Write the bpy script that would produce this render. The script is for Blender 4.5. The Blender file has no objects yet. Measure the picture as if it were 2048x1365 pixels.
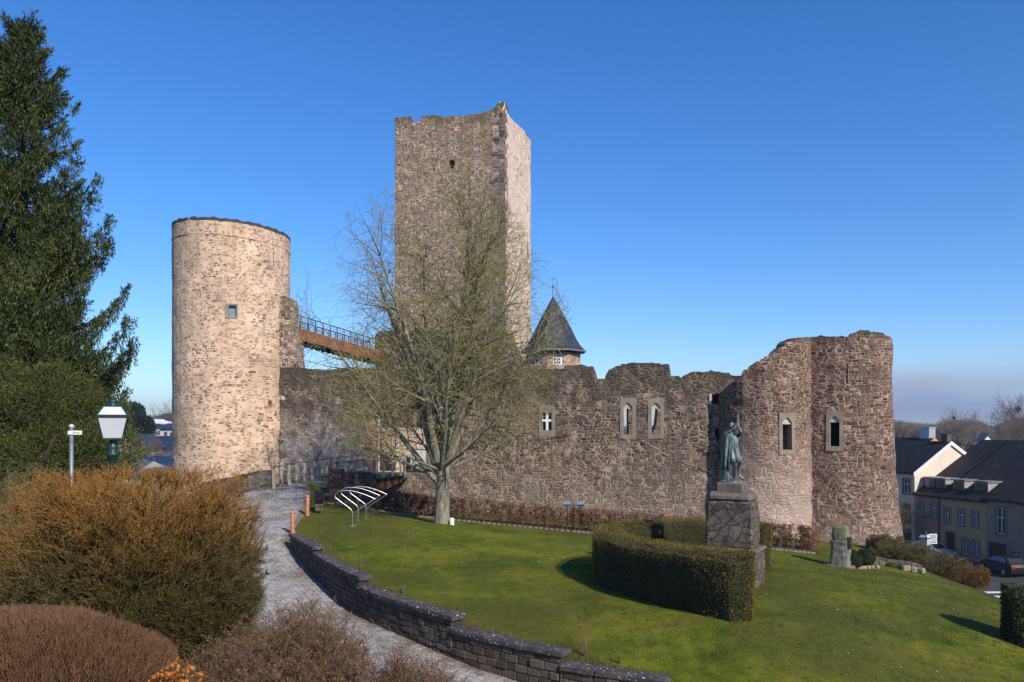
import bpy, bmesh, math, random
import numpy as np
from mathutils import Vector, Matrix, noise, geometry
random.seed(7); RNG = np.random.default_rng(7)
SC = bpy.context.scene; COL = SC.collection
R = math.radians
SUN_AZ, SUN_EL = R(56), R(35)          # sun stands to the right and behind the camera
F, VH = 1600.0, 850.0                  # focal length in px of the 2048 px photo, horizon row

def P(u, v, Y):
    return Vector(((u-1024)/F*Y, Y, (VH-v)/F*Y))

# ---------------------------------------------------------------- tagging
def tag(o, label=None, cat=None, group=None, kind=None):
    if label: o['label'] = label
    if cat: o['category'] = cat
    if group: o['group'] = group
    if kind: o['kind'] = kind
    return o
def empty(name, loc, label=None, cat=None, group=None, rz=0):
    o = bpy.data.objects.new(name, None); COL.objects.link(o)
    o.location = loc; o.rotation_euler = (0, 0, rz); o.empty_display_size = .3
    return tag(o, label, cat, group)
def link(name, me, mat, parent=None, world=False, smooth=False):
    """one mesh object; world=True: the mesh is in world coordinates, moved into the frame of its parent"""
    o = bpy.data.objects.new(name, me); COL.objects.link(o)
    if mat is not None:
        for m in (mat if isinstance(mat, (list, tuple)) else [mat]): me.materials.append(m)
    if parent is not None:
        o.parent = parent
        if world:
            M = Matrix.Identity(4); q_ = parent
            while q_ is not None: M = Matrix.Translation(q_.location) @ q_.rotation_euler.to_matrix().to_4x4() @ M; q_ = q_.parent
            me.transform(M.inverted())
    if smooth: me.polygons.foreach_set('use_smooth', [True]*len(me.polygons))
    me.update()
    return o
def rebase(o, loc):
    """put a top-level world-space mesh's origin at its base"""
    loc = Vector(loc); o.data.transform(Matrix.Translation(-loc)); o.location = loc; return o
def copy_tree(o, parent=None):
    c = o.copy(); COL.objects.link(c); c.parent = parent
    for ch in [x for x in COL.objects if x.parent == o]:
        copy_tree(ch, c)
    return c

class MB:
    def __init__(s): s.v = []; s.f = []
    def add(s, vs, fs):
        n = len(s.v); s.v += [tuple(p) for p in vs]; s.f += [tuple(i+n for i in f) for f in fs]; return s
    def box(s, x0, x1, y0, y1, z0, z1, M=None, taper=0, bev=0):
        if bev:
            b = min(bev, (x1-x0)*.45, (y1-y0)*.45, (z1-z0)*.45)
            xs = [x0, x0+b, x1-b, x1]; ys = [y0, y0+b, y1-b, y1]
            vs = []
            def ring(z, i):
                if i: return [(x0+b,y0+b,z),(x1-b,y0+b,z),(x1-b,y1-b,z),(x0+b,y1-b,z)]
                return [(x0+b,y0,z),(x1-b,y0,z),(x1,y0+b,z),(x1,y1-b,z),(x1-b,y1,z),(x0+b,y1,z),(x0,y1-b,z),(x0,y0+b,z)]
            a = ring(z0,1); c = ring(z0+b,0); d = ring(z1-b,0); e = ring(z1,1)
            vs = a+c+d+e
            fs = [(3,2,1,0),(20,21,22,23)]
            for i in range(8): fs.append((4+i, 4+(i+1)%8, 12+(i+1)%8, 12+i))
            for i in range(4):
                fs.append((i, (i+1)%4, 4+(2*i+1)%8, 4+2*i)) if True else None
                fs.append(((i+1)%4, 4+(2*i+2)%8, 4+2*i+1))
                fs.append((12+2*i, 12+2*i+1, 20+(i+1)%4, 20+i))
                fs.append((12+2*i+1, 12+(2*i+2)%8, 20+(i+1)%4))
            if M: vs = [M @ Vector(p) for p in vs]
            return s.add(vs, fs)
        t = taper
        vs = [(x0,y0,z0),(x1,y0,z0),(x1,y1,z0),(x0,y1,z0),(x0+t,y0+t,z1),(x1-t,y0+t,z1),(x1-t,y1-t,z1),(x0+t,y1-t,z1)]
        if M: vs = [M @ Vector(p) for p in vs]
        return s.add(vs, [(0,3,2,1),(4,5,6,7),(0,1,5,4),(1,2,6,5),(2,3,7,6),(3,0,4,7)])
    def tube(s, pts, rad, n=8, caps=True, closed=False):
        pts = [Vector(p) for p in pts]; k = len(pts)
        if not isinstance(rad, (list, tuple)): rad = [rad]*k
        up = None; base = len(s.v); vs = []
        for i, p in enumerate(pts):
            a = pts[(i-1) % k] if (closed or i > 0) else p
            b = pts[(i+1) % k] if (closed or i < k-1) else p
            t = (b-a).normalized() if (b-a).length > 1e-9 else Vector((0,0,1))
            if up is None:
                up = Vector((0,0,1)) if abs(t.z) < .9 else Vector((1,0,0))
            x = t.cross(up)
            if x.length < 1e-6: x = t.cross(Vector((0,1,0)))
            x.normalize(); y = x.cross(t); up = y
            for j in range(n):
                a_ = 2*math.pi*j/n
                vs.append(p + (x*math.cos(a_) + y*math.sin(a_))*rad[i])
        fs = []
        for i in range(k if closed else k-1):
            i2 = (i+1) % k
            for j in range(n):
                fs.append((i*n+j, i*n+(j+1)%n, i2*n+(j+1)%n, i2*n+j))
        if caps and not closed:
            fs.append(tuple(range(n-1,-1,-1))); fs.append(tuple((k-1)*n+j for j in range(n)))
        return s.add(vs, fs)
    def lathe(s, prof, c=(0,0,0), n=16, squash=1):
        vs = []; c = Vector(c)
        for r, z in prof:
            for j in range(n):
                a = 2*math.pi*(j+.5)/n
                vs.append(c+Vector((r*math.cos(a), r*math.sin(a)*squash, z)))
        fs = []
        for i in range(len(prof)-1):
            for j in range(n): fs.append((i*n+j, i*n+(j+1)%n, (i+1)*n+(j+1)%n, (i+1)*n+j))
        fs.append(tuple(range(n-1,-1,-1))); fs.append(tuple((len(prof)-1)*n+j for j in range(n)))
        return s.add(vs, fs)
    def build(s, name, mat, parent=None, world=False, smooth=False):
        me = bpy.data.meshes.new(name); me.from_pydata([tuple(v) for v in s.v], [], s.f); me.update()
        bm = bmesh.new(); bm.from_mesh(me); bmesh.ops.recalc_face_normals(bm, faces=bm.faces); bm.to_mesh(me); bm.free()
        return link(name, me, mat, parent, world, smooth)

def mesh_np(name, V, Fc, mat, parent=None, world=False, smooth=False, uv=None):
    """V (n,3); Fc (m,k) faces of k corners"""
    me = bpy.data.meshes.new(name); V = np.ascontiguousarray(V, dtype=np.float32)
    k = Fc.shape[1]; m = Fc.shape[0]
    me.vertices.add(len(V)); me.vertices.foreach_set('co', V.ravel())
    me.loops.add(m*k); me.loops.foreach_set('vertex_index', Fc.astype(np.int32).ravel())
    me.polygons.add(m); me.polygons.foreach_set('loop_start', np.arange(0, m*k, k, dtype=np.int32))
    me.polygons.foreach_set('loop_total', np.full(m, k, dtype=np.int32))
    if uv is not None:
        l = me.uv_layers.new(name='UVMap'); l.data.foreach_set('uv', uv[Fc.ravel()].astype(np.float32).ravel())
    me.update(calc_edges=True); me.validate()
    return link(name, me, mat, parent, world, smooth)

def unit(a):
    n = np.linalg.norm(a, axis=1, keepdims=True); n[n < 1e-9] = 1; return a/n
def prisms(P0, P1, r0, r1, n=3):
    """tapered n-sided sticks from P0 to P1"""
    P0 = np.asarray(P0, float); P1 = np.asarray(P1, float); N = len(P0)
    r0 = np.broadcast_to(np.asarray(r0, float), (N,)); r1 = np.broadcast_to(np.asarray(r1, float), (N,))
    t = unit(P1-P0); ref = np.tile([0.,0,1], (N,1)); ref[np.abs(t[:,2]) > .9] = [1.,0,0]
    x = unit(np.cross(t, ref)); y = np.cross(t, x)
    V = np.empty((N, 2*n, 3))
    for j in range(n):
        a = 2*math.pi*j/n; d = x*math.cos(a)+y*math.sin(a)
        V[:,j] = P0+d*r0[:,None]; V[:,n+j] = P1+d*r1[:,None]
    base = (np.arange(N)*2*n)[:,None]
    Fs = [base+np.array([[j, (j+1)%n, n+(j+1)%n, n+j]]) for j in range(n)]
    return V.reshape(-1,3), np.concatenate(Fs, 0)
def leaves(C, D, size, aspect=.4, jitter=.5, rng=RNG, bend=True):
    """diamond-shaped leaf quads at C pointing along D"""
    C = np.asarray(C, float); N = len(C); D = unit(np.asarray(D, float)+rng.normal(0, jitter, (N,3)))
    s = np.broadcast_to(np.asarray(size, float), (N,))*rng.uniform(.6, 1.3, N)
    q = unit(np.cross(D, rng.normal(0, 1, (N,3))))
    V = np.empty((N,4,3)); w = s*aspect
    V[:,0] = C; V[:,1] = C+D*(s*.45)[:,None]+q*(w/2)[:,None]
    V[:,2] = C+D*s[:,None]; V[:,3] = C+D*(s*.45)[:,None]-q*(w/2)[:,None]
    return V.reshape(-1,3), np.arange(N*4).reshape(N,4)
def merge(parts):
    Vs, Fs, n = [], [], 0
    for V, Fc in parts:
        Vs.append(V); Fs.append(Fc+n); n += len(V)
    return np.concatenate(Vs), np.concatenate(Fs)

# ---------------------------------------------------------------- polygons and slabs
def in_poly(px, py, poly):
    poly = np.asarray(poly, float); x0, y0 = poly[:,0], poly[:,1]
    x1, y1 = np.roll(x0,-1), np.roll(y0,-1); ins = np.zeros(len(px), bool)
    for a, b, c, d in zip(x0, y0, x1, y1):
        if b == d: continue
        ins ^= ((b > py) != (d > py)) & (px < (c-a)*(py-b)/(d-b)+a)
    return ins
def resample(poly, step, closed=True):
    out = []; n = len(poly)
    for i in range(n if closed else n-1):
        a = poly[i]; b = poly[(i+1) % n]; L = math.dist(a, b); k = max(1, int(math.ceil(L/step)))
        for j in range(k): out.append((a[0]+(b[0]-a[0])*j/k, a[1]+(b[1]-a[1])*j/k))
    if not closed: out.append(tuple(poly[-1]))
    return out
def triangulate(outline, holes=(), step=.5, interior=True, pts=None):
    loops = [resample(outline, step)]+[resample(h, step*2) for h in holes]
    V = []; E = []
    for lp in loops:
        n = len(V); V += lp; E += [(n+i, n+(i+1) % len(lp)) for i in range(len(lp))]
    if interior:
        a = np.asarray(loops[0]); x0, y0 = a.min(0); x1, y1 = a.max(0)
        gx, gy = np.meshgrid(np.arange(x0+step/2, x1, step), np.arange(y0+step/2, y1, step))
        gx = gx.ravel(); gy = gy.ravel(); gx = gx+RNG.uniform(-.12,.12,len(gx))*step; gy = gy+RNG.uniform(-.12,.12,len(gy))*step
        ok = in_poly(gx, gy, loops[0])
        for h in loops[1:]: ok &= ~in_poly(gx, gy, h)
        V += list(zip(gx[ok].tolist(), gy[ok].tolist()))
    if pts is not None: V += [tuple(p) for p in pts]
    r = geometry.delaunay_2d_cdt([Vector(p) for p in V], E, [], 0, 1e-4)
    vo = np.array([(p.x, p.y) for p in r[0]]); fo = np.array([f for f in r[2] if len(f) == 3])
    c = vo[fo].mean(1); ok = in_poly(c[:,0], c[:,1], loops[0])
    for h in loops[1:]: ok &= ~in_poly(c[:,0], c[:,1], h)
    return vo, fo[ok]
def slab(name, outline, holes, fmap, th, mat, parent=None, step=.5, amp=.03, world=True, smooth=False, nsc=1.3):
    """wall: outline in (s,z) laid on a surface fmap(s,z,depth), th thick, with real openings"""
    vo, fo = triangulate(outline, holes, step)
    used = np.unique(fo); mp = -np.ones(len(vo), int); mp[used] = np.arange(len(used)); vo = vo[used]; fo = mp[fo]
    n = len(vo); V = []
    hs = holes
    for s_, z_ in vo:
        d = 0
        if amp: d = amp*(noise.noise(Vector((s_*nsc, z_*nsc, 3.1)))+.5*noise.noise(Vector((s_*nsc*3, z_*nsc*3, 7.7))))
        V.append(tuple(fmap(s_, z_, d)))
    for s_, z_ in vo: V.append(tuple(fmap(s_, z_, th)))
    Fs = [tuple(t) for t in fo]+[tuple(n+i for i in t[::-1]) for t in fo]
    ec = {}
    for t in fo.tolist():
        for a, b in ((t[0],t[1]),(t[1],t[2]),(t[2],t[0])):
            k = (min(a,b), max(a,b)); ec[k] = None if k in ec else (a,b)
    for k, e in ec.items():
        if e: Fs.append((e[1], e[0], n+e[0], n+e[1]))
    mb = MB(); mb.v = V; mb.f = Fs
    return mb.build(name, mat, parent, world, smooth)
def rect(s0, s1, z0, z1): return [(s0,z0),(s1,z0),(s1,z1),(s0,z1)]
def jag(pts, step=.35, amp=.12, seed=1, blocky=.5):
    """roughen an open top line into broken masonry courses"""
    rs = random.Random(seed); out = []; p = resample(pts, step, False); z = None
    for i, (s, t) in enumerate(p):
        t2 = t+rs.uniform(-amp, amp)
        if i and i < len(p)-1 and rs.random() < blocky: out.append((s-.02, out[-1][1]))
        out.append((s+.02 if i < len(p)-1 else s, t2 if 0 < i < len(p)-1 else t))
    res = [out[0]]
    for q in out[1:]:
        if q[0] > res[-1][0]+.01: res.append(q)
    return res

# ---------------------------------------------------------------- materials
def new_mat(name):
    m = bpy.data.materials.new(name); m.use_nodes = True; nt = m.node_tree; nt.nodes.clear()
    out = nt.nodes.new('ShaderNodeOutputMaterial'); b = nt.nodes.new('ShaderNodeBsdfPrincipled')
    nt.links.new(b.outputs[0], out.inputs[0]); return m, nt, b, out
class G:
    def __init__(s, nt): s.nt = nt
    def n(s, t, **kw):
        x = s.nt.nodes.new(t)
        for k, v in kw.items(): setattr(x, k, v)
        return x
    def l(s, a, b): s.nt.links.new(a, b)
    def val(s, sock, v):
        if hasattr(v, 'is_output'): s.l(v, sock)
        else: sock.default_value = v
    def coord(s, kind='Object'): return s.n('ShaderNodeTexCoord').outputs[kind]
    def mapping(s, vec, scale=(1,1,1), loc=(0,0,0), rot=(0,0,0)):
        m = s.n('ShaderNodeMapping'); s.l(vec, m.inputs[0]); m.inputs['Scale'].default_value = scale
        m.inputs['Location'].default_value = loc; m.inputs['Rotation'].default_value = rot; return m.outputs[0]
    def noise(s, vec, scale=1, detail=4, rough=.55, out='Fac', dist=0):
        x = s.n('ShaderNodeTexNoise'); s.l(vec, x.inputs['Vector']); x.inputs['Scale'].default_value = scale
        x.inputs['Detail'].default_value = detail; x.inputs['Roughness'].default_value = rough; x.inputs['Distortion'].default_value = dist
        return x.outputs[out]
    def voro(s, vec, scale=1, feature='F1', rand=1, out='Color'):
        x = s.n('ShaderNodeTexVoronoi'); x.feature = feature; s.l(vec, x.inputs['Vector'])
        x.inputs['Scale'].default_value = scale; x.inputs['Randomness'].default_value = rand; return x.outputs[out]
    def math(s, op, a, b=0, c=None, clamp=False):
        x = s.n('ShaderNodeMath', operation=op); x.use_clamp = clamp; s.val(x.inputs[0], a); s.val(x.inputs[1], b)
        if c is not None: s.val(x.inputs[2], c)
        return x.outputs[0]
    def rng(s, v, a, b, c=0, d=1, smooth=False):
        x = s.n('ShaderNodeMapRange'); s.val(x.inputs[0], v)
        if smooth: x.interpolation_type = 'SMOOTHSTEP'
        for i, q in enumerate((a,b,c,d)): x.inputs[1+i].default_value = q
        return x.outputs[0]
    def ramp(s, v, stops, interp='LINEAR'):
        x = s.n('ShaderNodeValToRGB'); s.val(x.inputs[0], v); cr = x.color_ramp; cr.interpolation = interp
        while len(cr.elements) < len(stops): cr.elements.new(.5)
        for e, (p, c) in zip(cr.elements, stops): e.position = p; e.color = (*c, 1)
        return x.outputs[0]
    def mix(s, f, a, b, mode='MIX'):
        x = s.n('ShaderNodeMix', data_type='RGBA', blend_type=mode); s.val(x.inputs['Factor'], f)
        for sk, v in ((x.inputs[6], a), (x.inputs[7], b)):
            if hasattr(v, 'is_output'): s.l(v, sk)
            else: sk.default_value = (*v, 1)
        return x.outputs[2]
    def sep(s, v):
        x = s.n('ShaderNodeSeparateXYZ'); s.l(v, x.inputs[0]); return x.outputs
    def vadd(s, a, b, op='ADD'):
        x = s.n('ShaderNodeVectorMath', operation=op); s.l(a, x.inputs[0])
        if hasattr(b, 'is_output'): s.l(b, x.inputs[1])
        else: x.inputs[1].default_value = b
        return x.outputs[0]
    def scale(s, a, f):
        x = s.n('ShaderNodeVectorMath', operation='SCALE'); s.l(a, x.inputs[0]); x.inputs['Scale'].default_value = f; return x.outputs[0]
    def bump(s, h, strength=.5, dist=.05, normal=None):
        x = s.n('ShaderNodeBump'); s.val(x.inputs['Height'], h); x.inputs['Strength'].default_value = strength
        x.inputs['Distance'].default_value = dist
        if normal is not None: s.l(normal, x.inputs['Normal'])
        return x.outputs[0]

def plain(name, col, rough=.7, metal=0, var=.12, nscale=3, bump=.15, bdist=.01, spec=.5):
    m, nt, b, out = new_mat(name); g = G(nt); c = g.coord()
    n = g.noise(c, nscale, 6, .6)
    f = g.rng(n, .3, .7, 1-var, 1+var)
    cc = g.mix(1, col, g.ramp(0, [(0,(1,1,1)),(1,(1,1,1))]), 'MULTIPLY') if False else None
    vm = g.n('ShaderNodeVectorMath', operation='SCALE'); vm.inputs[0].default_value = col; g.l(f, vm.inputs['Scale'])
    g.l(vm.outputs[0], b.inputs['Base Color'])
    b.inputs['Roughness'].default_value = rough; b.inputs['Metallic'].default_value = metal
    b.inputs['Specular IOR Level'].default_value = spec
    if bump: g.l(g.bump(g.noise(c, nscale*9, 4), bump, bdist), b.inputs['Normal'])
    return m
def leafmat(name, cols, rough=.6, trans=.25, nsc=.8, height=None, spec=.3):
    """foliage or twigs: colour differs from leaf to leaf and drifts through the plant; height=(z0,z1,cols2) shifts colour up the plant"""
    m, nt, b, out = new_mat(name); g = G(nt); c = g.coord()
    geo = g.n('ShaderNodeNewGeometry')
    r = geo.outputs['Random Per Island']
    n = g.noise(c, nsc, 3)
    f = g.math('ADD', g.math('MULTIPLY', r, .55), g.rng(n, .3, .7, 0, .45))
    k = len(cols); col = g.ramp(f, [(i/(k-1), q) for i, q in enumerate(cols)])
    if height:
        z0, z1, c2 = height; k = len(c2); colb = g.ramp(f, [(i/(k-1), q) for i, q in enumerate(c2)])
        z = g.sep(c)[2]; z = g.math('ADD', z, g.rng(n, .3, .7, -.25, .25))
        col = g.mix(g.rng(z, z0, z1, 0, 1, True), col, colb)
    g.l(col, b.inputs['Base Color']); b.inputs['Roughness'].default_value = rough
    b.inputs['Specular IOR Level'].default_value = spec
    if trans:
        t = g.n('ShaderNodeBsdfTranslucent'); g.l(col, t.inputs[0]); mx = g.n('ShaderNodeMixShader')
        mx.inputs[0].default_value = trans; g.l(b.outputs[0], mx.inputs[1]); g.l(t.outputs[0], mx.inputs[2]); g.l(mx.outputs[0], out.inputs[0])
    return m

def rubble(name, stones, mortar, scale=3.0, squash=1.7, mw=(.03,.10), bump=.9, bdist=.05, patch=None, top=None, streak=None, lime=None, mvar=.35, cover=.0, spread=1.0, low=None, pale_stretch=None):
    """random rubble masonry. stones: colours; patch=(colour, scale, lo, hi) weathered areas; top=(z, fade, colour) growth near the wall head;
    lime=(colour, scale, lo, hi) mortar smeared over the stones"""
    m, nt, b, out = new_mat(name); g = G(nt); c = g.n('ShaderNodeNewGeometry').outputs['Position']
    warp = g.noise(c, 1.4*scale, 3, .5, 'Color'); w = g.scale(g.vadd(warp, (-.5,-.5,-.5)), .30/scale)
    big = g.noise(c, .35, 2, .5, 'Color'); w2 = g.scale(g.vadd(big, (-.5,-.5,-.5)), .22)
    cc = g.vadd(g.vadd(c, w), w2)
    mp = g.mapping(cc, (scale, scale, scale*squash))
    mp2 = g.mapping(cc, (scale*.62, scale*.62, scale*squash*.75), (3.3,1.7,.4))
    d1 = g.voro(mp, 1, 'DISTANCE_TO_EDGE', .72, 'Distance'); c1 = g.voro(mp, 1, 'F1', .72, 'Color')
    d2 = g.voro(mp2, 1, 'DISTANCE_TO_EDGE', .78, 'Distance'); c2 = g.voro(mp2, 1, 'F1', .78, 'Color')
    # coursed areas: wavy rows of squarish stones, rows of two heights
    def coursed(sx, rf, off):
        p3 = g.sep(g.vadd(c, g.scale(g.vadd(g.noise(c, 2.6, 3, .6, 'Color'), (-.5,-.5,-.5)), .16)))
        wv = g.math('ADD', g.rng(g.noise(c, .45, 2), 0, 1, -1.3, 1.3), g.rng(g.noise(c, 1.6, 2), 0, 1, -.55, .55))
        q = g.math('ADD', g.math('MULTIPLY', p3[2], rf), wv); r_ = g.math('FLOOR', q); fz = g.math('FRACT', q)
        dz = g.math('DIVIDE', g.math('MINIMUM', fz, g.math('SUBTRACT', 1, fz)), rf)
        cx = g.n('ShaderNodeCombineXYZ'); g.l(g.math('MULTIPLY', p3[0], sx), cx.inputs[0]); g.l(g.math('MULTIPLY', p3[1], sx), cx.inputs[1]); g.l(g.math('MULTIPLY', g.math('ADD', r_, off), 5.37), cx.inputs[2])
        de = g.math('DIVIDE', g.voro(cx.outputs[0], 1, 'DISTANCE_TO_EDGE', .9, 'Distance'), sx); cl = g.voro(cx.outputs[0], 1, 'F1', .9, 'Color')
        x = g.n('ShaderNodeMath', operation='SMOOTH_MIN'); g.l(dz, x.inputs[0]); g.l(de, x.inputs[1]); x.inputs[2].default_value = .05
        return g.math('MULTIPLY', x.outputs[0], scale*1.5), cl
    dA, cA = coursed(scale*.85, scale*1.62, .3); dB, cB = coursed(scale*.62, scale*1.15, 9.3)
    s1_ = g.rng(g.noise(c, .6, 2), .48, .52); s2_ = g.rng(g.noise(g.mapping(c, (1,1,1), (7,3,1)), .42, 2), .52, .56); s3_ = g.rng(g.noise(g.mapping(c, (1,1,1), (2,9,4)), .5, 2), .55, .59)
    def sel2(f, p, q): return g.math('ADD', g.math('MULTIPLY', p, g.math('SUBTRACT', 1, f)), g.math('MULTIPLY', q, f))
    d = sel2(s3_, sel2(s2_, sel2(s1_, dA, dB), d2), d1)
    cell = g.mix(s3_, g.mix(s2_, g.mix(s1_, cA, cB), c2), c1)
    cs = g.sep(cell)
    fine = g.noise(c, scale*5, 6, .7); mid = g.noise(c, scale*1.7, 4, .6)
    k = len(stones)
    f = g.math('MULTIPLY', cs[0], spread)
    col = g.ramp(f, [((i+.5)/k, q) for i, q in enumerate(stones)])
    # brightness of each stone and mottling inside it
    br = g.math('MULTIPLY', g.rng(cs[1], 0, 1, .6, 1.75), g.rng(fine, .25, .75, .6, 1.45))
    sc = g.n('ShaderNodeVectorMath', operation='SCALE'); g.l(col, sc.inputs[0]); g.l(br, sc.inputs['Scale']); col = sc.outputs[0]
    mb_ = g.math('MULTIPLY', g.rng(fine, .25, .75, 1-mvar, 1+mvar), g.rng(g.noise(c, .8, 3), .3, .7, .75, 1.2))
    ms = g.n('ShaderNodeVectorMath', operation='SCALE'); ms.inputs[0].default_value = mortar; g.l(mb_, ms.inputs['Scale'])
    edge = g.math('ADD', d, g.rng(mid, .3, .7, -.035, .035))
    if cover:   # some stones are buried in mortar
        edge = g.math('SUBTRACT', edge, g.rng(cs[2], cover, min(1, cover+.15), 0, .5))
    mask = g.rng(edge, mw[0], mw[1], 0, 1, True)
    if lime:
        lc, ls, lo, hi = lime; lf = g.rng(g.noise(c, ls, 5, .65), lo, hi)
        mask = g.math('MULTIPLY', mask, g.math('SUBTRACT', 1, g.math('MULTIPLY', lf, .8)))
        col_m = g.mix(lf, ms.outputs[0], lc)
    else: col_m = ms.outputs[0]
    col = g.mix(mask, col_m, col)
    if patch:
        for (pc, ps, lo, hi, amt) in patch:
            pf = g.math('MULTIPLY', g.rng(g.noise(c, ps, 5, .6, dist=.4), lo, hi), amt); col = g.mix(pf, col, pc, 'MIX')
    z = g.sep(c)[2]
    if streak:  # runs of growth washed down from the wall head
        sc_, lo, hi, zc, zf, amt = streak; sv = g.mapping(c, (1.6,1.6,.07)); sn = g.noise(sv, 1, 3, .6)
        sf = g.math('MULTIPLY', g.rng(sn, lo, hi), g.rng(z, zc-zf, zc, 0, amt)); col = g.mix(sf, col, sc_)
    if pale_stretch:    # paler tone laid over one low stretch of the wall
        wc, x0, x1, z0, z1, amt = pale_stretch; px_ = g.sep(c)[0]; wn = g.rng(g.noise(c, 1.3, 6, .7), .38, .60)
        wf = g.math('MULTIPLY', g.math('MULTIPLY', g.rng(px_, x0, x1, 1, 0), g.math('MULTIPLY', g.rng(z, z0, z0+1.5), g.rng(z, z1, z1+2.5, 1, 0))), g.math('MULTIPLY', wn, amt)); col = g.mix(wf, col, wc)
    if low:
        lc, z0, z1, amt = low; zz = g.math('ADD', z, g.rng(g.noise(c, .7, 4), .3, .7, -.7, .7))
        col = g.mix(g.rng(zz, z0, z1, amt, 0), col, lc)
    if top:
        zt, fd, tc = top; zz = g.math('ADD', z, g.rng(g.noise(c, 1.2, 4), .3, .7, -fd*.8, fd*.8))
        col = g.mix(g.rng(zz, zt-fd, zt, 0, .85), col, tc)
    g.l(col, b.inputs['Base Color']); b.inputs['Roughness'].default_value = .92; b.inputs['Specular IOR Level'].default_value = .15
    h = g.math('ADD', g.math('MULTIPLY', mask, g.rng(cs[1], 0, 1, .55, 1.0)), g.math('MULTIPLY', fine, .35))
    g.l(g.bump(h, bump, bdist), b.inputs['Normal'])
    return m
# ================================================================ camera, light, sky
cam = bpy.data.cameras.new('camera'); cam.lens = 36*F/2048; cam.sensor_width = 36; cam.shift_y = (VH-682.5)/2048
cam.clip_end = 6000; co = bpy.data.objects.new('camera', cam); COL.objects.link(co); co.rotation_euler = (R(90), 0, 0)
SC.camera = co
sun = bpy.data.lights.new('sun', 'SUN'); sun.energy = 4.4; sun.angle = R(.53); sun.color = (1, .91, .77)
so = bpy.data.objects.new('sun', sun); COL.objects.link(so)
sdir = Vector((math.cos(SUN_EL)*math.cos(SUN_AZ), -math.cos(SUN_EL)*math.sin(SUN_AZ), math.sin(SUN_EL)))
so.rotation_euler = sdir.to_track_quat('Z', 'Y').to_euler(); so.location = (40, -40, 40)
W = bpy.data.worlds.new('World'); SC.world = W; W.use_nodes = True
nt = W.node_tree; nt.nodes.clear(); g = G(nt)
sky = g.n('ShaderNodeTexSky', sky_type='NISHITA'); sky.sun_disc = False; sky.sun_elevation = SUN_EL
sky.sun_rotation = math.atan2(sdir.x, sdir.y); sky.altitude = 250; sky.air_density = 1.0; sky.dust_density = .35; sky.ozone_density = 3.2
hs = g.n('ShaderNodeHueSaturation'); hs.inputs['Saturation'].default_value = 1.28; hs.inputs['Value'].default_value = 1.0; g.l(sky.outputs[0], hs.inputs['Color'])
gd = g.coord('Generated'); sp = g.sep(gd)
el = sp[2]
cn = g.noise(g.mapping(gd, (5, 5, 16)), 1.0, 7, .55); cn2 = g.noise(g.mapping(gd, (1.4, 1.4, 3.5), (4.1, 2.2, 0)), 1.0, 4, .5)
band = g.math('MULTIPLY', g.rng(el, -.01, .015, 0, 1, True), g.rng(el, .050, .085, 1, 0, True))
side = g.rng(g.math('DIVIDE', sp[0], g.math('MAXIMUM', sp[1], .05)), .12, .5, 0, 1, True)
cm = g.math('MULTIPLY', g.math('MULTIPLY', band, side), g.math('ADD', .22, g.rng(g.math('SUBTRACT', cn, g.rng(el, .02, .08, -.16, .12)), .34, .64, 0, .60)))
# thin old contrail low in the north east
tl = g.math('SUBTRACT', el, g.math('MULTIPLY_ADD', sp[0], .21, .0605)) 
tr = g.math('MULTIPLY', g.rng(g.math('ABSOLUTE', g.math('ADD', tl, g.rng(g.noise(g.mapping(gd,(9,9,9)),1,3),.3,.7,-.004,.004))), .0, .0028, 1, 0, True), g.math('MULTIPLY', g.rng(sp[0], .37, .45, 0, .10), g.rng(cn2, .38, .62)))
gr = g.mix(1.0, hs.outputs[0], (.80, .93, 1.17), 'MULTIPLY')
c1 = g.mix(cm, gr, g.mix(g.rng(g.math('ADD', el, g.rng(cn, .3, .7, -.02, .02)), .03, .07), (1.7, 2.15, 3.7), (3.3, 3.1, 4.3)))
c2 = g.mix(tr, c1, (3.2, 4.6, 7.0))
bg = g.n('ShaderNodeBackground'); g.l(c2, bg.inputs[0]); bg.inputs[1].default_value = .115
wo = g.n('ShaderNodeOutputWorld'); g.l(bg.outputs[0], wo.inputs[0])
SC.view_settings.view_transform = 'Standard'; SC.view_settings.look = 'None'; SC.view_settings.exposure = .36; SC.view_settings.gamma = 1
SC.cycles.max_bounces = 6; SC.cycles.diffuse_bounces = 3; SC.cycles.transparent_max_bounces = 8

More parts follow.
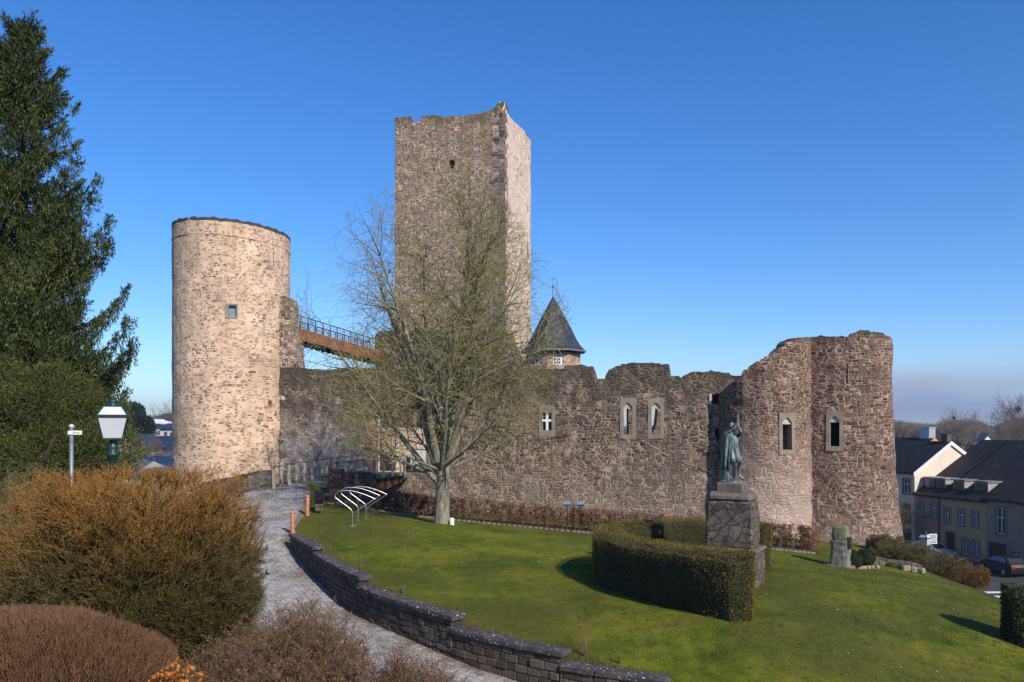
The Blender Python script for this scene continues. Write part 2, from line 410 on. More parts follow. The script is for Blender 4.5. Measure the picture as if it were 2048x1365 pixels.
# ================================================================ ground heights
def mq(pts, c=2.0):
    A = np.array(pts, float); xy = A[:,:2]; z = A[:,2]; n = len(A)
    d = np.sqrt(((xy[:,None]-xy[None])**2).sum(-1)+c*c)
    M = np.zeros((n+1, n+1)); M[:n,:n] = d+np.eye(n)*-.02; M[:n,n] = 1; M[n,:n] = 1
    w = np.linalg.solve(M, np.append(z, 0))
    def f(x, y):
        x = np.atleast_1d(np.asarray(x, float)); y = np.atleast_1d(np.asarray(y, float))
        return np.sqrt((x[:,None]-xy[:,0])**2+(y[:,None]-xy[:,1])**2+c*c) @ w[:n]+w[n]
    return f
common = [(-9.7,38,-4.3),(-9.4,34.5,-4.62),(-10.2,41,-3.95),(-10.9,44,-3.6),(-11.8,46.5,-3.35),(-9.2,33.2,-4.8)]
H1 = mq(common+[(-8.5,32.2,-4.72),(-7,29.2,-4.85),(-4.5,24.8,-5.05),(-1.4,21,-5.35),(1.2,18.9,-5.62),(3.4,18,-5.78),(8,15.5,-6.1),(14,13,-6.6),
 (-3.3,38,-4.7),(-6.8,34,-4.3),(3,25,-5.1),(6,20,-4.95),(9,27.5,-5.05),(7,24,-5.02),(0,30,-4.85),(4,33,-5.05),(-7,43,-4.6),(-3.8,41.8,-4.85),(3.1,39.2,-5.2),
 (9,37.5,-5.5),(14,36.4,-5.8),(13.5,33,-5.85),(18.5,31,-6.6),(13,21,-5.85),(10,18,-5.75),(17.5,25,-6.3),(20.6,41.4,-6.7),(-5,48.5,-5.4),(3,47,-5.4),
 (12,43.5,-5.9),(-8.5,50,-6.0),(16.6,36,-6.1),(24,38,-8.8),(26,50,-11.2),(30,60,-12.2),(36,65,-12.15),(45,60,-11.7),(38,75,-12.1),(45,72,-11.8),
 (23,28,-8.2),(30,44,-11.6),(30,30,-11),(40,40,-11.8),(20,12,-8.5),(60,60,-11.6),(34,54,-12.1),(40,56,-11.95),(44,50,-11.8),(60,90,-12.5),(40,95,-13),
 (0,62,-5),(-15,66,-6),(10,80,-8),(26,85,-12),(15,58,-8),(0,99,-12),(18,45,-7),(22,52,-9.5),(35,20,-11.5),(30,5,-11),(60,20,-12),(6,10,-6.6),(2,10,-5.6),(5,2,-4)])
H2 = mq(common+[(-9.7,32.6,-5.0),(-7,28.6,-5.55),(-5.9,27,-5.7),(-3.2,23.1,-5.87),(0,19.7,-6.12),(2.5,17.8,-6.35),(6,15.5,-6.75),
 (-10,29,-5.3),(-7.5,24,-5.75),(-5.6,20.9,-5.9),(-2.5,17.2,-6.2),(.2,14.6,-6.45),(3,12.5,-6.8),(-12.8,33,-4.8),(-12.6,38,-4.25),(-13.2,42,-3.9),
 (0,0,-1.72),(-2,3,-1.9),(-2.5,7,-2.6),(-3,10.3,-3.35),(-5.2,10.7,-3.25),(-1,9,-3.6),(1.2,8.4,-3.9),(3,7,-4.2),(-8.5,17,-3.7),(-7,13,-3.4),(-14,25,-3.7),(-15,33,-4.1),(-9.5,22,-4.6),(-11,27,-4.7),(-9,10,-2.8),(-5,4,-1.9),
 (-14,47,-3.6),(-16,44,-3.9),(-20,50,-5.5),(-22,40,-5.5),(-30,60,-9.5),(-30,90,-13),(-20,80,-11.5),(-40,30,-6),(-30,10,-3),(-44,99,-13),(-10,-10,-1.7),(3,-8,-1.9),(-44,60,-11),(6,3,-3.4),(-18,55,-5.5)])
STEP_LINE = [(-9.3,33.2),(-8.9,32.6),(-7.10,29.25),(-4.53,24.6),(-1.43,20.85),(1.2,18.7),(3.44,17.7),(6.5,15.6),(10,13),(14,9.5),(18,5),(22,-2),(25,-12)]
PATH_R = [(-12.15,46.6),(-11.1,44),(-10.35,41),(-9.85,38),(-9.5,35)]+STEP_LINE
def side_dist(x, y, line=None):
    """signed distance to the path's right edge: negative on the path side"""
    L = line or PATH_R; x = np.atleast_1d(x); y = np.atleast_1d(y); best = np.full(len(x), 1e9); sg = np.ones(len(x)); par = np.zeros(len(x)); acc = 0
    for (ax, ay), (bx, by) in zip(L[:-1], L[1:]):
        dx, dy = bx-ax, by-ay; LL = dx*dx+dy*dy; t = np.clip(((x-ax)*dx+(y-ay)*dy)/LL, 0, 1)
        px, py = ax+dx*t, ay+dy*t; d = np.hypot(x-px, y-py); cr = dx*(y-ay)-dy*(x-ax)
        m = d < best; best[m] = d[m]; sg[m] = np.where(cr > 0, 1, -1)[m]; par[m] = (acc+t*math.sqrt(LL))[m]; acc += math.sqrt(LL)
    return best*sg, par
def hn(x, y):   # small undulation of the turf
    return np.array([.035*noise.noise(Vector((a*.35, b*.35, 0)))+.012*noise.noise(Vector((a*1.7, b*1.7, 5))) for a, b in zip(np.atleast_1d(x), np.atleast_1d(y))])
def far_h(x, y):
    x = np.atleast_1d(np.asarray(x, float)); y = np.atleast_1d(np.asarray(y, float)); d = np.hypot(x, y)
    base = -13+np.clip((40-y)/60, 0, 1)*7.5*np.clip(1-np.abs(x-10)/120, 0, 1)
    n = np.array([noise.noise(Vector((a/260, b/260, 1.5))) for a, b in zip(x, y)])
    rise = np.clip((d-190)/520, 0, 1); rise = rise*rise*(3-2*rise)
    return base+rise*(7+5*n)
def height(x, y, region='auto'):
    x = np.atleast_1d(np.asarray(x, float)); y = np.atleast_1d(np.asarray(y, float))
    d, _ = side_dist(x, y); w = np.clip(d/1.6+.5, 0, 1)
    hard = y < 34.2
    if region == 'lawn': w = np.where(hard, 1, w)
    elif region == 'path': w = np.where(hard, 0, w)
    else: w = np.where(hard, (d > 0).astype(float), w)
    h = H1(x, y)*w+H2(x, y)*(1-w)
    m = np.minimum.reduce([x+45, 65-x, y+14, 100-y]); b = np.clip(1-m/10, 0, 1); b = b*b*(3-2*b)
    return h*(1-b)+far_h(x, y)*b
def gz(x, y, region='auto'): return float(height(x, y, region)[0])

PATH_L = [(-16.2,45.8),(-15.0,42),(-13.9,38),(-13.2,34),(-12.3,31.4),(-10.6,28),(-8.7,24.6),(-6.3,21.3),(-3.2,17.6),(-.4,14.9),(3.0,12.6),(7,9.8),(11,6),(14,1),(16,-6),(18,-12)]
LAWN_EDGE = [(21.3,41.5),(19.6,37.2),(18.1,34.8),(18.7,31.5),(19.6,27),(20.2,21),(20.5,12),(26,2),(29,-14)]
STREET = [(33.5,45),(31.2,56),(30.5,64),(31.5,72),(34,78),(37.0,79.9),(38.3,76.1),(44.2,57.3),(48,46),(54,30),(58,14),(41,14),(37,32)]
def ring(center, a, b): return [(center[0]+a*math.cos(t), center[1]+b*math.sin(t)) for t in np.linspace(0, 2*math.pi, 24, endpoint=False)]

def ground_obj(name, poly, step, region, mat, dz=0, holes=(), near=None, uvline=None, kind='structure'):
    vo, fo = triangulate(poly, holes, step)
    used = np.unique(fo); mp = -np.ones(len(vo), int); mp[used] = np.arange(len(used)); vo = vo[used]; fo = mp[fo]
    z = height(vo[:,0], vo[:,1], region)+hn(vo[:,0], vo[:,1])+dz
    uv = None
    if uvline: d, s = side_dist(vo[:,0], vo[:,1], uvline); uv = np.stack([np.abs(d), s], 1)
    o = mesh_np(name, np.column_stack([vo, z]), fo, mat, smooth=True, uv=uv); return tag(o, kind=kind)

# ---- ground materials
def grass_mat():
    m, nt, b, out = new_mat('grass'); g = G(nt); c = g.coord()
    n1 = g.noise(c, .55, 5, .6); n2 = g.noise(c, 2.3, 6, .7); n3 = g.noise(c, 22, 5, .75); n4 = g.noise(c, .16, 3)
    f = g.math('ADD', g.math('MULTIPLY', n1, .45), g.math('ADD', g.math('MULTIPLY', n2, .35), g.math('MULTIPLY', n3, .3)))
    col = g.ramp(f, [(.38,(.026,.036,.006)),(.46,(.058,.080,.008)),(.53,(.10,.128,.010)),(.64,(.20,.19,.018))])
    col = g.mix(g.rng(g.noise(c, .33, 5, .7), .50, .66, 0, .5), col, (.04,.062,.010))
    col = g.mix(g.rng(n4, .42, .58, 0, .6), col, (.085,.078,.018))
    dry = g.rng(g.noise(c, 1.1, 6, .7, dist=.6), .54, .68, 0, .7); col = g.mix(dry, col, (.10,.072,.030))
    g.l(col, b.inputs['Base Color']); b.inputs['Roughness'].default_value = .95; b.inputs['Specular IOR Level'].default_value = .1
    g.l(g.bump(g.math('ADD', g.math('MULTIPLY', n3, .7), n2), .9, .06), b.inputs['Normal']); return m
def cobble_mat():
    m, nt, b, out = new_mat('cobbles'); g = G(nt); c = g.coord(); uv = g.coord('UV')
    w = g.scale(g.vadd(g.noise(c, 1.5, 3, out='Color'), (-.5,-.5,-.5)), .10)
    p = g.mapping(g.vadd(uv, w), (5.4, 4.4, 1))
    v = g.n('ShaderNodeTexBrick'); v.offset = .5; g.l(g.mapping(g.vadd(uv, w), (1,1,1), rot=(0,0,0)), v.inputs['Vector'])
    d = g.voro(p, 1, 'DISTANCE_TO_EDGE', .38, 'Distance'); cell = g.sep(g.voro(p, 1, 'F1', .38, 'Color')); g.nt.nodes.remove(v)
    fine = g.noise(c, 30, 5, .7); big = g.noise(c, .5, 5, .6); mid = g.noise(c, 2.5, 5, .65)
    stone = g.ramp(cell[0], [(0,(.17,.16,.165)),(.35,(.27,.26,.265)),(.7,(.38,.365,.36)),(1,(.31,.26,.24))])
    stone = g.mix(g.rng(fine, .35, .7, 0, .5), stone, (.42,.40,.39))
    dust = g.mix(g.rng(mid, .4, .6), (.17,.155,.14), (.42,.40,.375))
    joint = g.mix(g.rng(big, .5, .62, 0, .65), dust, (.09,.085,.045))
    mk = g.rng(g.math('ADD', d, g.rng(fine, .3, .7, -.03, .03)), .03, .13, 0, 1, True)
    worn = g.rng(big, .42, .6, 1, .35)
    col = g.mix(g.math('MULTIPLY', mk, worn), joint, stone)
    vv = g.sep(uv)[0]; edge = g.math('ADD', vv, g.rng(mid, .3, .7, -.25, .25))
    col = g.mix(g.rng(edge, .15, .55, .75, 0, True), col, (.16,.105,.06))       # leaves and soil along the wall foot
    g.l(col, b.inputs['Base Color']); b.inputs['Roughness'].default_value = .8; b.inputs['Specular IOR Level'].default_value = .35
    g.l(g.bump(g.math('ADD', g.math('MULTIPLY', mk, g.rng(cell[1], 0, 1, .7, 1)), g.math('MULTIPLY', fine, .25)), .8, .03), b.inputs['Normal']); return m
def soil_mat(name, cols, s=1.2):
    m, nt, b, out = new_mat(name); g = G(nt); c = g.coord(); f = g.math('ADD', g.math('MULTIPLY', g.noise(c, s, 5, .6), .6), g.math('MULTIPLY', g.noise(c, s*18, 5, .75), .4))
    k = len(cols); g.l(g.ramp(f, [(.3+.4*i/(k-1), q) for i, q in enumerate(cols)]), b.inputs['Base Color']); b.inputs['Roughness'].default_value = .95
    b.inputs['Specular IOR Level'].default_value = .1; g.l(g.bump(g.noise(c, s*14, 6, .7), .8, .05), b.inputs['Normal']); return m
M_grass = grass_mat(); M_cob = cobble_mat()
M_soil = soil_mat('soil', [(.03,.022,.014),(.07,.05,.03),(.10,.085,.04)])
M_bankg = soil_mat('rough_grass', [(.025,.035,.010),(.06,.075,.018),(.11,.10,.035)])
M_asph = soil_mat('asphalt', [(.045,.045,.05),(.06,.06,.065),(.085,.085,.09)], .8)
M_far = soil_mat('far_fields', [(.045,.055,.02),(.075,.08,.03),(.11,.09,.055)], .02)
M_hill = M_far

lawn_poly = [(-12.15,46.6),(-11.1,44),(-10.35,41),(-9.85,38),(-9.5,35)]+STEP_LINE[:-1]+[(25,-14),(29,-14)]+LAWN_EDGE[::-1][1:]+[(20.3,42.6),(12.5,45.2),(-5,50.5),(-9.2,51.6),(-9.6,47.8)]
ground_obj('lawn', lawn_poly, .55, 'lawn', M_grass)
path_poly = PATH_R[:-1]+[(25,-12),(18,-12)]+PATH_L[::-1][1:]
po = ground_obj('cobbled_path', path_poly, .5, 'path', M_cob, 0, uvline=PATH_R)
bank_poly = PATH_L+[(18,-14),(-45,-14),(-45,100),(-20,100),(-20,60),(-17,52.5),(-15.6,50.5)]
ground_obj('garden_bank', bank_poly, .8, 'path', M_bankg)
slope_poly = LAWN_EDGE+[(65,-14),(65,100),(-20,100),(-20,60),(-17,52.5),(-15.6,50.5),(-16.2,45.8),(-12.15,46.6),(-9.6,47.8),(-9.2,51.6),(-5,50.5),(12.5,45.2),(20.3,42.6)]
ground_obj('rough_slope', slope_poly, 1.3, 'auto', M_bankg, holes=[STREET])
ground_obj('street', STREET, 1.5, 'lawn', M_asph)
# far land, one sheet to the horizon with a hole for the site
def far_land():
    rs = np.concatenate([np.linspace(0, 1, 6)[:0], np.geomspace(1, 48, 34)])
    cx, cy, hx, hy = 10, 43, 55, 57; V = []; n = 120
    for k, r in enumerate(rs):
        for j in range(n):
            a = 2*math.pi*j/n; c_, s_ = math.cos(a), math.sin(a); q = 1/max(abs(c_), abs(s_))
            sq = (c_*q, s_*q); f = min(1, (r-1)/1.5)
            px = (sq[0]*(1-f)+c_*1.15*f)*hx*r; py = (sq[1]*(1-f)+s_*1.15*f)*hy*r
            V.append((cx+px, cy+py))
    V = np.array(V); z = far_h(V[:,0], V[:,1])
    Fs = [(i*n+j, i*n+(j+1) % n, (i+1)*n+(j+1) % n, (i+1)*n+j) for i in range(len(rs)-1) for j in range(n)]
    o = mesh_np('far_ground', np.column_stack([V, z]), np.array(Fs), M_far, smooth=True); tag(o, kind='structure')
far_land()
# ================================================================ castle
PINK = [(.075,.055,.05),(.17,.095,.075),(.13,.10,.09),(.22,.15,.12),(.10,.085,.08),(.19,.12,.10),(.25,.19,.16)]
GREY = [(.045,.038,.034),(.08,.064,.055),(.115,.078,.063),(.07,.063,.060),(.14,.105,.084),(.105,.064,.05)]
M_round = rubble('pale_rubble', [(.20,.13,.10),(.34,.23,.165),(.30,.24,.19),(.14,.10,.085),(.40,.28,.20),(.36,.19,.12),(.26,.21,.18)], (.61,.435,.305), 4.3, 1.6, (.09,.20), .8, .05,
   patch=[((.50,.37,.26), .5, .5, .68, .4), ((.33,.23,.16), .28, .52, .68, .5)], cover=.62, streak=((.24,.19,.10), .56, .70, 13.2, 4.5, .6), lime=((.64,.50,.38), .9, .50, .80))
M_keepL = rubble('keep_rubble', PINK+[(.30,.22,.18)], (.50,.38,.275), 3.4, 1.9, (.04,.14), 1.0, .06, patch=[((.30,.23,.18), .3, .5, .7, .45)], top=(29.8, 1.1, (.085,.080,.025)),
   streak=((.17,.125,.05), .49, .62, 30.5, 9, .85), lime=((.42,.34,.28), 1.2, .5, .78))
M_keepR = rubble('keep_rubble_limed_lit', PINK+[(.42,.30,.24),(.5,.4,.33)], (.72,.55,.43), 3.4, 1.7, (.06,.18), .7, .045, patch=[((.68,.52,.41), .35, .40, .60, .8)], cover=.55, lime=((.62,.49,.40), 1.0, .40, .62), streak=((.28,.22,.12), .54, .72, 30, 7, .5))  # limed face, paled further so its colour carries the sunlit side's brightness
M_curtain = rubble('dark_rubble', GREY, (.32,.24,.18), 3.6, 1.9, (.05,.16), 1.1, .06, patch=[((.40,.27,.16), .16, .60, .70, .5), ((.10,.085,.07), .3, .50, .66, .45)], top=(3.3, 2.6, (.075,.062,.05)), lime=((.42,.33,.265), .55, .54, .80), low=((.40,.32,.265), -5.5, -1.6, .30), pale_stretch=((.62,.53,.46), -12.5, -4.0, -4.2, -1.2, .85))
def right_mat(nm, low): return rubble(nm, [(.06,.038,.032),(.125,.057,.045),(.10,.067,.056),(.15,.08,.062),(.075,.055,.048),(.20,.125,.098),(.115,.054,.04)], (.33,.24,.185), 4.0, 1.9, (.05,.15), 1.15, .06, top=(5.3, .7, (.07,.055,.045)), lime=((.44,.33,.275), .7, .58, .84), low=low)
M_right = right_mat('red_rubble', ((.40,.30,.25), -6.6, -3.6, .3)); M_rightA = right_mat('red_rubble_limed', ((.62,.48,.41), -5.6, .2, .62))
M_scar = rubble('broken_rubble', [(.10,.075,.06),(.22,.15,.12),(.34,.26,.21),(.16,.11,.09)], (.50,.40,.32), 3.4, 1.3, (.05,.16), 1.3, .10, top=(9.0, 2.0, (.16,.14,.035)))
M_dress = plain('dressed_stone', (.23,.20,.16), .9, var=.25, nscale=2.2, bump=.35, bdist=.01, spec=.15)
M_tymp = plain('pale_sandstone', (.50,.41,.33), .9, var=.15, bump=.25, spec=.15)
M_dark = plain('dark_interior', (.02,.018,.016), .95, var=.2)  # near-black stands in for the shade inside towers and openings
M_glass = plain('window_glass', (.03,.04,.055), .12, var=.05, bump=0, spec=.8)
M_white = plain('white_paint', (.75,.75,.73), .5, var=.05, bump=.05)
M_slate = None
def slate_mat(name='slate', col=(.028,.031,.040), s=3.2, var=.35, rough=.42):
    m, nt, b, out = new_mat(name); g = G(nt); c = g.coord(); z = g.sep(c)
    rows = g.math('FRACT', g.math('MULTIPLY', z[2], s)); cell = g.sep(g.voro(g.mapping(c, (s*1.3, s*1.3, s)), 1, 'F1', .6, 'Color'))
    n = g.noise(c, 1.3, 5, .65)
    f = g.math('MULTIPLY', g.rng(cell[0], 0, 1, 1-var, 1+var), g.rng(n, .3, .7, .7, 1.4))
    sc = g.n('ShaderNodeVectorMath', operation='SCALE'); sc.inputs[0].default_value = col; g.l(f, sc.inputs['Scale']); g.l(sc.outputs[0], b.inputs['Base Color'])
    b.inputs['Roughness'].default_value = rough; b.inputs['Specular IOR Level'].default_value = .5 if rough < .6 else .25
    g.l(g.bump(g.math('ADD', rows, g.math('MULTIPLY', cell[1], .5)), .5, .02), b.inputs['Normal']); return m
M_slate = slate_mat(); M_slateG = slate_mat('weathered_slate', (.16,.165,.18)); M_slateB = slate_mat('blue_slate', (.020,.032,.062))
M_corten = plain('corten_steel', (.23,.085,.045), .75, var=.35, nscale=1.2, bump=.2); M_steel = plain('galvanised_steel', (.22,.22,.22), .5, .5, .15)
M_drust = plain('dark_rust', (.055,.03,.024), .7, .2, .3, 2)

def line_map(A, B, zc=0):
    A = Vector(A); B = Vector(B); d = (B-A).normalized(); n = Vector((-d.y, d.x)) # inward (away from camera) normal
    def f(s, z, dep): return (A.x+d.x*s+n.x*dep, A.y+d.y*s+n.y*dep, z)
    f.d = d; f.n = n; f.L = (B-A).length; f.A = A; return f
def s_at(f, u):   # distance along the wall that stands on the sight line of column u
    k = (u-1024)/F; return (k*f.A.y-f.A.x)/(f.d.x-k*f.d.y)
def zz(f, s, v): y = f.A.y+f.d.y*s; return (VH-v)/F*y
def frame_window(f, sc, z0, z1, w, parent, arch=True, ew=.30, dep=.45, tymp=True, name='window'):
    """dressed stone surround standing 3 cm proud, trefoil head over the opening, tympanum set back"""
    zt = z1+(.62 if arch else .22); ow = w/2
    outl = rect(sc-ow-ew, sc+ow+ew, z0-.26, zt)
    hole = [(sc-ow, z0), (sc+ow, z0), (sc+ow, z1)]
    if arch:
        r = w*.30
        hole += [(sc+ow, z1+.02)]
        for a in np.linspace(-.1, 1.6, 5): hole.append((sc+ow-r*.55+r*.55*math.cos(a), z1+.10+r*.55*math.sin(a)))
        for a in np.linspace(.35, math.pi-.35, 7): hole.append((sc+r*.95*math.cos(a), z1+.20+r*.95*math.sin(a)))
        for a in np.linspace(1.6, 3.3, 5): hole.append((sc-ow+r*.55+r*.55*math.cos(a), z1+.10+r*.55*math.sin(a)))
    hole += [(sc-ow, z1)]
    g_ = lambda s, z, d: f(s, z, d-.035)
    wo_ = slab('window_surround', outl, [hole], g_, dep, M_dress, parent, .3, .004)
    if arch:
        h2 = lambda s, z, d: f(s, z, d+.06)
        slab('tympanum', [(sc-ow+.001, z1), (sc+ow-.001, z1), (sc+ow-.001, zt-.08), (sc-ow+.001, zt-.08)], [], h2, .15, M_tymp, wo_ if False else parent, .4, 0)
    return rect(sc-ow-ew+.03, sc+ow+ew-.03, z0-.23, zt-.03)

# ---------------------------------------------------------------- round tower
RC = Vector((-19.05, 54.5)); RR = 3.80
def cylmap(c, r, a0, batter=None, rz=None):
    def f(s, z, d):
        rr = r-d+(batter(z) if batter else 0); a = a0+s/r
        return (c[0]+rr*math.cos(a), c[1]+rr*math.sin(a), z)
    return f
rt = empty('round_tower', (RC.x, RC.y, -5.0), 'tall pale cylindrical stone tower with a dark rim, left of the square keep', 'castle tower')
fr = cylmap(RC, RR, R(90)); CIRC = 2*math.pi*RR
def cs(ang): return ((R(ang)-R(90)) % (2*math.pi))*RR
# head of the tower dips towards the right as seen from the path
def rtop(s): a = R(90)+s/RR; return 12.98-.20*math.cos(a)-.10*math.sin(a)
def u_to_s(u, front=True):
    k = (u-1024)/F; # ray x = k y, hit front of circle
    a = 1+k*k; b = -2*(RC.x*k+RC.y); c = RC.x**2+RC.y**2-RR*RR; D = b*b-4*a*c; y = (-b-math.sqrt(max(D,0)))/(2*a); x = k*y
    return ((math.atan2(y-RC.y, x-RC.x)-R(90)) % (2*math.pi))*RR, y
top = [(s, rtop(s)) for s in np.linspace(0, CIRC, 70)]
outl = [(0,-5.2),(CIRC,-5.2)]+top[::-1]
s1, y1 = u_to_s(465); zw0 = (VH-633)/F*y1; zw1 = (VH-611)/F*y1
s2, y2 = u_to_s(547); zl0 = (VH-532)/F*y2; zl1 = (VH-505)/F*y2
s3, y3 = u_to_s(382); s4, y4 = u_to_s(540)
holes = [rect(s1-.24, s1+.24, zw0, zw1), rect(s2-.05, s2+.05, zl0, zl1), rect(s3-.05, s3+.05, (VH-803)/F*y3, (VH-792)/F*y3), rect(s4-.09, s4+.09, (VH-811)/F*y4, (VH-803)/F*y4)]
slab('tower_wall', outl, holes, fr, 1.0, M_round, rt, .55, .05)
# coping course, dark, a little proud
cap = [(s, rtop(s)-.02) for s in np.linspace(0, CIRC, 70)]
slab('coping', [(s, z-.08) for s, z in cap]+[(s, z+.10+.04*math.sin(s*9)+.03*math.sin(s*23)) for s, z in cap][::-1], [], lambda s, z, d: fr(s, z, d-.02), 1.05, plain('dark_coping', (.055,.047,.042), .95, var=.4, nscale=2), rt, .4, .02)
slab('string_course', [(s, z-.98) for s, z in cap]+[(s, z-.92) for s, z in cap][::-1], [], lambda s, z, d: fr(s, z, d-.03), .05, M_round, rt, .6, .0)
mb = MB(); mb.lathe([(RR-.9, -5.1), (RR-.9, -4.9), (RR-.95, 12.6), (.1, 12.7)], (RC.x, RC.y, 0), 24); mb.build('dark_filler', M_dark, rt, True)  # unseen closed core, added to keep the tower's openings dark
wf = slab('window_surround', rect(s1-.44, s1+.32, zw0-.14, zw1+.10), [rect(s1-.235, s1+.235, zw0+.01, zw1-.01)], lambda s, z, d: fr(s, z, d-.03), .3, M_dress, rt, .3, 0)
slab('pane', rect(s1-.24, s1+.24, zw0, zw1), [], lambda s, z, d: fr(s, z, d+.22), .03, plain('pale_blue_glass', (.16,.22,.28), .25, var=.1, bump=0), wf, .3, 0)
slab('loop_jamb', rect(s2-.25, s2-.07, zl0-.05, zl1+.05), [], lambda s, z, d: fr(s, z, d-.02), .2, M_tymp, rt, .3, 0)
slab('putlog_stone', rect(s4-.18, s4+.18, (VH-814)/F*y4, (VH-800)/F*y4), [rect(s4-.085, s4+.085, (VH-810.5)/F*y4, (VH-803.5)/F*y4)], lambda s, z, d: fr(s, z, d-.02), .2, plain('red_sandstone', (.30,.12,.07), .9), rt, .3, 0)

# broken stub of wall clinging to the tower side
fs = line_map((-15.45, 53.2), (-13.9, 53.0)); Lz = lambda v: (VH-v)/F*53.1
stub = [(-.5,-4.5),(1.9,-4.5),(1.95,Lz(735)),(1.75,Lz(715)),(1.72,Lz(690)),(1.35,Lz(672)),(1.2,Lz(650)),(1.05,Lz(640)),(1.1,Lz(610)),(.85,Lz(596)),(.3,Lz(592)),(-.5,Lz(590))]
o = slab('broken_wall', [(a if a < 0 else .18+a*.56, b) for a, b in stub], [], lambda s, z, d: fs(s, z, d), 1.3, M_scar, None, .3, .13, nsc=2)
tag(o, 'ragged mossy stump of old wall clinging to the right side of the round tower', 'ruined wall'); rebase(o, (-14.6, 53.2, -4.5))

# ---------------------------------------------------------------- curtain wall
fc = line_map((-15.6, 53.2), (12.9, 44.8)); 
cw = empty('curtain_wall', (-1.5, 49.2, -5.5), 'long dark curtain wall with a broken top, joining the round tower and the right ruin', 'castle wall')
def cz(u, v): s = s_at(fc, u); return (s, zz(fc, s, v))
topu = [(560,735),(600,736),(640,740),(668,739),(700,736),(740,737),(790,738),(850,738),(930,740),(1000,742),(1060,738),(1100,738),(1128,736),(1136,731),(1160,729),(1182,733),(1187,746),(1190,757),(1204,758),(1210,752),(1216,740),(1232,731),(1262,726),(1300,725),(1330,730),(1337,738),(1339,752),(1358,755),(1372,748),(1385,742),(1405,746),(1420,741),(1440,745),(1460,750),(1490,760)]
tp = jag([cz(u, v) for u, v in topu], .33, .05, 3, .45)
s_end = tp[-1][0]; s_beg = tp[0][0]
arc = []
sa, za = cz(746, 925); sb, _ = cz(852, 925); zb = -3.05
zs = zz(fc, sa, 843); zc_ = zz(fc, (sa+sb)/2, 806)
hole_gate = [(sa, zb), (sb, zb), (sb, zs)]+[((sa+sb)/2+(sb-sa)/2*math.cos(a), zs+(zc_-zs)*math.sin(a)) for a in np.linspace(.15, math.pi-.15, 11)]+[(sa, zs)]
wh = []
for u0, u1 in ((1247,1265),(1303,1321)):
    s0_, s1_ = s_at(fc, u0), s_at(fc, u1); sc_ = (s0_+s1_)/2; z0_, z1_ = zz(fc, sc_, 869), zz(fc, sc_, 818)
    wh.append(frame_window(fc, sc_, z0_, z1_, s1_-s0_, cw, True, .20, .16))
# mullioned window left of the pair
sm = s_at(fc, 1094); zm0, zm1 = zz(fc, sm, 861), zz(fc, sm, 826)
wm = rect(sm-.30, sm+.30, zm0, zm1)
fq = slab('window_surround', rect(sm-.50, sm+.50, zm0-.4, zm1+.45), [rect(sm-.29, sm+.29, zm0, zm1)], lambda s, z, d: fc(s, z, d-.03), .35, M_dress, cw, .35, .005)
mbx = []
zmid = zm0+(zm1-zm0)*.56
slab('mullion_cross', [(sm-.07,zm0),(sm+.07,zm0),(sm+.07,zmid-.07),(sm+.29,zmid-.07),(sm+.29,zmid+.07),(sm+.07,zmid+.07),(sm+.07,zm1),(sm-.07,zm1),(sm-.07,zmid+.07),(sm-.29,zmid+.07),(sm-.29,zmid-.07),(sm-.07,zmid-.07)], [], lambda s, z, d: fc(s, z, d+.0), .06, M_white, fq, .5, 0)
slab('pane', rect(sm-.29, sm+.29, zm0, zm1), [], lambda s, z, d: fc(s, z, d+.16), .02, M_glass, fq, .5, 0)
# little square hole near the right end
sh = s_at(fc, 1431); zh0, zh1 = zz(fc, sh, 808), zz(fc, sh, 789)
hole_sq = rect(sh-.2, sh+.2, zh0, zh1)
fh = slab('window_surround', [(sh-.34,zh0-.08),(sh-.2,zh0-.08),(sh-.2,zh1+.04),(sh-.34,zh1+.04)], [], lambda s, z, d: fc(s, z, d-.02), .2, M_tymp, cw, .5, .01)
# dark-backed recess in the wall behind the statue
sr0 = s_at(fc, 1429); zr = zz(fc, sr0, 858); 
hole_rec = [(s_at(fc,1440), zz(fc,sr0,985)), (s_at(fc,1462), zz(fc,sr0,985)), (s_at(fc,1462), zr-.05), (s_at(fc,1452), zr+.02), (sr0+.1, zr+.05), (sr0, zr-.1), (sr0+.15, zz(fc,sr0,885)), (s_at(fc,1438), zz(fc,sr0,893))]
cw_out = [(s_beg,-7.0),(s_end,-7.0)]+tp[::-1]
wm_h = rect(sm-.47, sm+.47, zm0-.37, zm1+.42)
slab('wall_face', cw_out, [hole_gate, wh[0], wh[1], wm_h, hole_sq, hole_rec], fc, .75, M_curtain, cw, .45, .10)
# closing back behind the blind recess, square hole and mullioned window
for nm, (a_, b_, c_, d_) in (('recess_back', (sr0-.3, s_at(fc,1475), zz(fc,sr0,1000), zr+.4)), ('recess_back', (sh-.4, sh+.4, zh0-.3, zh1+.3)), ('recess_back', (sm-.7, sm+.7, zm0-.7, zm1+1))):
    slab(nm, rect(a_, b_, c_, d_), [], lambda s, z, d: fc(s, z, d+.78), .15, M_dark, cw, 1, 0)
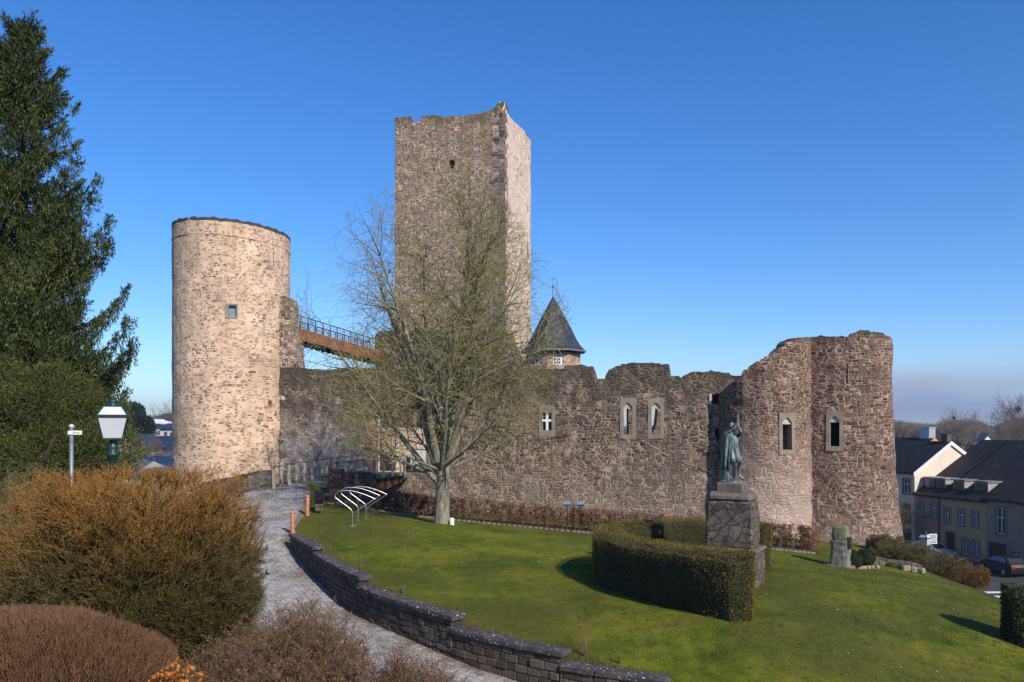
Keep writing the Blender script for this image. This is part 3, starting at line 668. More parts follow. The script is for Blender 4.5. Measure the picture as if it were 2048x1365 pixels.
# voussoirs of the gate arch: a ring of narrow red stones
mv = MB(); n_v = 22; ca, cb = (sa+sb)/2, zs
for i in range(n_v):
    a0, a1 = math.pi*i/n_v+.02, math.pi*(i+1)/n_v-.02
    vs = []
    for dep in (-.05, .35):
        for (a, rr) in ((a0,0),(a1,0),(a1,.34),(a0,.34)):
            rx = (sb-sa)/2+rr; rz_ = (zc_-zs)+rr; vs.append(fc(ca+rx*math.cos(a), cb+rz_*math.sin(a), dep))
    mv.add(vs, [(0,1,2,3),(7,6,5,4),(0,4,5,1),(1,5,6,2),(2,6,7,3),(3,7,4,0)])
mv.build('gate_arch', rubble('arch_stone', [(.10,.07,.06),(.19,.13,.10),(.16,.12,.10)], (.2,.15,.12), 2.4, 1, bump=.5, bdist=.02), cw, True)
mj = MB()   # dressed jamb stones left of the gate
z_ = zb
rj = random.Random(4)
while z_ < zs:
    h_ = rj.uniform(.2,.34); w_ = rj.uniform(.25,.6)
    vs = [fc(s_, q, dep) for dep in (-.04,.4) for s_, q in ((sa-w_,z_),(sa+.02,z_),(sa+.02,z_+h_-.015),(sa-w_,z_+h_-.015))]
    mj.add(vs, [(0,1,2,3),(7,6,5,4),(0,4,5,1),(1,5,6,2),(2,6,7,3),(3,7,4,0)]); z_ += h_
mj.build('gate_jamb', plain('orange_sandstone', (.36,.20,.12), .9, var=.35, nscale=1.5, bump=.4), cw, True)
# scar: a paler raking line where a vanished roof met the wall
pl = [(1265,872),(1300,890),(1340,915),(1380,930),(1420,945),(1438,957)]
sc_pts = [cz(u, v) for u, v in pl]
slab('raking_scar', jag([(s, z-.03) for s, z in sc_pts], .2, .04, 2, 0)+jag([(s, z+.04) for s, z in sc_pts], .2, .04, 4, 0)[::-1], [], lambda s, z, d: fc(s, z, d-.02), .2, plain('old_mortar', (.30,.23,.18), .95, var=.4, nscale=5, bump=.5), cw, .2, .10, nsc=1.3)

# inner wall seen through the arch, low white wall and iron gate
fi = line_map((-13.5, 60), (-3, 57.0)); 
o = slab('courtyard_wall', rect(0, 10.5, -5, -.2), [], fi, .8, M_keepR, None, .6, .05); tag(o, 'rubble wall inside the courtyard, seen through the gate arch', 'castle wall'); rebase(o, (-8, 58.6, -5))
mb = MB(); A = fc((sa+sb)/2-.4, 0, 1.9); 
o = slab('low_white_wall', rect(sa-.2, sb+1.6, -3.4, -1.72), [], lambda s, z, d: fc(s, z, d+6.4), .3, plain('limewash', (.62,.60,.55), .9), None, 1, 0); tag(o, 'low whitewashed wall just inside the gate arch', 'wall'); rebase(o, fc(ca, -3.4, 6.5))
gt = empty('iron_gate', fc(sa+.4, -3.0, 1.0), 'dark rust red gate leaf with slim bars above a solid panel in the gate arch', 'gate')
mg = MB(); wv = .95
def gp(t, z, d=0): return fc(sa+.12+t, z, .75+d+t*.5)
def gbox(m, t0, t1, z0, z1, d0, d1):
    m.add([gp(t,z,d) for d in (d0,d1) for t,z in ((t0,z0),(t1,z0),(t1,z1),(t0,z1))], [(0,1,2,3),(7,6,5,4),(0,4,5,1),(1,5,6,2),(2,6,7,3),(3,7,4,0)])
gbox(mg, 0, .9, -3.0, -1.95, 0, .04); mg.build('gate_panel', M_drust, gt, True)
mg = MB(); gbox(mg, 0, .06, -1.95, .2, 0, .05); gbox(mg, .84, .9, -1.95, .2, 0, .05); gbox(mg, .06, .84, .14, .2, 0, .05); mg.build('gate_frame', M_drust, gt, True)
mg = MB(); [gbox(mg, .12+i*.09, .145+i*.09, -1.95, .14, .01, .035) for i in range(8)]; mg.build('gate_bars', M_drust, gt, True)

# ---------------------------------------------------------------- right hand ruin: half round tower and larger bastion
ra = empty('half_round_tower', (15.0, 45.0, -6.0), 'reddish half round tower with a sloping ruined top, directly behind the bronze statue', 'castle tower')
AC = Vector((14.25, 45.2)); AR = 2.52
fa = cylmap(AC, AR, R(140), batter=lambda z: .05*max(0, -z)*.5)
def a_s(u):
    k = (u-1024)/F; a = 1+k*k; b = -2*(AC.x*k+AC.y); c = AC.x**2+AC.y**2-AR*AR; D = b*b-4*a*c
    y = (-b-math.sqrt(max(D,0)))/(2*a); x = k*y; return ((math.atan2(y-AC.y, x-AC.x)-R(140)) % (2*math.pi))*AR, y
ta = []
for u, v in ((1453,773),(1460,768),(1470,760),(1480,752),(1487,738),(1505,730),(1520,718),(1535,712),(1550,702),(1562,693),(1580,681),(1600,676),(1618,676)):
    s, y = a_s(u); ta.append((s, (VH-v)/F*y))
s_l = ta[0][0]; L_a = 218/360*2*math.pi*AR
tt = [(0, 1.2), (s_l*.6, 1.7)]+ta+[(L_a, 4.6)]
tt = jag([(a, b) for a, b in tt], .3, .05, 8, .5)
sw, yw = a_s(1574); zw0, zw1 = (VH-900)/F*yw, (VH-849)/F*yw
ha = frame_window(fa, sw, zw0, zw1, .52, ra, True, .18, .4)
slab('tower_wall', [(0,-8),(L_a,-8)]+tt[::-1], [ha], fa, 1.0, M_rightA, ra, .4, .09)
mb = MB(); mb.lathe([(AR-.9,-7.5),(AR-.9,1.5),(.2,1.6)], (AC.x, AC.y, 0), 20); mb.build('dark_core', M_dark, ra, True)  # hidden filler added so the window reads dark under the open top
# bastion: plan follows a gentle curve then a tight round corner
bs = empty('bastion', (18.0, 44.5, -7.0), 'massive reddish bastion with slit and one gothic window, at the right end of the ruin', 'castle tower')
plan = [(14.9,46.2),(15.6,44.9),(16.4,44.05),(17.4,43.3),(18.6,42.85),(19.6,42.8),(20.45,43.2),(20.98,44.0),(21.2,45.2),(21.0,47.2),(19.8,49.5),(17.5,51),(14.5,51),(13.4,49),(14.2,47)]
from itertools import accumulate
def smooth_closed(pl, it=2):
    for _ in range(it):
        q = []
        for i in range(len(pl)):
            a, b = pl[i], pl[(i+1) % len(pl)]; q += [(a[0]*.75+b[0]*.25, a[1]*.75+b[1]*.25), (a[0]*.25+b[0]*.75, a[1]*.25+b[1]*.75)]
        pl = q
    return pl
pb = smooth_closed(plan); pb.append(pb[0]); acc = [0]+list(accumulate(math.dist(pb[i], pb[i+1]) for i in range(len(pb)-1))); LB = acc[-1]
cxb, cyb = 17.6, 47
def fb(s, z, d):
    s = s % LB if s < LB else LB-1e-6
    i = int(np.searchsorted(acc, s, side='right'))-1; i = min(max(i, 0), len(pb)-2); t = (s-acc[i])/(acc[i+1]-acc[i])
    x = pb[i][0]*(1-t)+pb[i+1][0]*t; y = pb[i][1]*(1-t)+pb[i+1][1]*t
    # smooth outward normal
    j0 = max(i-2, 0); j1 = min(i+3, len(pb)-1); tx, ty = pb[j1][0]-pb[j0][0], pb[j1][1]-pb[j0][1]; L = math.hypot(tx, ty); nx, ny = ty/L, -tx/L
    bt = .045*max(0, 1.5-z)+.02*max(0, -3-z)**2
    return (x+nx*(bt-d), y+ny*(bt-d), z)
def b_s(u, z=0):
    best = None
    for s in np.linspace(0.3, LB*.5, 900):
        x, y, _ = fb(s, z, 0); e = abs(x/y-(u-1024)/F)
        if best is None or e < best[0]-1e-5: best = (e, s, y)
        if best and best[0] < 3e-4 and e > best[0]: break
    return best[1], best[2]
tb = []
for u, v in ((1612,676),(1640,672),(1690,673),(1705,668),(1718,662),(1740,663),(1757,664),(1768,670),(1786,680)):
    s, y = b_s(u, 5); tb.append((s, (VH-v)/F*y))
sx = tb[-1][0]
tb = [(0, 3.9)]+tb+[(sx+1.0, 4.55),(sx+2.2, 3.6),(LB*.62, 1.2),(LB*.96, 1.2),(LB, 3.9)]
tb = jag(tb, .3, .045, 5, .5)
sw2, yw2 = b_s(1669, -.2); zb0, zb1 = (VH-893)/F*yw2, (VH-845)/F*yw2
hb = frame_window(fb, sw2, zb0, zb1, .48, bs, True, .19, .4)
sl, yl = b_s(1694, 2.5); slit = rect(sl-.035, sl+.035, (VH-768)/F*yl, (VH-728)/F*yl)
slab('bastion_wall', [(0,-9.5),(LB,-9.5)]+tb[::-1], [hb, slit], fb, .9, M_right, bs, .4, .08)
mb = MB(); vs = [(cxb+(x-cxb)*.55, cyb+(y-cyb)*.45, z) for z in (-9, 3.6) for x, y in pb[:-1]]; nb_ = len(pb)-1
mb.add(vs, [(i, (i+1) % nb_, nb_+(i+1) % nb_, nb_+i) for i in range(nb_)]+[tuple(range(nb_, 2*nb_))]); mb.build('dark_core', M_dark, bs, True)  # hidden filler added to darken the window and slit from behind

# ---------------------------------------------------------------- keep
th = R(14.5); KC = Vector((-.75, 75)); S_ = 11.0
kd = Vector((-math.cos(th), math.sin(th))); ke = Vector((math.sin(th), math.cos(th)))
KL = KC+kd*S_; KR = KC+ke*S_; KB = KC+kd*S_+ke*S_
kp = empty('keep_tower', (KC.x-4, KC.y+6, -5), 'tall square medieval keep rising above everything, with a ruined mossy top', 'castle tower')
fl = line_map(KL, KC); frr = line_map(KC, KR)
def kz(f, u, v): s = s_at(f, u); return (s, zz(f, s, v))
topl = [(790,236),(800,236),(812,244),(838,243),(842,234),(850,232),(872,232),(890,234),(930,231),(960,226),(984,220),(990,213),(996,207),(1002,203),(1008,203)]
tl_ = [kz(fl, u, v) for u, v in topl]; tl_[0] = (0, tl_[0][1]); tl_[-1] = (S_, tl_[-1][1])
topr = [(1008,203),(1013,222),(1022,238),(1035,250),(1048,262),(1052,272),(1058,278),(1062,282)]
tr_ = [kz(frr, u, v) for u, v in topr]; tr_[0] = (0, tl_[-1][1]); tr_[-1] = (S_, tr_[-1][1])
tl_ = jag(tl_, .35, .05, 21); tr_ = jag(tr_, .5, .07, 22)
def hole_at(f, u, v0, v1, w): s = s_at(f, u); return rect(s-w/2, s+w/2, zz(f, s, v1), zz(f, s, v0))
hl = [hole_at(fl, 904, 320, 338, .6), hole_at(fl, 927, 540, 560, .22)]
hr = [hole_at(frr, 1038, 344, 352, .3), hole_at(frr, 1045, 347, 355, .3), hole_at(frr, 1039, 468, 476, .4), hole_at(frr, 1046, 622, 634, .35)]
slab('south_face', [(0,-5),(S_,-5)]+tl_[::-1], hl, fl, 1.6, M_keepL, kp, .55, .06)
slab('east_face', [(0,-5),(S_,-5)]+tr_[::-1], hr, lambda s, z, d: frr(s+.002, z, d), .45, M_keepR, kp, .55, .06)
fbk = line_map(KR, KB); fw = line_map(KB, KL)
zr_ = tr_[-1][1]; zl_ = tl_[0][1]
slab('north_face', [(0,-5),(S_,-5)]+jag([(0,zr_),(4,zr_-.5),(8,zl_-.6),(S_,zl_)], .5, .1, 31)[::-1], [], fbk, 1.6, M_keepL, kp, .8, .06)
slab('west_face', [(0,-5),(S_,-5)]+jag([(0,zl_),(5,zl_-.8),(S_,zl_)], .5, .1, 32)[::-1], [], fw, 1.6, M_keepL, kp, .8, .06)
mq_ = MB(); rj = random.Random(9); z_ = -4.9      # quoins on the near corner, long and short work
while z_ < zz(fl, S_, 225):
    h_ = rj.uniform(.28, .48); wl, wr = (rj.uniform(.9,1.3), rj.uniform(.35,.5)) if rj.random() < .5 else (rj.uniform(.4,.6), rj.uniform(.7,.95))
    for f, a, b in ((fl, S_-wl, S_+.03), (frr, -.0, wr)):
        if f is frr: a, b = .02, wr
        vs = [f(s_, q, dep) for dep in (-.035+rj.uniform(-.01,.01), .3) for s_, q in ((a,z_),(b,z_),(b,z_+h_-.03),(a,z_+h_-.03))]
        mq_.add(vs, [(0,1,2,3),(7,6,5,4),(0,4,5,1),(1,5,6,2),(2,6,7,3),(3,7,4,0)])
    z_ += h_
mq_.build('quoins', rubble('quoin_stone', [(.08,.065,.06),(.14,.10,.09),(.18,.14,.12),(.10,.085,.08)], (.2,.16,.13), 1.6, 1.4, bump=.7, bdist=.03), kp, True)
# window frame of the upper opening
hu = hl[0]; slab('window_surround', rect(hu[0][0]-.45, hu[1][0]+.12, hu[0][1]-.15, hu[2][1]+.1), [hu], lambda s, z, d: fl(s, z, d-.02), .3, M_dress, kp, .5, .01)
mb = MB(); Mk = Matrix.Translation((KC.x, KC.y, 0)) @ Matrix.Rotation(th, 4, 'Z')
mb.add([tuple(Vector((*(KC+kd*a+ke*b), z))) for z in (-4.9, 24) for a, b in ((2,2),(9,2),(9,9),(2,9))], [(0,1,2,3),(4,5,6,7),(0,1,5,4),(1,2,6,5),(2,3,7,6),(3,0,4,7)]); mb.build('dark_core', M_dark, kp, True)  # added dark block behind the keep's openings, not a real part

# lower shield wall in front of the keep
fsW = line_map((-12.0, 66), (1.6, 62.4))
def wz(u, v): s = s_at(fsW, u); return (s, zz(fsW, s, v))
tsw = jag([wz(u, v) for u, v in ((749,672),(756,664),(780,662),(830,663),(880,661),(930,663),(985,662),(1006,664),(1012,680),(1018,700),(1030,722),(1062,732))], .4, .06, 12)
sW0 = tsw[0][0]
o = slab('shield_wall', [(tsw[0][0]+.5,-5),(tsw[-1][0],-5)]+tsw[::-1]+[(sW0, zz(fsW, sW0, 700)),(sW0+.15, zz(fsW, sW0, 715)),(sW0+.5, zz(fsW, sW0, 735))], [], fsW, 3.0, rubble('shield_rubble', GREY+[(.25,.2,.17)], (.30,.25,.2), 2.8, 1.6, (.03,.13), 1.1, .08, top=(7.6, 1.2, (.06,.06,.03)), streak=((.10,.09,.035), .5, .68, 7.5, 4, .7)), None, .5, .12)
tag(o, 'lower dark rubble wall standing in front of the foot of the square keep', 'castle wall'); rebase(o, (-5, 65.5, -5))
for nm, lab, pts_ in (('ruined_wall', 'dark jagged piece of inner wall seen through the left gothic window of the curtain wall', [(1257,795),(1258,880),(1290,880),(1290,790)]), ('ruined_wall', 'dark jagged piece of inner wall seen through the right gothic window of the curtain wall', [(1312,795),(1315,822),(1312,850),(1303,869),(1300,885),(1345,885),(1345,790)])):
    Yp = 51.5; pp = [((u-1024)/F*Yp, (VH-v)/F*Yp) for u, v in pts_]
    pp = [(x, z-(4.5 if z < -.9 else 0)) for x, z in pp]
    o = slab(nm, jag(pp[:3], .2, .03, 3)+pp[3:] if False else pp, [], lambda s, z, d: (s, Yp+d, z), .9, M_curtain, None, .3, .12, nsc=3); tag(o, lab, 'ruined wall'); rebase(o, (pp[0][0], Yp, -5))

# ---------------------------------------------------------------- turret house with slate cone
TC = Vector((3.72, 72.5)); tu = empty('turret_house', (TC.x, TC.y, -4), 'small polygonal turret with a dark slate spire and white windows, right of the keep', 'turret')
M_tur = rubble('turret_stone', [(.30,.20,.13),(.24,.17,.13),(.34,.24,.16),(.2,.14,.11)], (.40,.31,.22), 3, 2.2, (.02,.08), .5, .03)
n8 = 8; rT = 2.32; angs = [R(-90+22.5+45*i+8) for i in range(n8)]
zt_ = (VH-706)/F*70.3; zb_ = -4
cor = [TC+Vector((math.cos(a), math.sin(a)))*rT/math.cos(math.pi/8) for a in angs]
for i in range(n8):
    a, b = cor[(i-1) % n8], cor[i]; f = line_map(a, b); L = f.L; hs_ = []; fac = (i in (0, 7))
    if fac:
        c0 = L/2; z0, z1 = zt_-1.05, zt_-.12; hs_ = [rect(c0-.42, c0+.42, z0, z1)]
    slab('turret_wall', rect(0, L-.003, zb_, zt_), hs_, f, .3, M_tur, tu, .8, 0)
    if fac:
        fr_ = slab('window_frame', rect(c0-.41, c0+.41, z0+.01, z1-.01), [rect(c0-.33+.31*j*1.18, c0-.33+.31*j*1.18+.19, z0+.08+.29*k, z0+.08+.29*k+.21) for j in range(2) for k in range(3)]+[rect(c0-.085, c0-.005, z0+.02, z1-.02)], lambda s, z, d: f(s, z, d+.07), .06, M_white, tu, .5, 0)
        slab('pane', rect(c0-.40, c0+.40, z0+.02, z1-.02), [], lambda s, z, d: f(s, z, d+.15), .02, M_glass, fr_, .5, 0)
mb = MB(); Z = lambda v: (VH-v)/F*72.5
mb.lathe([(rT+.75, Z(704)), (rT+.62, Z(702)), (rT+.22, Z(692)), (rT-.12, Z(680)), (rT-.45, Z(665)), (rT*.55, Z(640)), (rT*.28, Z(617)), (.05, Z(594))], (TC.x, TC.y, 0), 8)
mb.build('slate_roof', M_slate, tu, True)
mb = MB(); mb.lathe([(rT+.82, Z(706)), (rT+.82, Z(703.5)), (rT+.3, Z(702.5))], (TC.x, TC.y, 0), 8); mb.build('gutter', plain('zinc', (.22,.23,.24), .5, .4), tu, True)
mb = MB(); mb.tube([(TC.x, TC.y, Z(598)), (TC.x, TC.y, Z(553))], [.05,.02], 6); mb.lathe([(.02,-.14),(.13,-.06),(.13,.06),(.02,.14)], (TC.x, TC.y, Z(573)), 8); mb.box(-.22,.22,-.02,.02,-.03,.03, Matrix.Translation((TC.x, TC.y, Z(558)))); mb.build('finial', plain('lead', (.2,.2,.2), .5, .5), tu, True)

# ---------------------------------------------------------------- high footbridge of rusted steel
fbz = empty('high_footbridge', (-11, 56, 0), 'rust brown steel footbridge running high from the round tower down to the keep wall', 'footbridge')
A = P(582, 658, 54.5); B = P(752, 706, 64.5); dAB = B-A; hd = Vector((dAB.x, dAB.y, 0)).normalized(); hn_ = Vector((-hd.y, hd.x, 0))
def fbp(t, off, z): p = A+dAB*t+hn_*off; return p+Vector((0,0,z))
def fbox(m, t0, t1, o0, o1, z0, z1): m.add([fbp(t, o_, z) for t in (t0,t1) for o_, z in ((o0,z0),(o1,z0),(o1,z1),(o0,z1))], [(3,2,1,0),(4,5,6,7),(0,1,5,4),(1,2,6,5),(2,3,7,6),(3,0,4,7)])
for off in (-.7, .7): m = MB(); fbox(m, -.06, 1, off-.04, off+.04, -.78, .02); m.build('side_girder', M_corten, fbz, True)
m = MB(); fbox(m, 0, 1, -.65, .65, -.30, -.22); m.build('deck', M_drust, fbz, True)
m = MB()
for i in range(16): t = (i+.5)/16; fbox(m, t-.004, t+.004, -.65, .65, -.92, -.4)
fbox(m, 0, 1, -.5, .5, -.78, -.6); m.build('cross_beams', M_drust, fbz, True)
for off in (-.66, .66):
    m = MB()
    for i in range(13): t = .02+.96*i/12; m.tube([fbp(t, off, 0), fbp(t-.008, off, .85)], .035, 4)
    for z in (.18,.34,.50,.66): m.tube([fbp(0, off, z), fbp(1, off, z)], .012, 4)
    m.tube([fbp(0, off, .86), fbp(1, off, .86)], .035, 6); m.build('railing', M_drust, fbz, True)
o = MB(); Q0 = P(742, 712, 64.4)
vs = []
for dy in (0, 1.4):
    for u, v in ((738,700),(775,705),(775,742),(752,742),(748,728),(735,716)): vs.append(P(u, v, 64.4)+Vector((0, dy, 0)))
o.add(vs, [(0,1,2,3,4,5),(11,10,9,8,7,6)]+[(i, (i+1) % 6, 6+(i+1) % 6, 6+i) for i in range(6)])
o = o.build('stone_corbel', M_curtain); tag(o, 'dark stone corbel carrying the lower end of the high footbridge', 'corbel'); rebase(o, P(755, 742, 64.4))
# ================================================================ entrance bridge
M_wood = plain('weathered_timber', (.36,.31,.26), .85, var=.35, nscale=2.5, bump=.4)
M_green = plain('green_matting', (.0,.16,.045), .9, var=.2)
M_deck = plain('deck_planks', (.17,.15,.135), .85, var=.4, nscale=4, bump=.4)
ZB0, ZB1 = -3.33, -3.06
def rail_run(pts, parent, h=1.15, n=10, w=.19, name='railing'):
    """posts as flat timber uprights under a thin steel handrail"""
    pts = [Vector(p) for p in pts]; L = [0]
    for a, b in zip(pts[:-1], pts[1:]): L.append(L[-1]+(b-a).length)
    def at(t):
        d = t*L[-1]; i = 0
        while i < len(pts)-2 and L[i+1] < d: i += 1
        q = (d-L[i])/(L[i+1]-L[i]); return pts[i].lerp(pts[i+1], q), (pts[i+1]-pts[i]).normalized()
    hr_ = MB(); hr_.tube([p+Vector((0,0,h)) for p in pts], .025, 6); hr_.tube([p+Vector((0,0,.12)) for p in pts], .018, 6)
    r = hr_.build('handrail', M_drust, parent, True)
    for i in range(n):
        p, d = at(i/(n-1)); m = MB(); ang = math.atan2(d.y, d.x)
        m.box(-w/2, w/2, -.05, .05, -.1, h-.03, Matrix.Translation(p) @ Matrix.Rotation(ang+.25, 4, 'Z'), bev=.01); m.build('upright', M_wood, parent, True)
br = empty('entrance_bridge', (-11.2, 47.5, -4.2), 'rust brown entrance bridge with timber railings and green matting leading to the gate arch', 'bridge')
# deck runs from the path head to the gate
pl_ = [(-12.6,45.9),(-10.0,45.2),(-6.75,48.9),(-6.5,50.55),(-8.9,51.3)]
m = MB(); zt = lambda x, y: ZB0+(ZB1-ZB0)*np.clip((y-45.5)/5.5, 0, 1)
vs = [(x, y, zt(x,y)+dz) for dz in (.03,-.22) for x, y in pl_]; n = len(pl_)
m.add(vs, [tuple(range(n)), tuple(range(2*n-1, n-1, -1))]+[(i, (i+1) % n, n+(i+1) % n, n+i) for i in range(n)]); m.build('deck', M_deck, br, True)
gm = [(-11.9,46.1),(-10.3,45.6),(-7.15,49.0),(-6.9,50.2),(-8.2,50.6)]
m = MB(); m.add([(x, y, zt(x,y)+.036) for x, y in gm], [tuple(range(len(gm)))]); m.build('green_matting', M_green, br, True)
m = MB()   # lenticular girder below the near edge
A = Vector((-10.0,45.2,ZB0-.2)); B = Vector((-6.75,48.9,ZB1-.2)); k = 12
for dep in (0, .12):
    for i in range(k+1): t = i/k; p = A.lerp(B, t); o_ = Vector((-.75,.66,0))*dep; m.v += [tuple(p+o_), tuple(p+o_-Vector((0,0,.25+.5*math.sin(math.pi*min(1, t*1.05)))))]
q = 2*(k+1)
for i in range(k): m.f += [(2*i, 2*i+2, 2*i+3, 2*i+1), (q+2*i+1, q+2*i+3, q+2*i+2, q+2*i), (2*i+1, 2*i+3, q+2*i+3, q+2*i+1)]
m.build('girder', M_corten, br, True)
m = MB()
for i in range(9): t = (i+.5)/9; p = A.lerp(B, t); m.box(-.45,.45,-.07,.07,-.02,.19, Matrix.Translation(p) @ Matrix.Rotation(R(138.7), 4, 'Z'))
m.build('cross_beams', M_drust, br, True)
rail_run([(-10.05,45.3,ZB0),(-6.9,48.9,ZB1),(-6.65,49.8,ZB1)], br, 1.15, 9)
rl = empty('timber_railing', (-13, 47.5, -3.4), 'long timber post railing with thin rusty handrail along the left side of the entrance bridge', 'railing')
rail_run([(-13.3,44.6,-3.52),(-12.3,46.3,ZB0),(-10.8,48.6,ZB1-.1),(-9.6,50.6,ZB1)], rl, 1.15, 13)

# low parapets of dark stone
M_para = rubble('parapet_stone', [(.05,.042,.036),(.09,.07,.06),(.12,.10,.085),(.07,.06,.052)], (.15,.125,.10), 3.2, 1.6, (.03,.1), 1.0, .05, lime=((.30,.27,.23), 2.2, .62, .8))
def low_wall(name, label, line, h, th, cat='wall'):
    f_pts = [Vector(p) for p in line]; acc_ = [0]
    for a, b in zip(f_pts[:-1], f_pts[1:]): acc_.append(acc_[-1]+(b-a).length)
    def f(s, z, d):
        i = 0
        while i < len(f_pts)-2 and acc_[i+1] < s: i += 1
        a, b = f_pts[i], f_pts[i+1]; t = (s-acc_[i])/(acc_[i+1]-acc_[i]); p = a.lerp(b, t); dd = (b-a).normalized()
        return (p.x-dd.y*d, p.y+dd.x*d, z)
    tp_ = jag([(acc_[i], h[i]) for i in range(len(h))], .35, .04, len(name), .3)
    o = slab(name, [(0, min(h)-2.0), (acc_[-1], min(h)-2.0)]+tp_[::-1], [], f, th, M_para, None, .35, .06, nsc=2.5); tag(o, label, cat); rebase(o, (f_pts[0].x, f_pts[0].y, min(h)-1)); return o
low_wall('stone_parapet', 'low dark stone parapet curving up to the left end of the timber railing', [(-16.6,43.0),(-15.6,43.8),(-14.3,44.3),(-13.35,44.7)], [-3.15,-2.9,-2.62,-2.55], .5)
low_wall('stone_parapet', 'low dark stone parapet between the rusty steel pillar and the near bridge railing', [(-9.75,43.6),(-9.2,44.6),(-8.6,45.2),(-7.7,45.3)], [-2.75,-2.62,-2.65,-2.8], .5)

# rusted steel pillar sign
ps = empty('steel_pillar', (-9.05, 41.4, -4.0), 'dark rusted steel pillar standing at the foot of the entrance bridge', 'pillar', rz=R(-12))
m = MB(); m.box(-.40,.36,-.16,.16,-.15,1.72, bev=.01); m.build('steel_casing', M_drust, ps)
m = MB(); m.box(-.34,.30,-.19,-.162,.05,1.60); m.build('front_panel', plain('rust_panel', (.075,.038,.028), .65, .1, .5, 1.4), ps)
m = MB(); m.box(-.52,.5,-.3,.3,-.3,.02, bev=.02); m.build('plinth', M_para, ps)

# slanted information board
ib = empty('information_board', (-9.25, 38.6, gz(-9.25,38.6)), 'small dark slanted information board beside the copper coloured post', 'board', rz=R(18))
m = MB(); m.box(.12,.18,-.035,.035,-.1,.98); m.box(-.02,.03,-.035,.035,-.1,.9); m.build('leg', M_drust, ib)
m = MB(); m.box(-.3,.2,-.02,.02,-.30,.30, Matrix.Translation((0,-.08,.86)) @ Matrix.Rotation(R(-52), 4, 'X')); m.build('panel', plain('black_gloss', (.012,.012,.014), .15, bump=0), ib)
m = MB(); m.box(-.24,.11,-.01,.01,.12,.66); m.build('backing', plain('brown_board', (.10,.055,.04), .6), ib)

# bollards: slim carved posts, copper coloured
M_copper = plain('copper_paint', (.50,.20,.12), .55, .25, .35, 6, .5, .02)
def bollard(x, y, lab, lean):
    b = empty('bollard', (x, y, gz(x, y)-.02), lab, 'bollard', 'copper coloured bollards beside the path'); b.rotation_euler = (0, lean, 1.0)
    prof = [(.10,0),(.115,.02),(.10,.10),(.092,.25),(.10,.32),(.09,.5),(.096,.58),(.088,.72),(.094,.78),(.086,.86)]
    m = MB(); m.lathe([(r*random.uniform(.94,1.06), z) for r, z in prof], n=9); m.build('shaft', M_copper, b)
    m = MB(); m.lathe([(.07,.86),(.072,.875),(.09,.885),(.095,.93),(.075,.965),(.03,.98)], n=9); m.build('cap', M_copper, b); return b
bollard(-9.4, 34.3, 'copper coloured bollard at the top end of the dry stone wall, nearer the camera', R(-2)); bollard(-9.72, 38.0, 'copper coloured bollard beside the dark information board, further up the path', R(1))

# bicycle rack: three looped tubes on a base plate each
M_inox = plain('stainless_steel', (.42,.42,.44), .45, 1.0, .05, bump=0)
def rack_loop(x, y, s, n_):
    b = empty('bicycle_stand', (x, y, gz(x, y)), ['nearest', 'middle', 'farthest'][n_]+' of three fan shaped stainless steel bicycle stands on the lawn', 'bicycle stand', 'looped bicycle stands', rz=R(6))
    T = lambda pts: [Vector((a*s, 0, c*s*1.14)) for a, c in pts]
    def rnd(pts, k=4):
        out = [pts[0]]
        for i in range(1, len(pts)-1):
            a, p, c = Vector(pts[i-1]), Vector(pts[i]), Vector(pts[i+1]); d = min(.14, (a-p).length*.45, (c-p).length*.45)
            p0 = p+(a-p).normalized()*d; p1 = p+(c-p).normalized()*d
            for j in range(k+1): t = j/k; out.append(tuple((p0*(1-t)**2+p*2*t*(1-t)+p1*t*t)))
        return out+[pts[-1]]
    loop = rnd([(0,0),(0,.60),(-.78,1.12),(-.66,1.33),(-.30,1.36),(.10,1.32),(.55,1.19),(.98,1.02)])
    m = MB(); m.tube(T(loop), .018, 8); m.tube(T(rnd([(.012,.36),(.06,.50),(.98,1.02)])), .018, 8); m.build('tube_loop', M_inox, b)
    m = MB(); m.lathe([(.17,-.01),(.17,.025),(.03,.03)], n=16); m.build('base_plate', M_steel, b)
rack_loop(-6.78, 34.0, .98, 0); rack_loop(-6.85, 35.6, .98, 1); rack_loop(-6.75, 37.0, .98, 2)

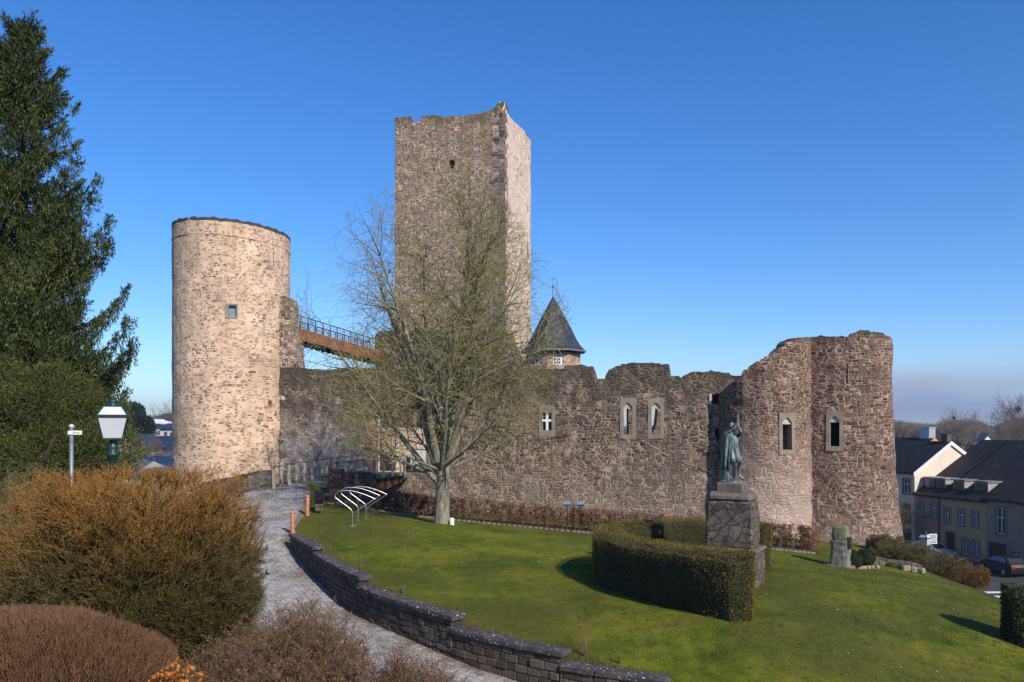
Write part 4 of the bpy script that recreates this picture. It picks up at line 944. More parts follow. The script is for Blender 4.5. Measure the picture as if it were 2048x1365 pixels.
# ================================================================ dry stone retaining wall, stepped
M_block = None
def block_mat():
    m, nt, b, out = new_mat('wall_block'); g = G(nt); c = g.coord(); r = g.n('ShaderNodeNewGeometry').outputs['Random Per Island']
    n = g.noise(c, 5, 6, .65); k = g.math('ADD', g.math('MULTIPLY', r, .6), g.math('MULTIPLY', n, .5))
    col = g.ramp(k, [(.1,(.045,.036,.03)),(.4,(.075,.06,.05)),(.7,(.115,.092,.075)),(.95,(.09,.08,.07))])
    col = g.mix(g.rng(g.noise(c, 13, 4, .6), .66, .72, 0, .7), col, (.34,.33,.29))
    g.l(col, b.inputs['Base Color']); b.inputs['Roughness'].default_value = .9; b.inputs['Specular IOR Level'].default_value = .2
    g.l(g.bump(g.noise(c, 16, 6, .7), .9, .03), b.inputs['Normal']); return m
def cop_mat():
    m, nt, b, out = new_mat('lichen_coping'); g = G(nt); c = g.coord()
    n = g.noise(c, 3, 6, .65); col = g.ramp(n, [(.3,(.035,.031,.034)),(.6,(.075,.068,.07)),(.75,(.11,.10,.095))])
    sp_ = g.voro(g.vadd(c, g.scale(g.noise(c, 14, 3, out='Color'), .08)), 9, 'F1', 1, 'Distance'); lich = g.math('MULTIPLY', g.rng(sp_, .16, .24, 1, 0), g.rng(g.noise(c, 1.6, 4, .7), .36, .52))
    lich = g.math('MULTIPLY', lich, g.rng(g.noise(c, 24, 3), .38, .48)); col = g.mix(lich, col, (.62,.62,.58))
    col = g.mix(g.rng(g.noise(c, 2.2, 5, .7), .60, .70, 0, .6), col, (.14,.10,.06))
    g.l(col, b.inputs['Base Color']); b.inputs['Roughness'].default_value = .85; b.inputs['Specular IOR Level'].default_value = .3
    g.l(g.bump(g.noise(c, 18, 6, .7), .8, .02), b.inputs['Normal']); return m
M_block = block_mat(); M_cop = cop_mat()
segs = [((-8.92,32.75),(-7.10,29.25),-4.44),((-7.10,29.25),(-4.53,24.6),-4.65),((-4.53,24.6),(-1.43,20.85),-4.95),((-1.43,20.85),(1.2,18.7),-5.27),((1.2,18.7),(3.35,17.62),-5.56)]
segs = [(Vector(a), Vector(b), z) for a, b, z in segs]
rw = empty('dry_stone_wall', (-4, 25, -5.6), 'low stepped dark stone retaining wall with lichen spotted coping beside the cobbled path', 'wall')
# smooth curve through the joints
JP = [segs[0][0]]+[s_[1] for s_ in segs]
def crv(i, t):
    p0 = JP[max(i-1, 0)] if i > 0 else JP[0]*2-JP[1]; p1, p2 = JP[i], JP[i+1]; p3 = JP[i+2] if i+2 < len(JP) else JP[i+1]*2-JP[i]
    p = .5*((2*p1)+(p2-p0)*t+(2*p0-5*p1+4*p2-p3)*t*t+(3*p1-p0-3*p2+p3)*t**3)
    d = .5*((p2-p0)+2*(2*p0-5*p1+4*p2-p3)*t+3*(3*p1-p0-3*p2+p3)*t*t); d.normalize(); return p, d
blocks = MB(); rb = random.Random(5)
def oriented_block(m, p, d, ln, dep0, dep1, z0, z1, bev=.018, rr=rb):
    M = Matrix(((d.x, -d.y, 0, p.x),(d.y, d.x, 0, p.y),(0,0,1,0),(0,0,0,1)))
    n0 = len(m.v); m.box(0, ln, dep0, dep1, z0, z1, M, bev=bev)
    for i in range(n0, len(m.v)): v = m.v[i]; m.v[i] = (v[0]+rr.uniform(-.008,.008), v[1]+rr.uniform(-.008,.008), v[2]+rr.uniform(-.006,.006))
for i, (a, b_, zt_) in enumerate(segs):
    L = (b_-a).length; zb_ = min(gz(*(crv(i, q)[0]+Vector((-.4*-crv(i,q)[1].y*-1, 0))), 'path') for q in (.01, .99))-.15
    ctop = zt_-.13
    z = ctop; row = 0
    while z > zb_-.1:
        h_ = rb.uniform(.15, .21); t = -rb.uniform(0,.3)/L
        while t < 1:
            w_ = rb.uniform(.22,.46)
            t0, t1 = max(t, 0), min(t+w_/L, 1)
            if (t1-t0)*L > .05:
                p, d = crv(i, t0); p2, _ = crv(i, t1); d = (p2-p).normalized(); ln = (p2-p).length-.012
                rd = rb.uniform(-.02,.02)
                if d.length > .5: oriented_block(blocks, p, d, ln, -.17+rd, .0, z-h_+.012, z)      # path side
                if row < 4: oriented_block(blocks, p, d, ln, .02, .17+rd, z-h_+.012, z)
            t += w_/L
        z -= h_; row += 1
    cp = MB(); t = 0; n_st = max(3, int(L/.9)); 
    for j in range(n_st):
        p, d = crv(i, j/n_st); p2, _ = crv(i, (j+1)/n_st); d = (p2-p).normalized()
        ext = .10 if j == n_st-1 else 0
        oriented_block(cp, p, d, (p2-p).length-.008+ext, -.23+rb.uniform(-.012,.012), .24+rb.uniform(-.012,.012), zt_-.128+rb.uniform(-.003,.003), zt_+rb.uniform(-.006,.012), .022)
    cp.build('coping', M_cop, rw, True)
    # solid heart so no light shows between the stones
    ht = MB()
    for j in range(8):
        p, d = crv(i, j/8); p2, _ = crv(i, (j+1)/8); d = (p2-p).normalized(); oriented_block(ht, p, d, (p2-p).length+.01, -.14, .14, zb_-.4, ctop-.012, .01)
    ht.build('mortar_core', M_dark if False else plain('joint_soil', (.03,.025,.02), .95), rw, True)
blocks.build('masonry', M_block, rw, True)

# stone edging along the low hedge
M_kerb = plain('kerb_stone', (.20,.19,.18), .9, var=.4, nscale=4, bump=.5)
def hl_pt(t):  # line of the low beech hedge
    pts = [(-7.6,43.6),(-3.8,42.0),(3.1,39.6),(9,37.9),(14.1,36.8)]; k = t*(len(pts)-1); i = min(int(k), len(pts)-2); q = k-i
    return Vector((pts[i][0]*(1-q)+pts[i+1][0]*q, pts[i][1]*(1-q)+pts[i+1][1]*q))
m = MB(); t = .02
while t < .98:
    p = hl_pt(t); q = hl_pt(t+.004); d = (q-p).normalized(); p = p-Vector((-d.y, d.x))*1.0; z = gz(p.x, p.y, 'lawn'); oriented_block(m, p, d, .17, -.06, .06, z-.06, z+.055, .015); t += .0093
o = m.build('edging_stones', M_kerb); tag(o, 'row of small kerb stones edging the lawn in front of the low brown hedge', 'edging'); rebase(o, (3, 38.6, -5.2))
ln_ = resample([(p.x, p.y) for p in [hl_pt(i/20)-Vector((.38,.92))*1.0*0+Vector((-.25,-.93)) for i in range(21)]], .5, False)
strip = [(p.x-.23, p.y-.9) for p in [hl_pt(i/20) for i in range(21)]]+[(p.x+.3, p.y+1.0) for p in [hl_pt(i/20) for i in range(21)]][::-1]
so_ = ground_obj('hedge_bed', strip, .5, 'lawn', soil_mat('leaf_litter', [(.05,.028,.018),(.10,.05,.028),(.17,.10,.05)], 3), .03)

# ================================================================ bronze statue and stone pedestal
PX, PY = 6.98, 25.3; PZ = gz(PX, PY, 'lawn'); PR = R(-30)
pd = empty('statue_pedestal', (PX, PY, PZ), 'tall pedestal of dark crazy-paved stone inside the horseshoe hedge', 'pedestal', rz=PR)
def ped_mat():
    m, nt, b, out = new_mat('pedestal_stone'); g = G(nt); c = g.coord()
    w = g.vadd(c, g.scale(g.noise(c, 2.2, 3, out='Color'), .12)); d = g.voro(g.mapping(w, (2.9,2.9,3.6)), 1, 'DISTANCE_TO_EDGE', 1, 'Distance'); cell = g.sep(g.voro(g.mapping(w, (2.9,2.9,3.6)), 1, 'F1', 1, 'Color'))
    n = g.noise(c, 9, 6, .65); col = g.ramp(cell[0], [(0,(.07,.06,.055)),(.3,(.13,.10,.08)),(.55,(.10,.09,.085)),(.8,(.16,.12,.09)),(1,(.09,.075,.07))])
    sc = g.n('ShaderNodeVectorMath', operation='SCALE'); g.l(col, sc.inputs[0]); g.l(g.rng(n, .3, .7, .6, 1.4), sc.inputs['Scale'])
    mk = g.rng(g.math('ADD', d, g.rng(n, .3, .7, -.02, .02)), .01, .055, 0, 1, True); col = g.mix(mk, (.06,.05,.042), sc.outputs[0])
    col = g.mix(g.rng(g.noise(c, 6, 5, .7), .63, .72, 0, .5), col, (.30,.29,.26))
    g.l(col, b.inputs['Base Color']); b.inputs['Roughness'].default_value = .9; b.inputs['Specular IOR Level'].default_value = .2
    g.l(g.bump(g.math('ADD', g.math('MULTIPLY', mk, g.rng(cell[1], 0, 1, .7, 1)), g.math('MULTIPLY', n, .3)), 1.0, .05), b.inputs['Normal']); return m
M_ped = ped_mat(); M_pcap = plain('dark_sandstone', (.13,.105,.085), .9, var=.4, nscale=2.5, bump=.5, bdist=.02)
def rough_box(name, x0, x1, y0, y1, z0, z1, mat, parent, bev=.05, amp=.02, step=.16):
    m = MB(); m.box(x0, x1, y0, y1, z0, z1, bev=bev); o = m.build(name, mat, parent)
    bm = bmesh.new(); bm.from_mesh(o.data); bmesh.ops.subdivide_edges(bm, edges=[e for e in bm.edges if e.calc_length() > step*2], cuts=5, use_grid_fill=True)
    bm.normal_update()
    for v in bm.verts: v.co += v.normal*amp*noise.noise(v.co*3.7)*1.6
    bm.to_mesh(o.data); bm.free(); return o
rough_box('plinth', -.86,.86,-.62,.62,-.4,1.12, M_ped, pd, .05, .03)
rough_box('plinth_ledge', -.92,.92,-.68,.68,1.10,1.20, M_pcap, pd, .03, .02)
rough_box('shaft', -.72,.72,-.48,.48,1.19,2.62, M_ped, pd, .05, .035)
rough_box('top_slab', -.70,.70,-.46,.46,2.60,2.92, M_pcap, pd, .12, .03)
rough_box('cap_block', -.42,.40,-.36,.36,2.88,3.20, M_pcap, pd, .03, .015)
def bronze():
    m, nt, b, out = new_mat('verdigris_bronze'); g = G(nt); c = g.coord(); n = g.noise(g.mapping(c, (1,1,.35)), 7, 6, .65)
    g.l(g.ramp(n, [(.3,(.022,.034,.031)),(.5,(.085,.115,.105)),(.68,(.26,.31,.29))]), b.inputs['Base Color']); b.inputs['Metallic'].default_value = .25; b.inputs['Roughness'].default_value = .55
    g.l(g.bump(g.noise(c, 30, 5), .3, .01), b.inputs['Normal']); return m
M_brz = bronze()
st = empty('bronze_statue', (PX, PY, PZ+3.20), 'bronze statue of a striding figure with cloak and raised arms, on the stone pedestal', 'statue', rz=R(0))
def skin(name, verts, edges, radii, root, mat, parent, sub=2):
    me = bpy.data.meshes.new(name); me.from_pydata(verts, edges, []); o = bpy.data.objects.new(name, me); COL.objects.link(o); o.parent = parent
    o.modifiers.new('skin', 'SKIN'); 
    for i, r in enumerate(radii): v = me.skin_vertices[0].data[i]; v.radius = (r, r) if not isinstance(r, tuple) else r; v.use_root = (i == root)
    s_ = o.modifiers.new('sub', 'SUBSURF'); s_.levels = sub; s_.render_levels = sub; me.materials.append(mat)
    dg = bpy.context.evaluated_depsgraph_get(); m2 = bpy.data.meshes.new_from_object(o.evaluated_get(dg)); o.modifiers.clear(); o.data = m2
    m2.polygons.foreach_set('use_smooth', [True]*len(m2.polygons)); m2.update(); return o
# x: to the right in the photograph, y: away, z: up. figure strides to the right, 2.05 m
J = dict(pel=(0,0,1.02), ab=(.0,0,1.22), ch=(.01,.0,1.42), nk=(.0,0,1.60), hd=(-.02,-.01,1.70), ht=(-.03,-.02,1.86),
 hipL=(-.09,-.04,.96), knL=(-.10,-.05,.55), anL=(-.10,-.03,.17), toL=(-.02,-.13,.08),
 hipR=(.10,.02,.96), knR=(.24,-.04,.62), anR=(.17,-.02,.24), toR=(.34,-.10,.10),
 shL=(-.19,.0,1.50), elL=(-.36,-.12,1.50), wrL=(-.18,-.24,1.62), haL=(-.10,-.24,1.68),
 shR=(.18,-.02,1.50), elR=(.21,-.25,1.58), wrR=(.10,-.22,1.80), haR=(.10,-.20,1.90))
rad = dict(pel=.145, ab=.125, ch=.155, nk=.058, hd=.085, ht=.085, hipL=.10, knL=.068, anL=.048, toL=.04, hipR=.10, knR=.07, anR=.05, toR=.04,
 shL=.07, elL=.052, wrL=.036, haL=.04, shR=.07, elR=.052, wrR=.036, haR=.04)
E_ = [('pel','ab'),('ab','ch'),('ch','nk'),('nk','hd'),('hd','ht'),('pel','hipL'),('hipL','knL'),('knL','anL'),('anL','toL'),('pel','hipR'),('hipR','knR'),('knR','anR'),('anR','toR'),('ch','shL'),('shL','elL'),('elL','wrL'),('wrL','haL'),('ch','shR'),('shR','elR'),('elR','wrR'),('wrR','haR')]
ks = list(J); skin('figure', [J[k_] for k_ in ks], [(ks.index(a), ks.index(b)) for a, b in E_], [rad[k_] for k_ in ks], 0, M_brz, st)
for (wr, ha, sg) in ((J['wrL'], J['haL'], -1), (J['wrR'], J['haR'], 1)):     # fingers of both hands, curled towards the horn
    m = MB(); h0 = Vector(ha); d = (h0-Vector(wr)).normalized(); sd = Vector((.3,-.9,.1)).normalized()
    for k_ in range(4): b0 = h0+sd*(k_-1.5)*.02; m.tube([b0, b0+d*.045, b0+d*.07+Vector((sg*-.02,.01,0)), b0+d*.075+Vector((sg*-.04,.015,-.012))], [.012,.011,.010,.007], 6)
    m.tube([h0-d*.02, h0+Vector((sg*-.035,-.02,.01)), h0+Vector((sg*-.045,-.02,.04))], [.013,.011,.008], 6); m.build('fingers', M_brz, st, False, True)
def drape(name, rows, n, fold, parent, seed=0, th=.015, a0=0, a1=2*math.pi, sharp=9):
    """cloth as stacked rings (z, cx, cy, rx, ry), with folds deepening downwards"""
    m = MB(); closed = abs(a1-a0-2*math.pi) < 1e-6
    for k_, (z, cx, cy, rx, ry) in enumerate(rows):
        for j in range(n):
            a = a0+(a1-a0)*j/(n if closed else n-1); q = fold*k_/(len(rows)-1)*(math.sin(a*sharp+seed)+.5*math.sin(a*sharp*1.7+seed*2)); m.v.append((cx+(rx+q)*math.cos(a), cy+(ry+q)*math.sin(a), z+.02*math.sin(a*3+seed)*k_/len(rows)))
    for k_ in range(len(rows)-1):
        for j in range(n if closed else n-1): m.f.append((k_*n+j, k_*n+(j+1) % n, (k_+1)*n+(j+1) % n, (k_+1)*n+j))
    o = m.build(name, M_brz, parent, False, True); s_ = o.modifiers.new('thick', 'SOLIDIFY'); s_.thickness = th; s_.offset = 0; return o
drape('tunic', [(1.50,.0,0,.16,.12),(1.40,.0,0,.175,.14),(1.22,.0,0,.155,.13),(1.12,.0,0,.15,.13),(1.02,.01,0,.17,.15),(.90,.02,-.01,.19,.17),(.76,.04,-.02,.215,.19),(.64,.06,-.03,.235,.20)], 72, .028, st, 1)
drape('cloak', [(1.58,-.02,.04,.14,.11),(1.48,-.04,.04,.20,.15),(1.30,-.06,.04,.19,.16),(1.05,-.08,.05,.19,.17),(.80,-.09,.06,.19,.18),(.58,-.10,.07,.19,.18),(.42,-.10,.08,.19,.18)], 56, .035, st, 3, a0=R(60), a1=R(275), sharp=11)
m = MB(); m.tube([(-.0,0,1.115)]+[(.0,0,1.115)], .01) if False else None
m = MB(); m.tube([(.165*math.cos(a), .135*math.sin(a), 1.12) for a in np.linspace(0, 2*math.pi, 20, endpoint=False)], .018, 6, closed=True); m.build('belt', M_brz, st, False, True)
m = MB(); m.lathe([(.02,.0),(.088,.01),(.105,.06),(.10,.13),(.07,.18),(.02,.20)], (-.035,-.01,1.71), 14); m.build('hair', M_brz, st, False, True)
m = MB(); m.tube([(-.03,-.10,1.72),(-.025,-.125,1.70)], [.018,.01], 6); m.lathe([(.002,-.005),(.02,0),(.002,.005)], (-.03,-.09,1.66), 8); m.lathe([(.002,-.012),(.014,0),(.002,.012)], (-.06,-.095,1.745), 8); m.lathe([(.002,-.012),(.014,0),(.002,.012)], (-.0,-.1,1.745), 8); m.build('face_features', M_brz, st, False, True)
m = MB(); m.tube([(-.10,-.27,1.62),(.0,-.25,1.74),(.10,-.21,1.92),(.13,-.2,2.16)], [.008,.014,.02,.012], 8); m.build('raised_horn', M_brz, st, False, True)
m = MB(); m.lathe([(.20,0),(.21,.05),(.15,.10),(.13,.3),(.10,.52),(.04,.6)], (-.16,.05,0), 9); m.build('tree_stump', M_brz, st)
m = MB(); m.lathe([(.40,-.01),(.38,.05),(.30,.075),(.1,.08)], (.02,0,0), 11, .7); m.build('ground_plate', M_brz, st)

# ================================================================ memorial stone, box balls
MX, MY = 13.55, 33.0; MZ = gz(MX, MY, 'lawn')
ms = empty('memorial_stone', (MX, MY, MZ), 'upright rough memorial stone with a small dark plaque, on the lawn below the bastion', 'memorial', rz=R(-42))
def menhir(secs, n, seed):
    m = MB()
    for z, cx, rx, ry in secs:
        for j in range(n):
            a = 2*math.pi*(j+.5)/n; c_, s_ = math.cos(a), math.sin(a); p = 5; q = (abs(c_)**p+abs(s_)**p)**(-1/p)
            k_ = 1+.07*noise.noise(Vector((c_*1.5, s_*1.5, z*2.2+seed))); m.v.append((cx+rx*c_*q*k_, ry*s_*q*k_, z))
    for i in range(len(secs)-1):
        for j in range(n): m.f.append((i*n+j, i*n+(j+1) % n, (i+1)*n+(j+1) % n, (i+1)*n+j))
    m.f.append(tuple((len(secs)-1)*n+j for j in range(n))); return m
def memo_mat():
    m, nt, b, out = new_mat('memorial_granite'); g = G(nt); c = g.coord(); n = g.noise(c, 4, 7, .7)
    col = g.ramp(n, [(.3,(.06,.055,.046)),(.5,(.15,.14,.115)),(.66,(.30,.27,.23))]); z = g.sep(c)[2]
    col = g.mix(g.rng(g.math('ADD', z, g.rng(n, .3, .7, -.4, .4)), 1.3, 1.7, 0, .75), col, (.15,.16,.03))
    g.l(col, b.inputs['Base Color']); b.inputs['Roughness'].default_value = .9; g.l(g.bump(g.noise(c, 8, 7, .7), 1, .06), b.inputs['Normal']); return m
menhir([(-.1,-.02,.44,.34),(.2,0,.43,.33),(.55,.01,.38,.31),(.9,.0,.36,.28),(1.05,-.01,.38,.29),(1.1,.03,.33,.27),(1.4,.0,.33,.25),(1.6,.03,.30,.22),(1.72,.05,.18,.13)], 20, 2).build('boulder', memo_mat(), ms)
m = MB(); m.box(-.19,.19,-.02,.02,-.24,.24, Matrix.Translation((.372,-.02,1.02)) @ Matrix.Rotation(R(90), 4, 'Z') @ Matrix.Rotation(R(-5), 4, 'X')); m.build('plaque', plain('dark_bronze', (.035,.03,.03), .4, .6, .1), ms)
m = MB(); rough_box('base_slab', -.62,.55,-.42,.42,-.25,.10, M_pcap, ms, .04, .03)

def ball(name, c, r, n, cols, label, cat, group=None, size=.05, squash=1.0, core=(.02,.03,.01)):
    e = empty(name, (c[0], c[1], c[2]-r*squash), label, cat, group)
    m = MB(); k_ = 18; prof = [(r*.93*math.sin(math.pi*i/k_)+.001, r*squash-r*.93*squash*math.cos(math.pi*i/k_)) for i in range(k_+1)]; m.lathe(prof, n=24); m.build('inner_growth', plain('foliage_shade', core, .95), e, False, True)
    d = unit(RNG.normal(0,1,(n,3))); C_ = d*(r*RNG.uniform(.9,1.02,(n,1))*(1+.04*np.sin(d[:,:1]*9+d[:,2:]*7))); C_[:,2] = C_[:,2]*squash+r*squash
    V, Fc = leaves(C_, d, size, .5, .8); mesh_np('foliage', V, Fc, leafmat(name+'_leaf', cols), e); return e
for u, v, r, lab in ((1706,1134,.37,'clipped dark green box ball in front, right beside the memorial stone'),(1731,1129,.37,'clipped box ball behind and to the right of the other one')):
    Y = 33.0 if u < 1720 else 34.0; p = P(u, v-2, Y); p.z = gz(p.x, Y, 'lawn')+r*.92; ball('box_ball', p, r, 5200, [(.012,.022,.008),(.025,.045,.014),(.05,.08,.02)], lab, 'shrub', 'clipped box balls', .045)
for i in range(5):
    p = P(1712+i*9, 1146-i*2.5, 33.2+.2*i); z = gz(p.x, p.y, 'lawn'); m = MB(); m.box(-.10-.03*(i % 2),.12,-.08,.08,-.05,.11, Matrix.Rotation(.4*i, 4, 'Z'), bev=.03); o = m.build('edging_rock', plain('tan_rock', (.30,.21,.13), .9), None); o.location = (p.x, p.y-.3, z)
    tag(o, 'small tan rock in the short row under the box balls', 'rock', 'rocks under the box balls')

# ================================================================ lamps, signpost, small things
M_lampg = plain('dark_green_paint', (.012,.045,.035), .4, .2, .15); M_opal = plain('opal_glass', (.50,.51,.55), .35, var=.04, bump=0, spec=.5)
def lamp(name, base, top_z, s, label, rz=.35, sign=False):
    """post with a four sided lantern that widens upwards; s scales the lantern; top_z: height of the lantern's rim above the base"""
    e = empty(name, base, label, 'street lamp', rz=rz)
    z0 = top_z-.60*s      # bottom of glass
    m = MB(); m.lathe([(.16,0),(.16,.25),(.10,.35),(.075,.5),(.06,z0-.75*s),(.075,z0-.72*s),(.12*s,z0-.58*s),(.17*s,z0-.50*s),(.20*s,z0-.44*s),(.16*s,z0-.38*s),(.12*s,z0-.34*s),(.155*s,z0-.27*s),(.13*s,z0-.2*s),(.09*s,z0-.12*s),(.06*s,z0-.05*s),(.10*s,z0-.02*s),(.12*s,z0)], n=14); m.build('post', M_lampg, e, False, True)
    b_, t_ = .245*s, .375*s; zt_ = top_z; m = MB()
    for i in range(4):
        a0, a1 = R(45+90*i), R(135+90*i); q = math.sqrt(2)
        v = [(b_*.96*q*math.cos(a), b_*.96*q*math.sin(a), z0+.01) for a in (a0,a1)]+[(t_*.96*q*math.cos(a), t_*.96*q*math.sin(a), zt_) for a in (a1,a0)]; m2 = MB(); m2.add(v, [(0,1,2,3)])
        u_ = [(t_*.95*q*math.cos(a), t_*.95*q*math.sin(a), zt_+.05*s) for a in (a0,a1)]+[(.22*s*q*math.cos(a), .22*s*q*math.sin(a), zt_+.27*s) for a in (a1,a0)]; m2.add(u_, [(0,1,2,3)])
        o = m2.build('glass_side', M_opal, e); sd = o.modifiers.new('t', 'SOLIDIFY'); sd.thickness = .008
        m.tube([(b_*q*math.cos(a0), b_*q*math.sin(a0), z0), (t_*q*math.cos(a0), t_*q*math.sin(a0), zt_)], .020*s, 5)
        m.tube([(t_*q*math.cos(a0), t_*q*math.sin(a0), zt_+.03*s), (.225*s*q*math.cos(a0), .225*s*q*math.sin(a0), zt_+.28*s)], .018*s, 5)
    m.box(-b_-.02*s,b_+.02*s,-b_-.02*s,b_+.02*s,z0-.03*s,z0+.012*s); m.box(-t_-.035*s,t_+.035*s,-t_-.035*s,t_+.035*s,zt_-.01*s,zt_+.035*s, bev=.01)
    m.box(-.24*s,.24*s,-.24*s,.24*s,zt_+.27*s,zt_+.30*s, bev=.008); m.build('lantern_frame', M_lampg, e)
    m = MB(); m.lathe([(.20*s,zt_+.30*s),(.15*s,zt_+.34*s),(.12*s,zt_+.38*s),(.15*s,zt_+.41*s),(.13*s,zt_+.46*s),(.06*s,zt_+.50*s),(.05*s,zt_+.53*s),(.02*s,zt_+.57*s)], n=12); m.build('finial', M_lampg, e, False, True)
    return e
p = P(226, 834, 17.0); gzz = gz(p.x, 17.0)
lamp('street_lamp', (p.x, 17.0, gzz), p.z-gzz, .76, 'dark green street lamp with white four sided lantern, in front of the spruce', .42)
p = P(1851, 1076, 65); lamp('street_lamp', (p.x, 65, -12.15), p.z+12.15, 1.0, 'small street lamp down in the street beside the light silver parked car', .5)
sp_e = empty('street_sign', (p.x+.95, 64.8, -12.1), 'small white rectangular plate pair fixed to the lamp post by the light car', 'sign')
for k_, (z_, h_) in enumerate(((3.05,.42),(2.62,.34))):
    m = MB(); m.box(-.78,-.12,-.015,.015,z_-h_/2,z_+h_/2, bev=.01); q = m.build('plate', M_white, sp_e); m = MB(); m.box(-.72,-.18,-.022,-.017,z_-h_/2+.06,z_+h_/2-.06); m.build('plate_face', plain('grey_print', (.32,.34,.36), .6), q)
m = MB(); m.box(-.95,-.78,-.01,.01,3.05,3.1); m.box(-.95,-.72,-.01,.01,2.6,2.65); m.build('bracket', M_steel, sp_e)
# finger post
p = P(143, 850, 16.5); gzz = gz(p.x, 16.5); H = p.z-gzz
fp = empty('finger_post', (p.x, 16.5, gzz), 'slim grey signpost with one small white finger sign, left of the street lamp', 'signpost')
M_gpost = plain('grey_green_post', (.20,.24,.25), .45, .3, .1)
m = MB(); m.lathe([(.038,0),(.038,H-.06)], n=12); m.build('post', M_gpost, fp, False, True)
m = MB(); m.lathe([(.045,H-.06),(.052,H-.04),(.05,H-.015),(.03,H+.008),(.005,H+.012)], n=12); m.build('cap', plain('light_cap', (.5,.5,.5), .4), fp, False, True)
m = MB(); [m.lathe([(.046,z_),(.05,z_+.012),(.046,z_+.024)], n=12) for z_ in (H-.33,H-.29,H-.37)]; m.build('collar', M_gpost, fp, False, True)
m = MB(); m.add([(x, y, z) for y in (-.012,.012) for x, z in ((.03,H-.205),(.20,H-.205),(.215,H-.195),(.215,H-.13),(.20,H-.12),(.03,H-.12))], [(0,1,2,3,4,5),(11,10,9,8,7,6)]+[(i, (i+1) % 6, 6+(i+1) % 6, 6+i) for i in range(6)]); m.box(-.05,.05,-.05,.05,H-.20,H-.125); fgr = m.build('finger', M_white, fp)
cu = bpy.data.curves.new('lettering', 'FONT'); cu.body = 'Burg ›'; cu.size = .062; cu.align_x = 'CENTER'; cu.align_y = 'CENTER'; cu.extrude = .001
to = bpy.data.objects.new('lettering', cu); COL.objects.link(to); dg = bpy.context.evaluated_depsgraph_get(); tm = bpy.data.meshes.new_from_object(to.evaluated_get(dg)); bpy.data.objects.remove(to)
to = link('lettering', tm, plain('black_print', (.03,.03,.03), .6), fgr); to.location = (.125, -.0145, H-.163); to.rotation_euler = (R(90), 0, 0)
# floodlights behind the hedge
fg = empty('floodlight', (0,0,0))
def flood(u, v, Y, lab, post):
    p = P(u, v, Y); z = gz(p.x, Y, 'lawn'); e = empty('floodlight', (p.x, Y, z), lab, 'floodlight', 'floodlights above the low hedge'); h = p.z-z
    m = MB(); m.add([(x, y, zz_) for x in (-.19,.19) for y, zz_ in ((-.16,h-.12),(.16,h-.12),(.16,h+.12),(.05,h+.13))], [(0,1,2,3),(7,6,5,4),(0,4,5,1),(1,5,6,2),(2,6,7,3),(3,7,4,0)]); m.build('housing', plain('pale_blue_metal', (.22,.25,.32), .35, .4, .1), e)
    m = MB(); m.box(-.17,.17,-.165,-.15,h-.1,h-.02); m.build('lens', M_glass, e)
    m = MB(); m.tube([(0,0,0),(0,0,h-.12)], .035, 8); m.build('post', M_drust, e)
bpy.data.objects.remove(fg)
flood(1134, 1008, 39.9, 'left of two small pale blue floodlights standing above the brown hedge', 1); flood(1161, 1008, 39.7, 'right of two small pale blue floodlights standing above the brown hedge', 1)
p = P(904, 1045, 37.6); m = MB(); m.box(-.10,.10,-.04,.04,-.05,.34, bev=.03); o = m.build('marker_post', M_white); o.location = (p.x, 37.6, gz(p.x, 37.6, 'lawn')); tag(o, 'small white rounded marker beside the foot of the bare tree', 'marker')
# ================================================================ bare linden
def bark_mat(name, cols, moss=None, sc=3):
    m, nt, b, out = new_mat(name); g = G(nt); c = g.coord(); n = g.noise(g.mapping(c, (1,1,.3)), sc*2, 6, .65); k = len(cols)
    col = g.ramp(n, [(.3+.4*i/(k-1), q) for i, q in enumerate(cols)])
    if moss: col = g.mix(g.rng(g.noise(c, sc*.6, 5, .7), moss[1], moss[2], 0, moss[3]), col, moss[0])
    g.l(col, b.inputs['Base Color']); b.inputs['Roughness'].default_value = .9; b.inputs['Specular IOR Level'].default_value = .15; g.l(g.bump(g.noise(g.mapping(c, (1,1,.25)), sc*6, 6, .7), .8, .03), b.inputs['Normal']); return m
M_bark = bark_mat('linden_bark', [(.07,.06,.045),(.19,.175,.13),(.32,.30,.25)], ((.22,.21,.06), .52, .72, .6))
class Twigs:
    def __init__(s): s.a = []; s.b = []; s.r0 = []; s.r1 = []
    def seg(s, a, b, r0, r1): s.a.append(tuple(a)); s.b.append(tuple(b)); s.r0.append(r0); s.r1.append(r1)
    def build(s, name, mat, parent, n=3): V, Fc = prisms(s.a, s.b, s.r0, s.r1, n); return mesh_np(name, V, Fc, mat, parent)
def perp(d, rr):
    while 1:
        v = Vector((rr.gauss(0,1), rr.gauss(0,1), rr.gauss(0,1))); v = v-d*v.dot(d)
        if v.length > .2: return v.normalized()
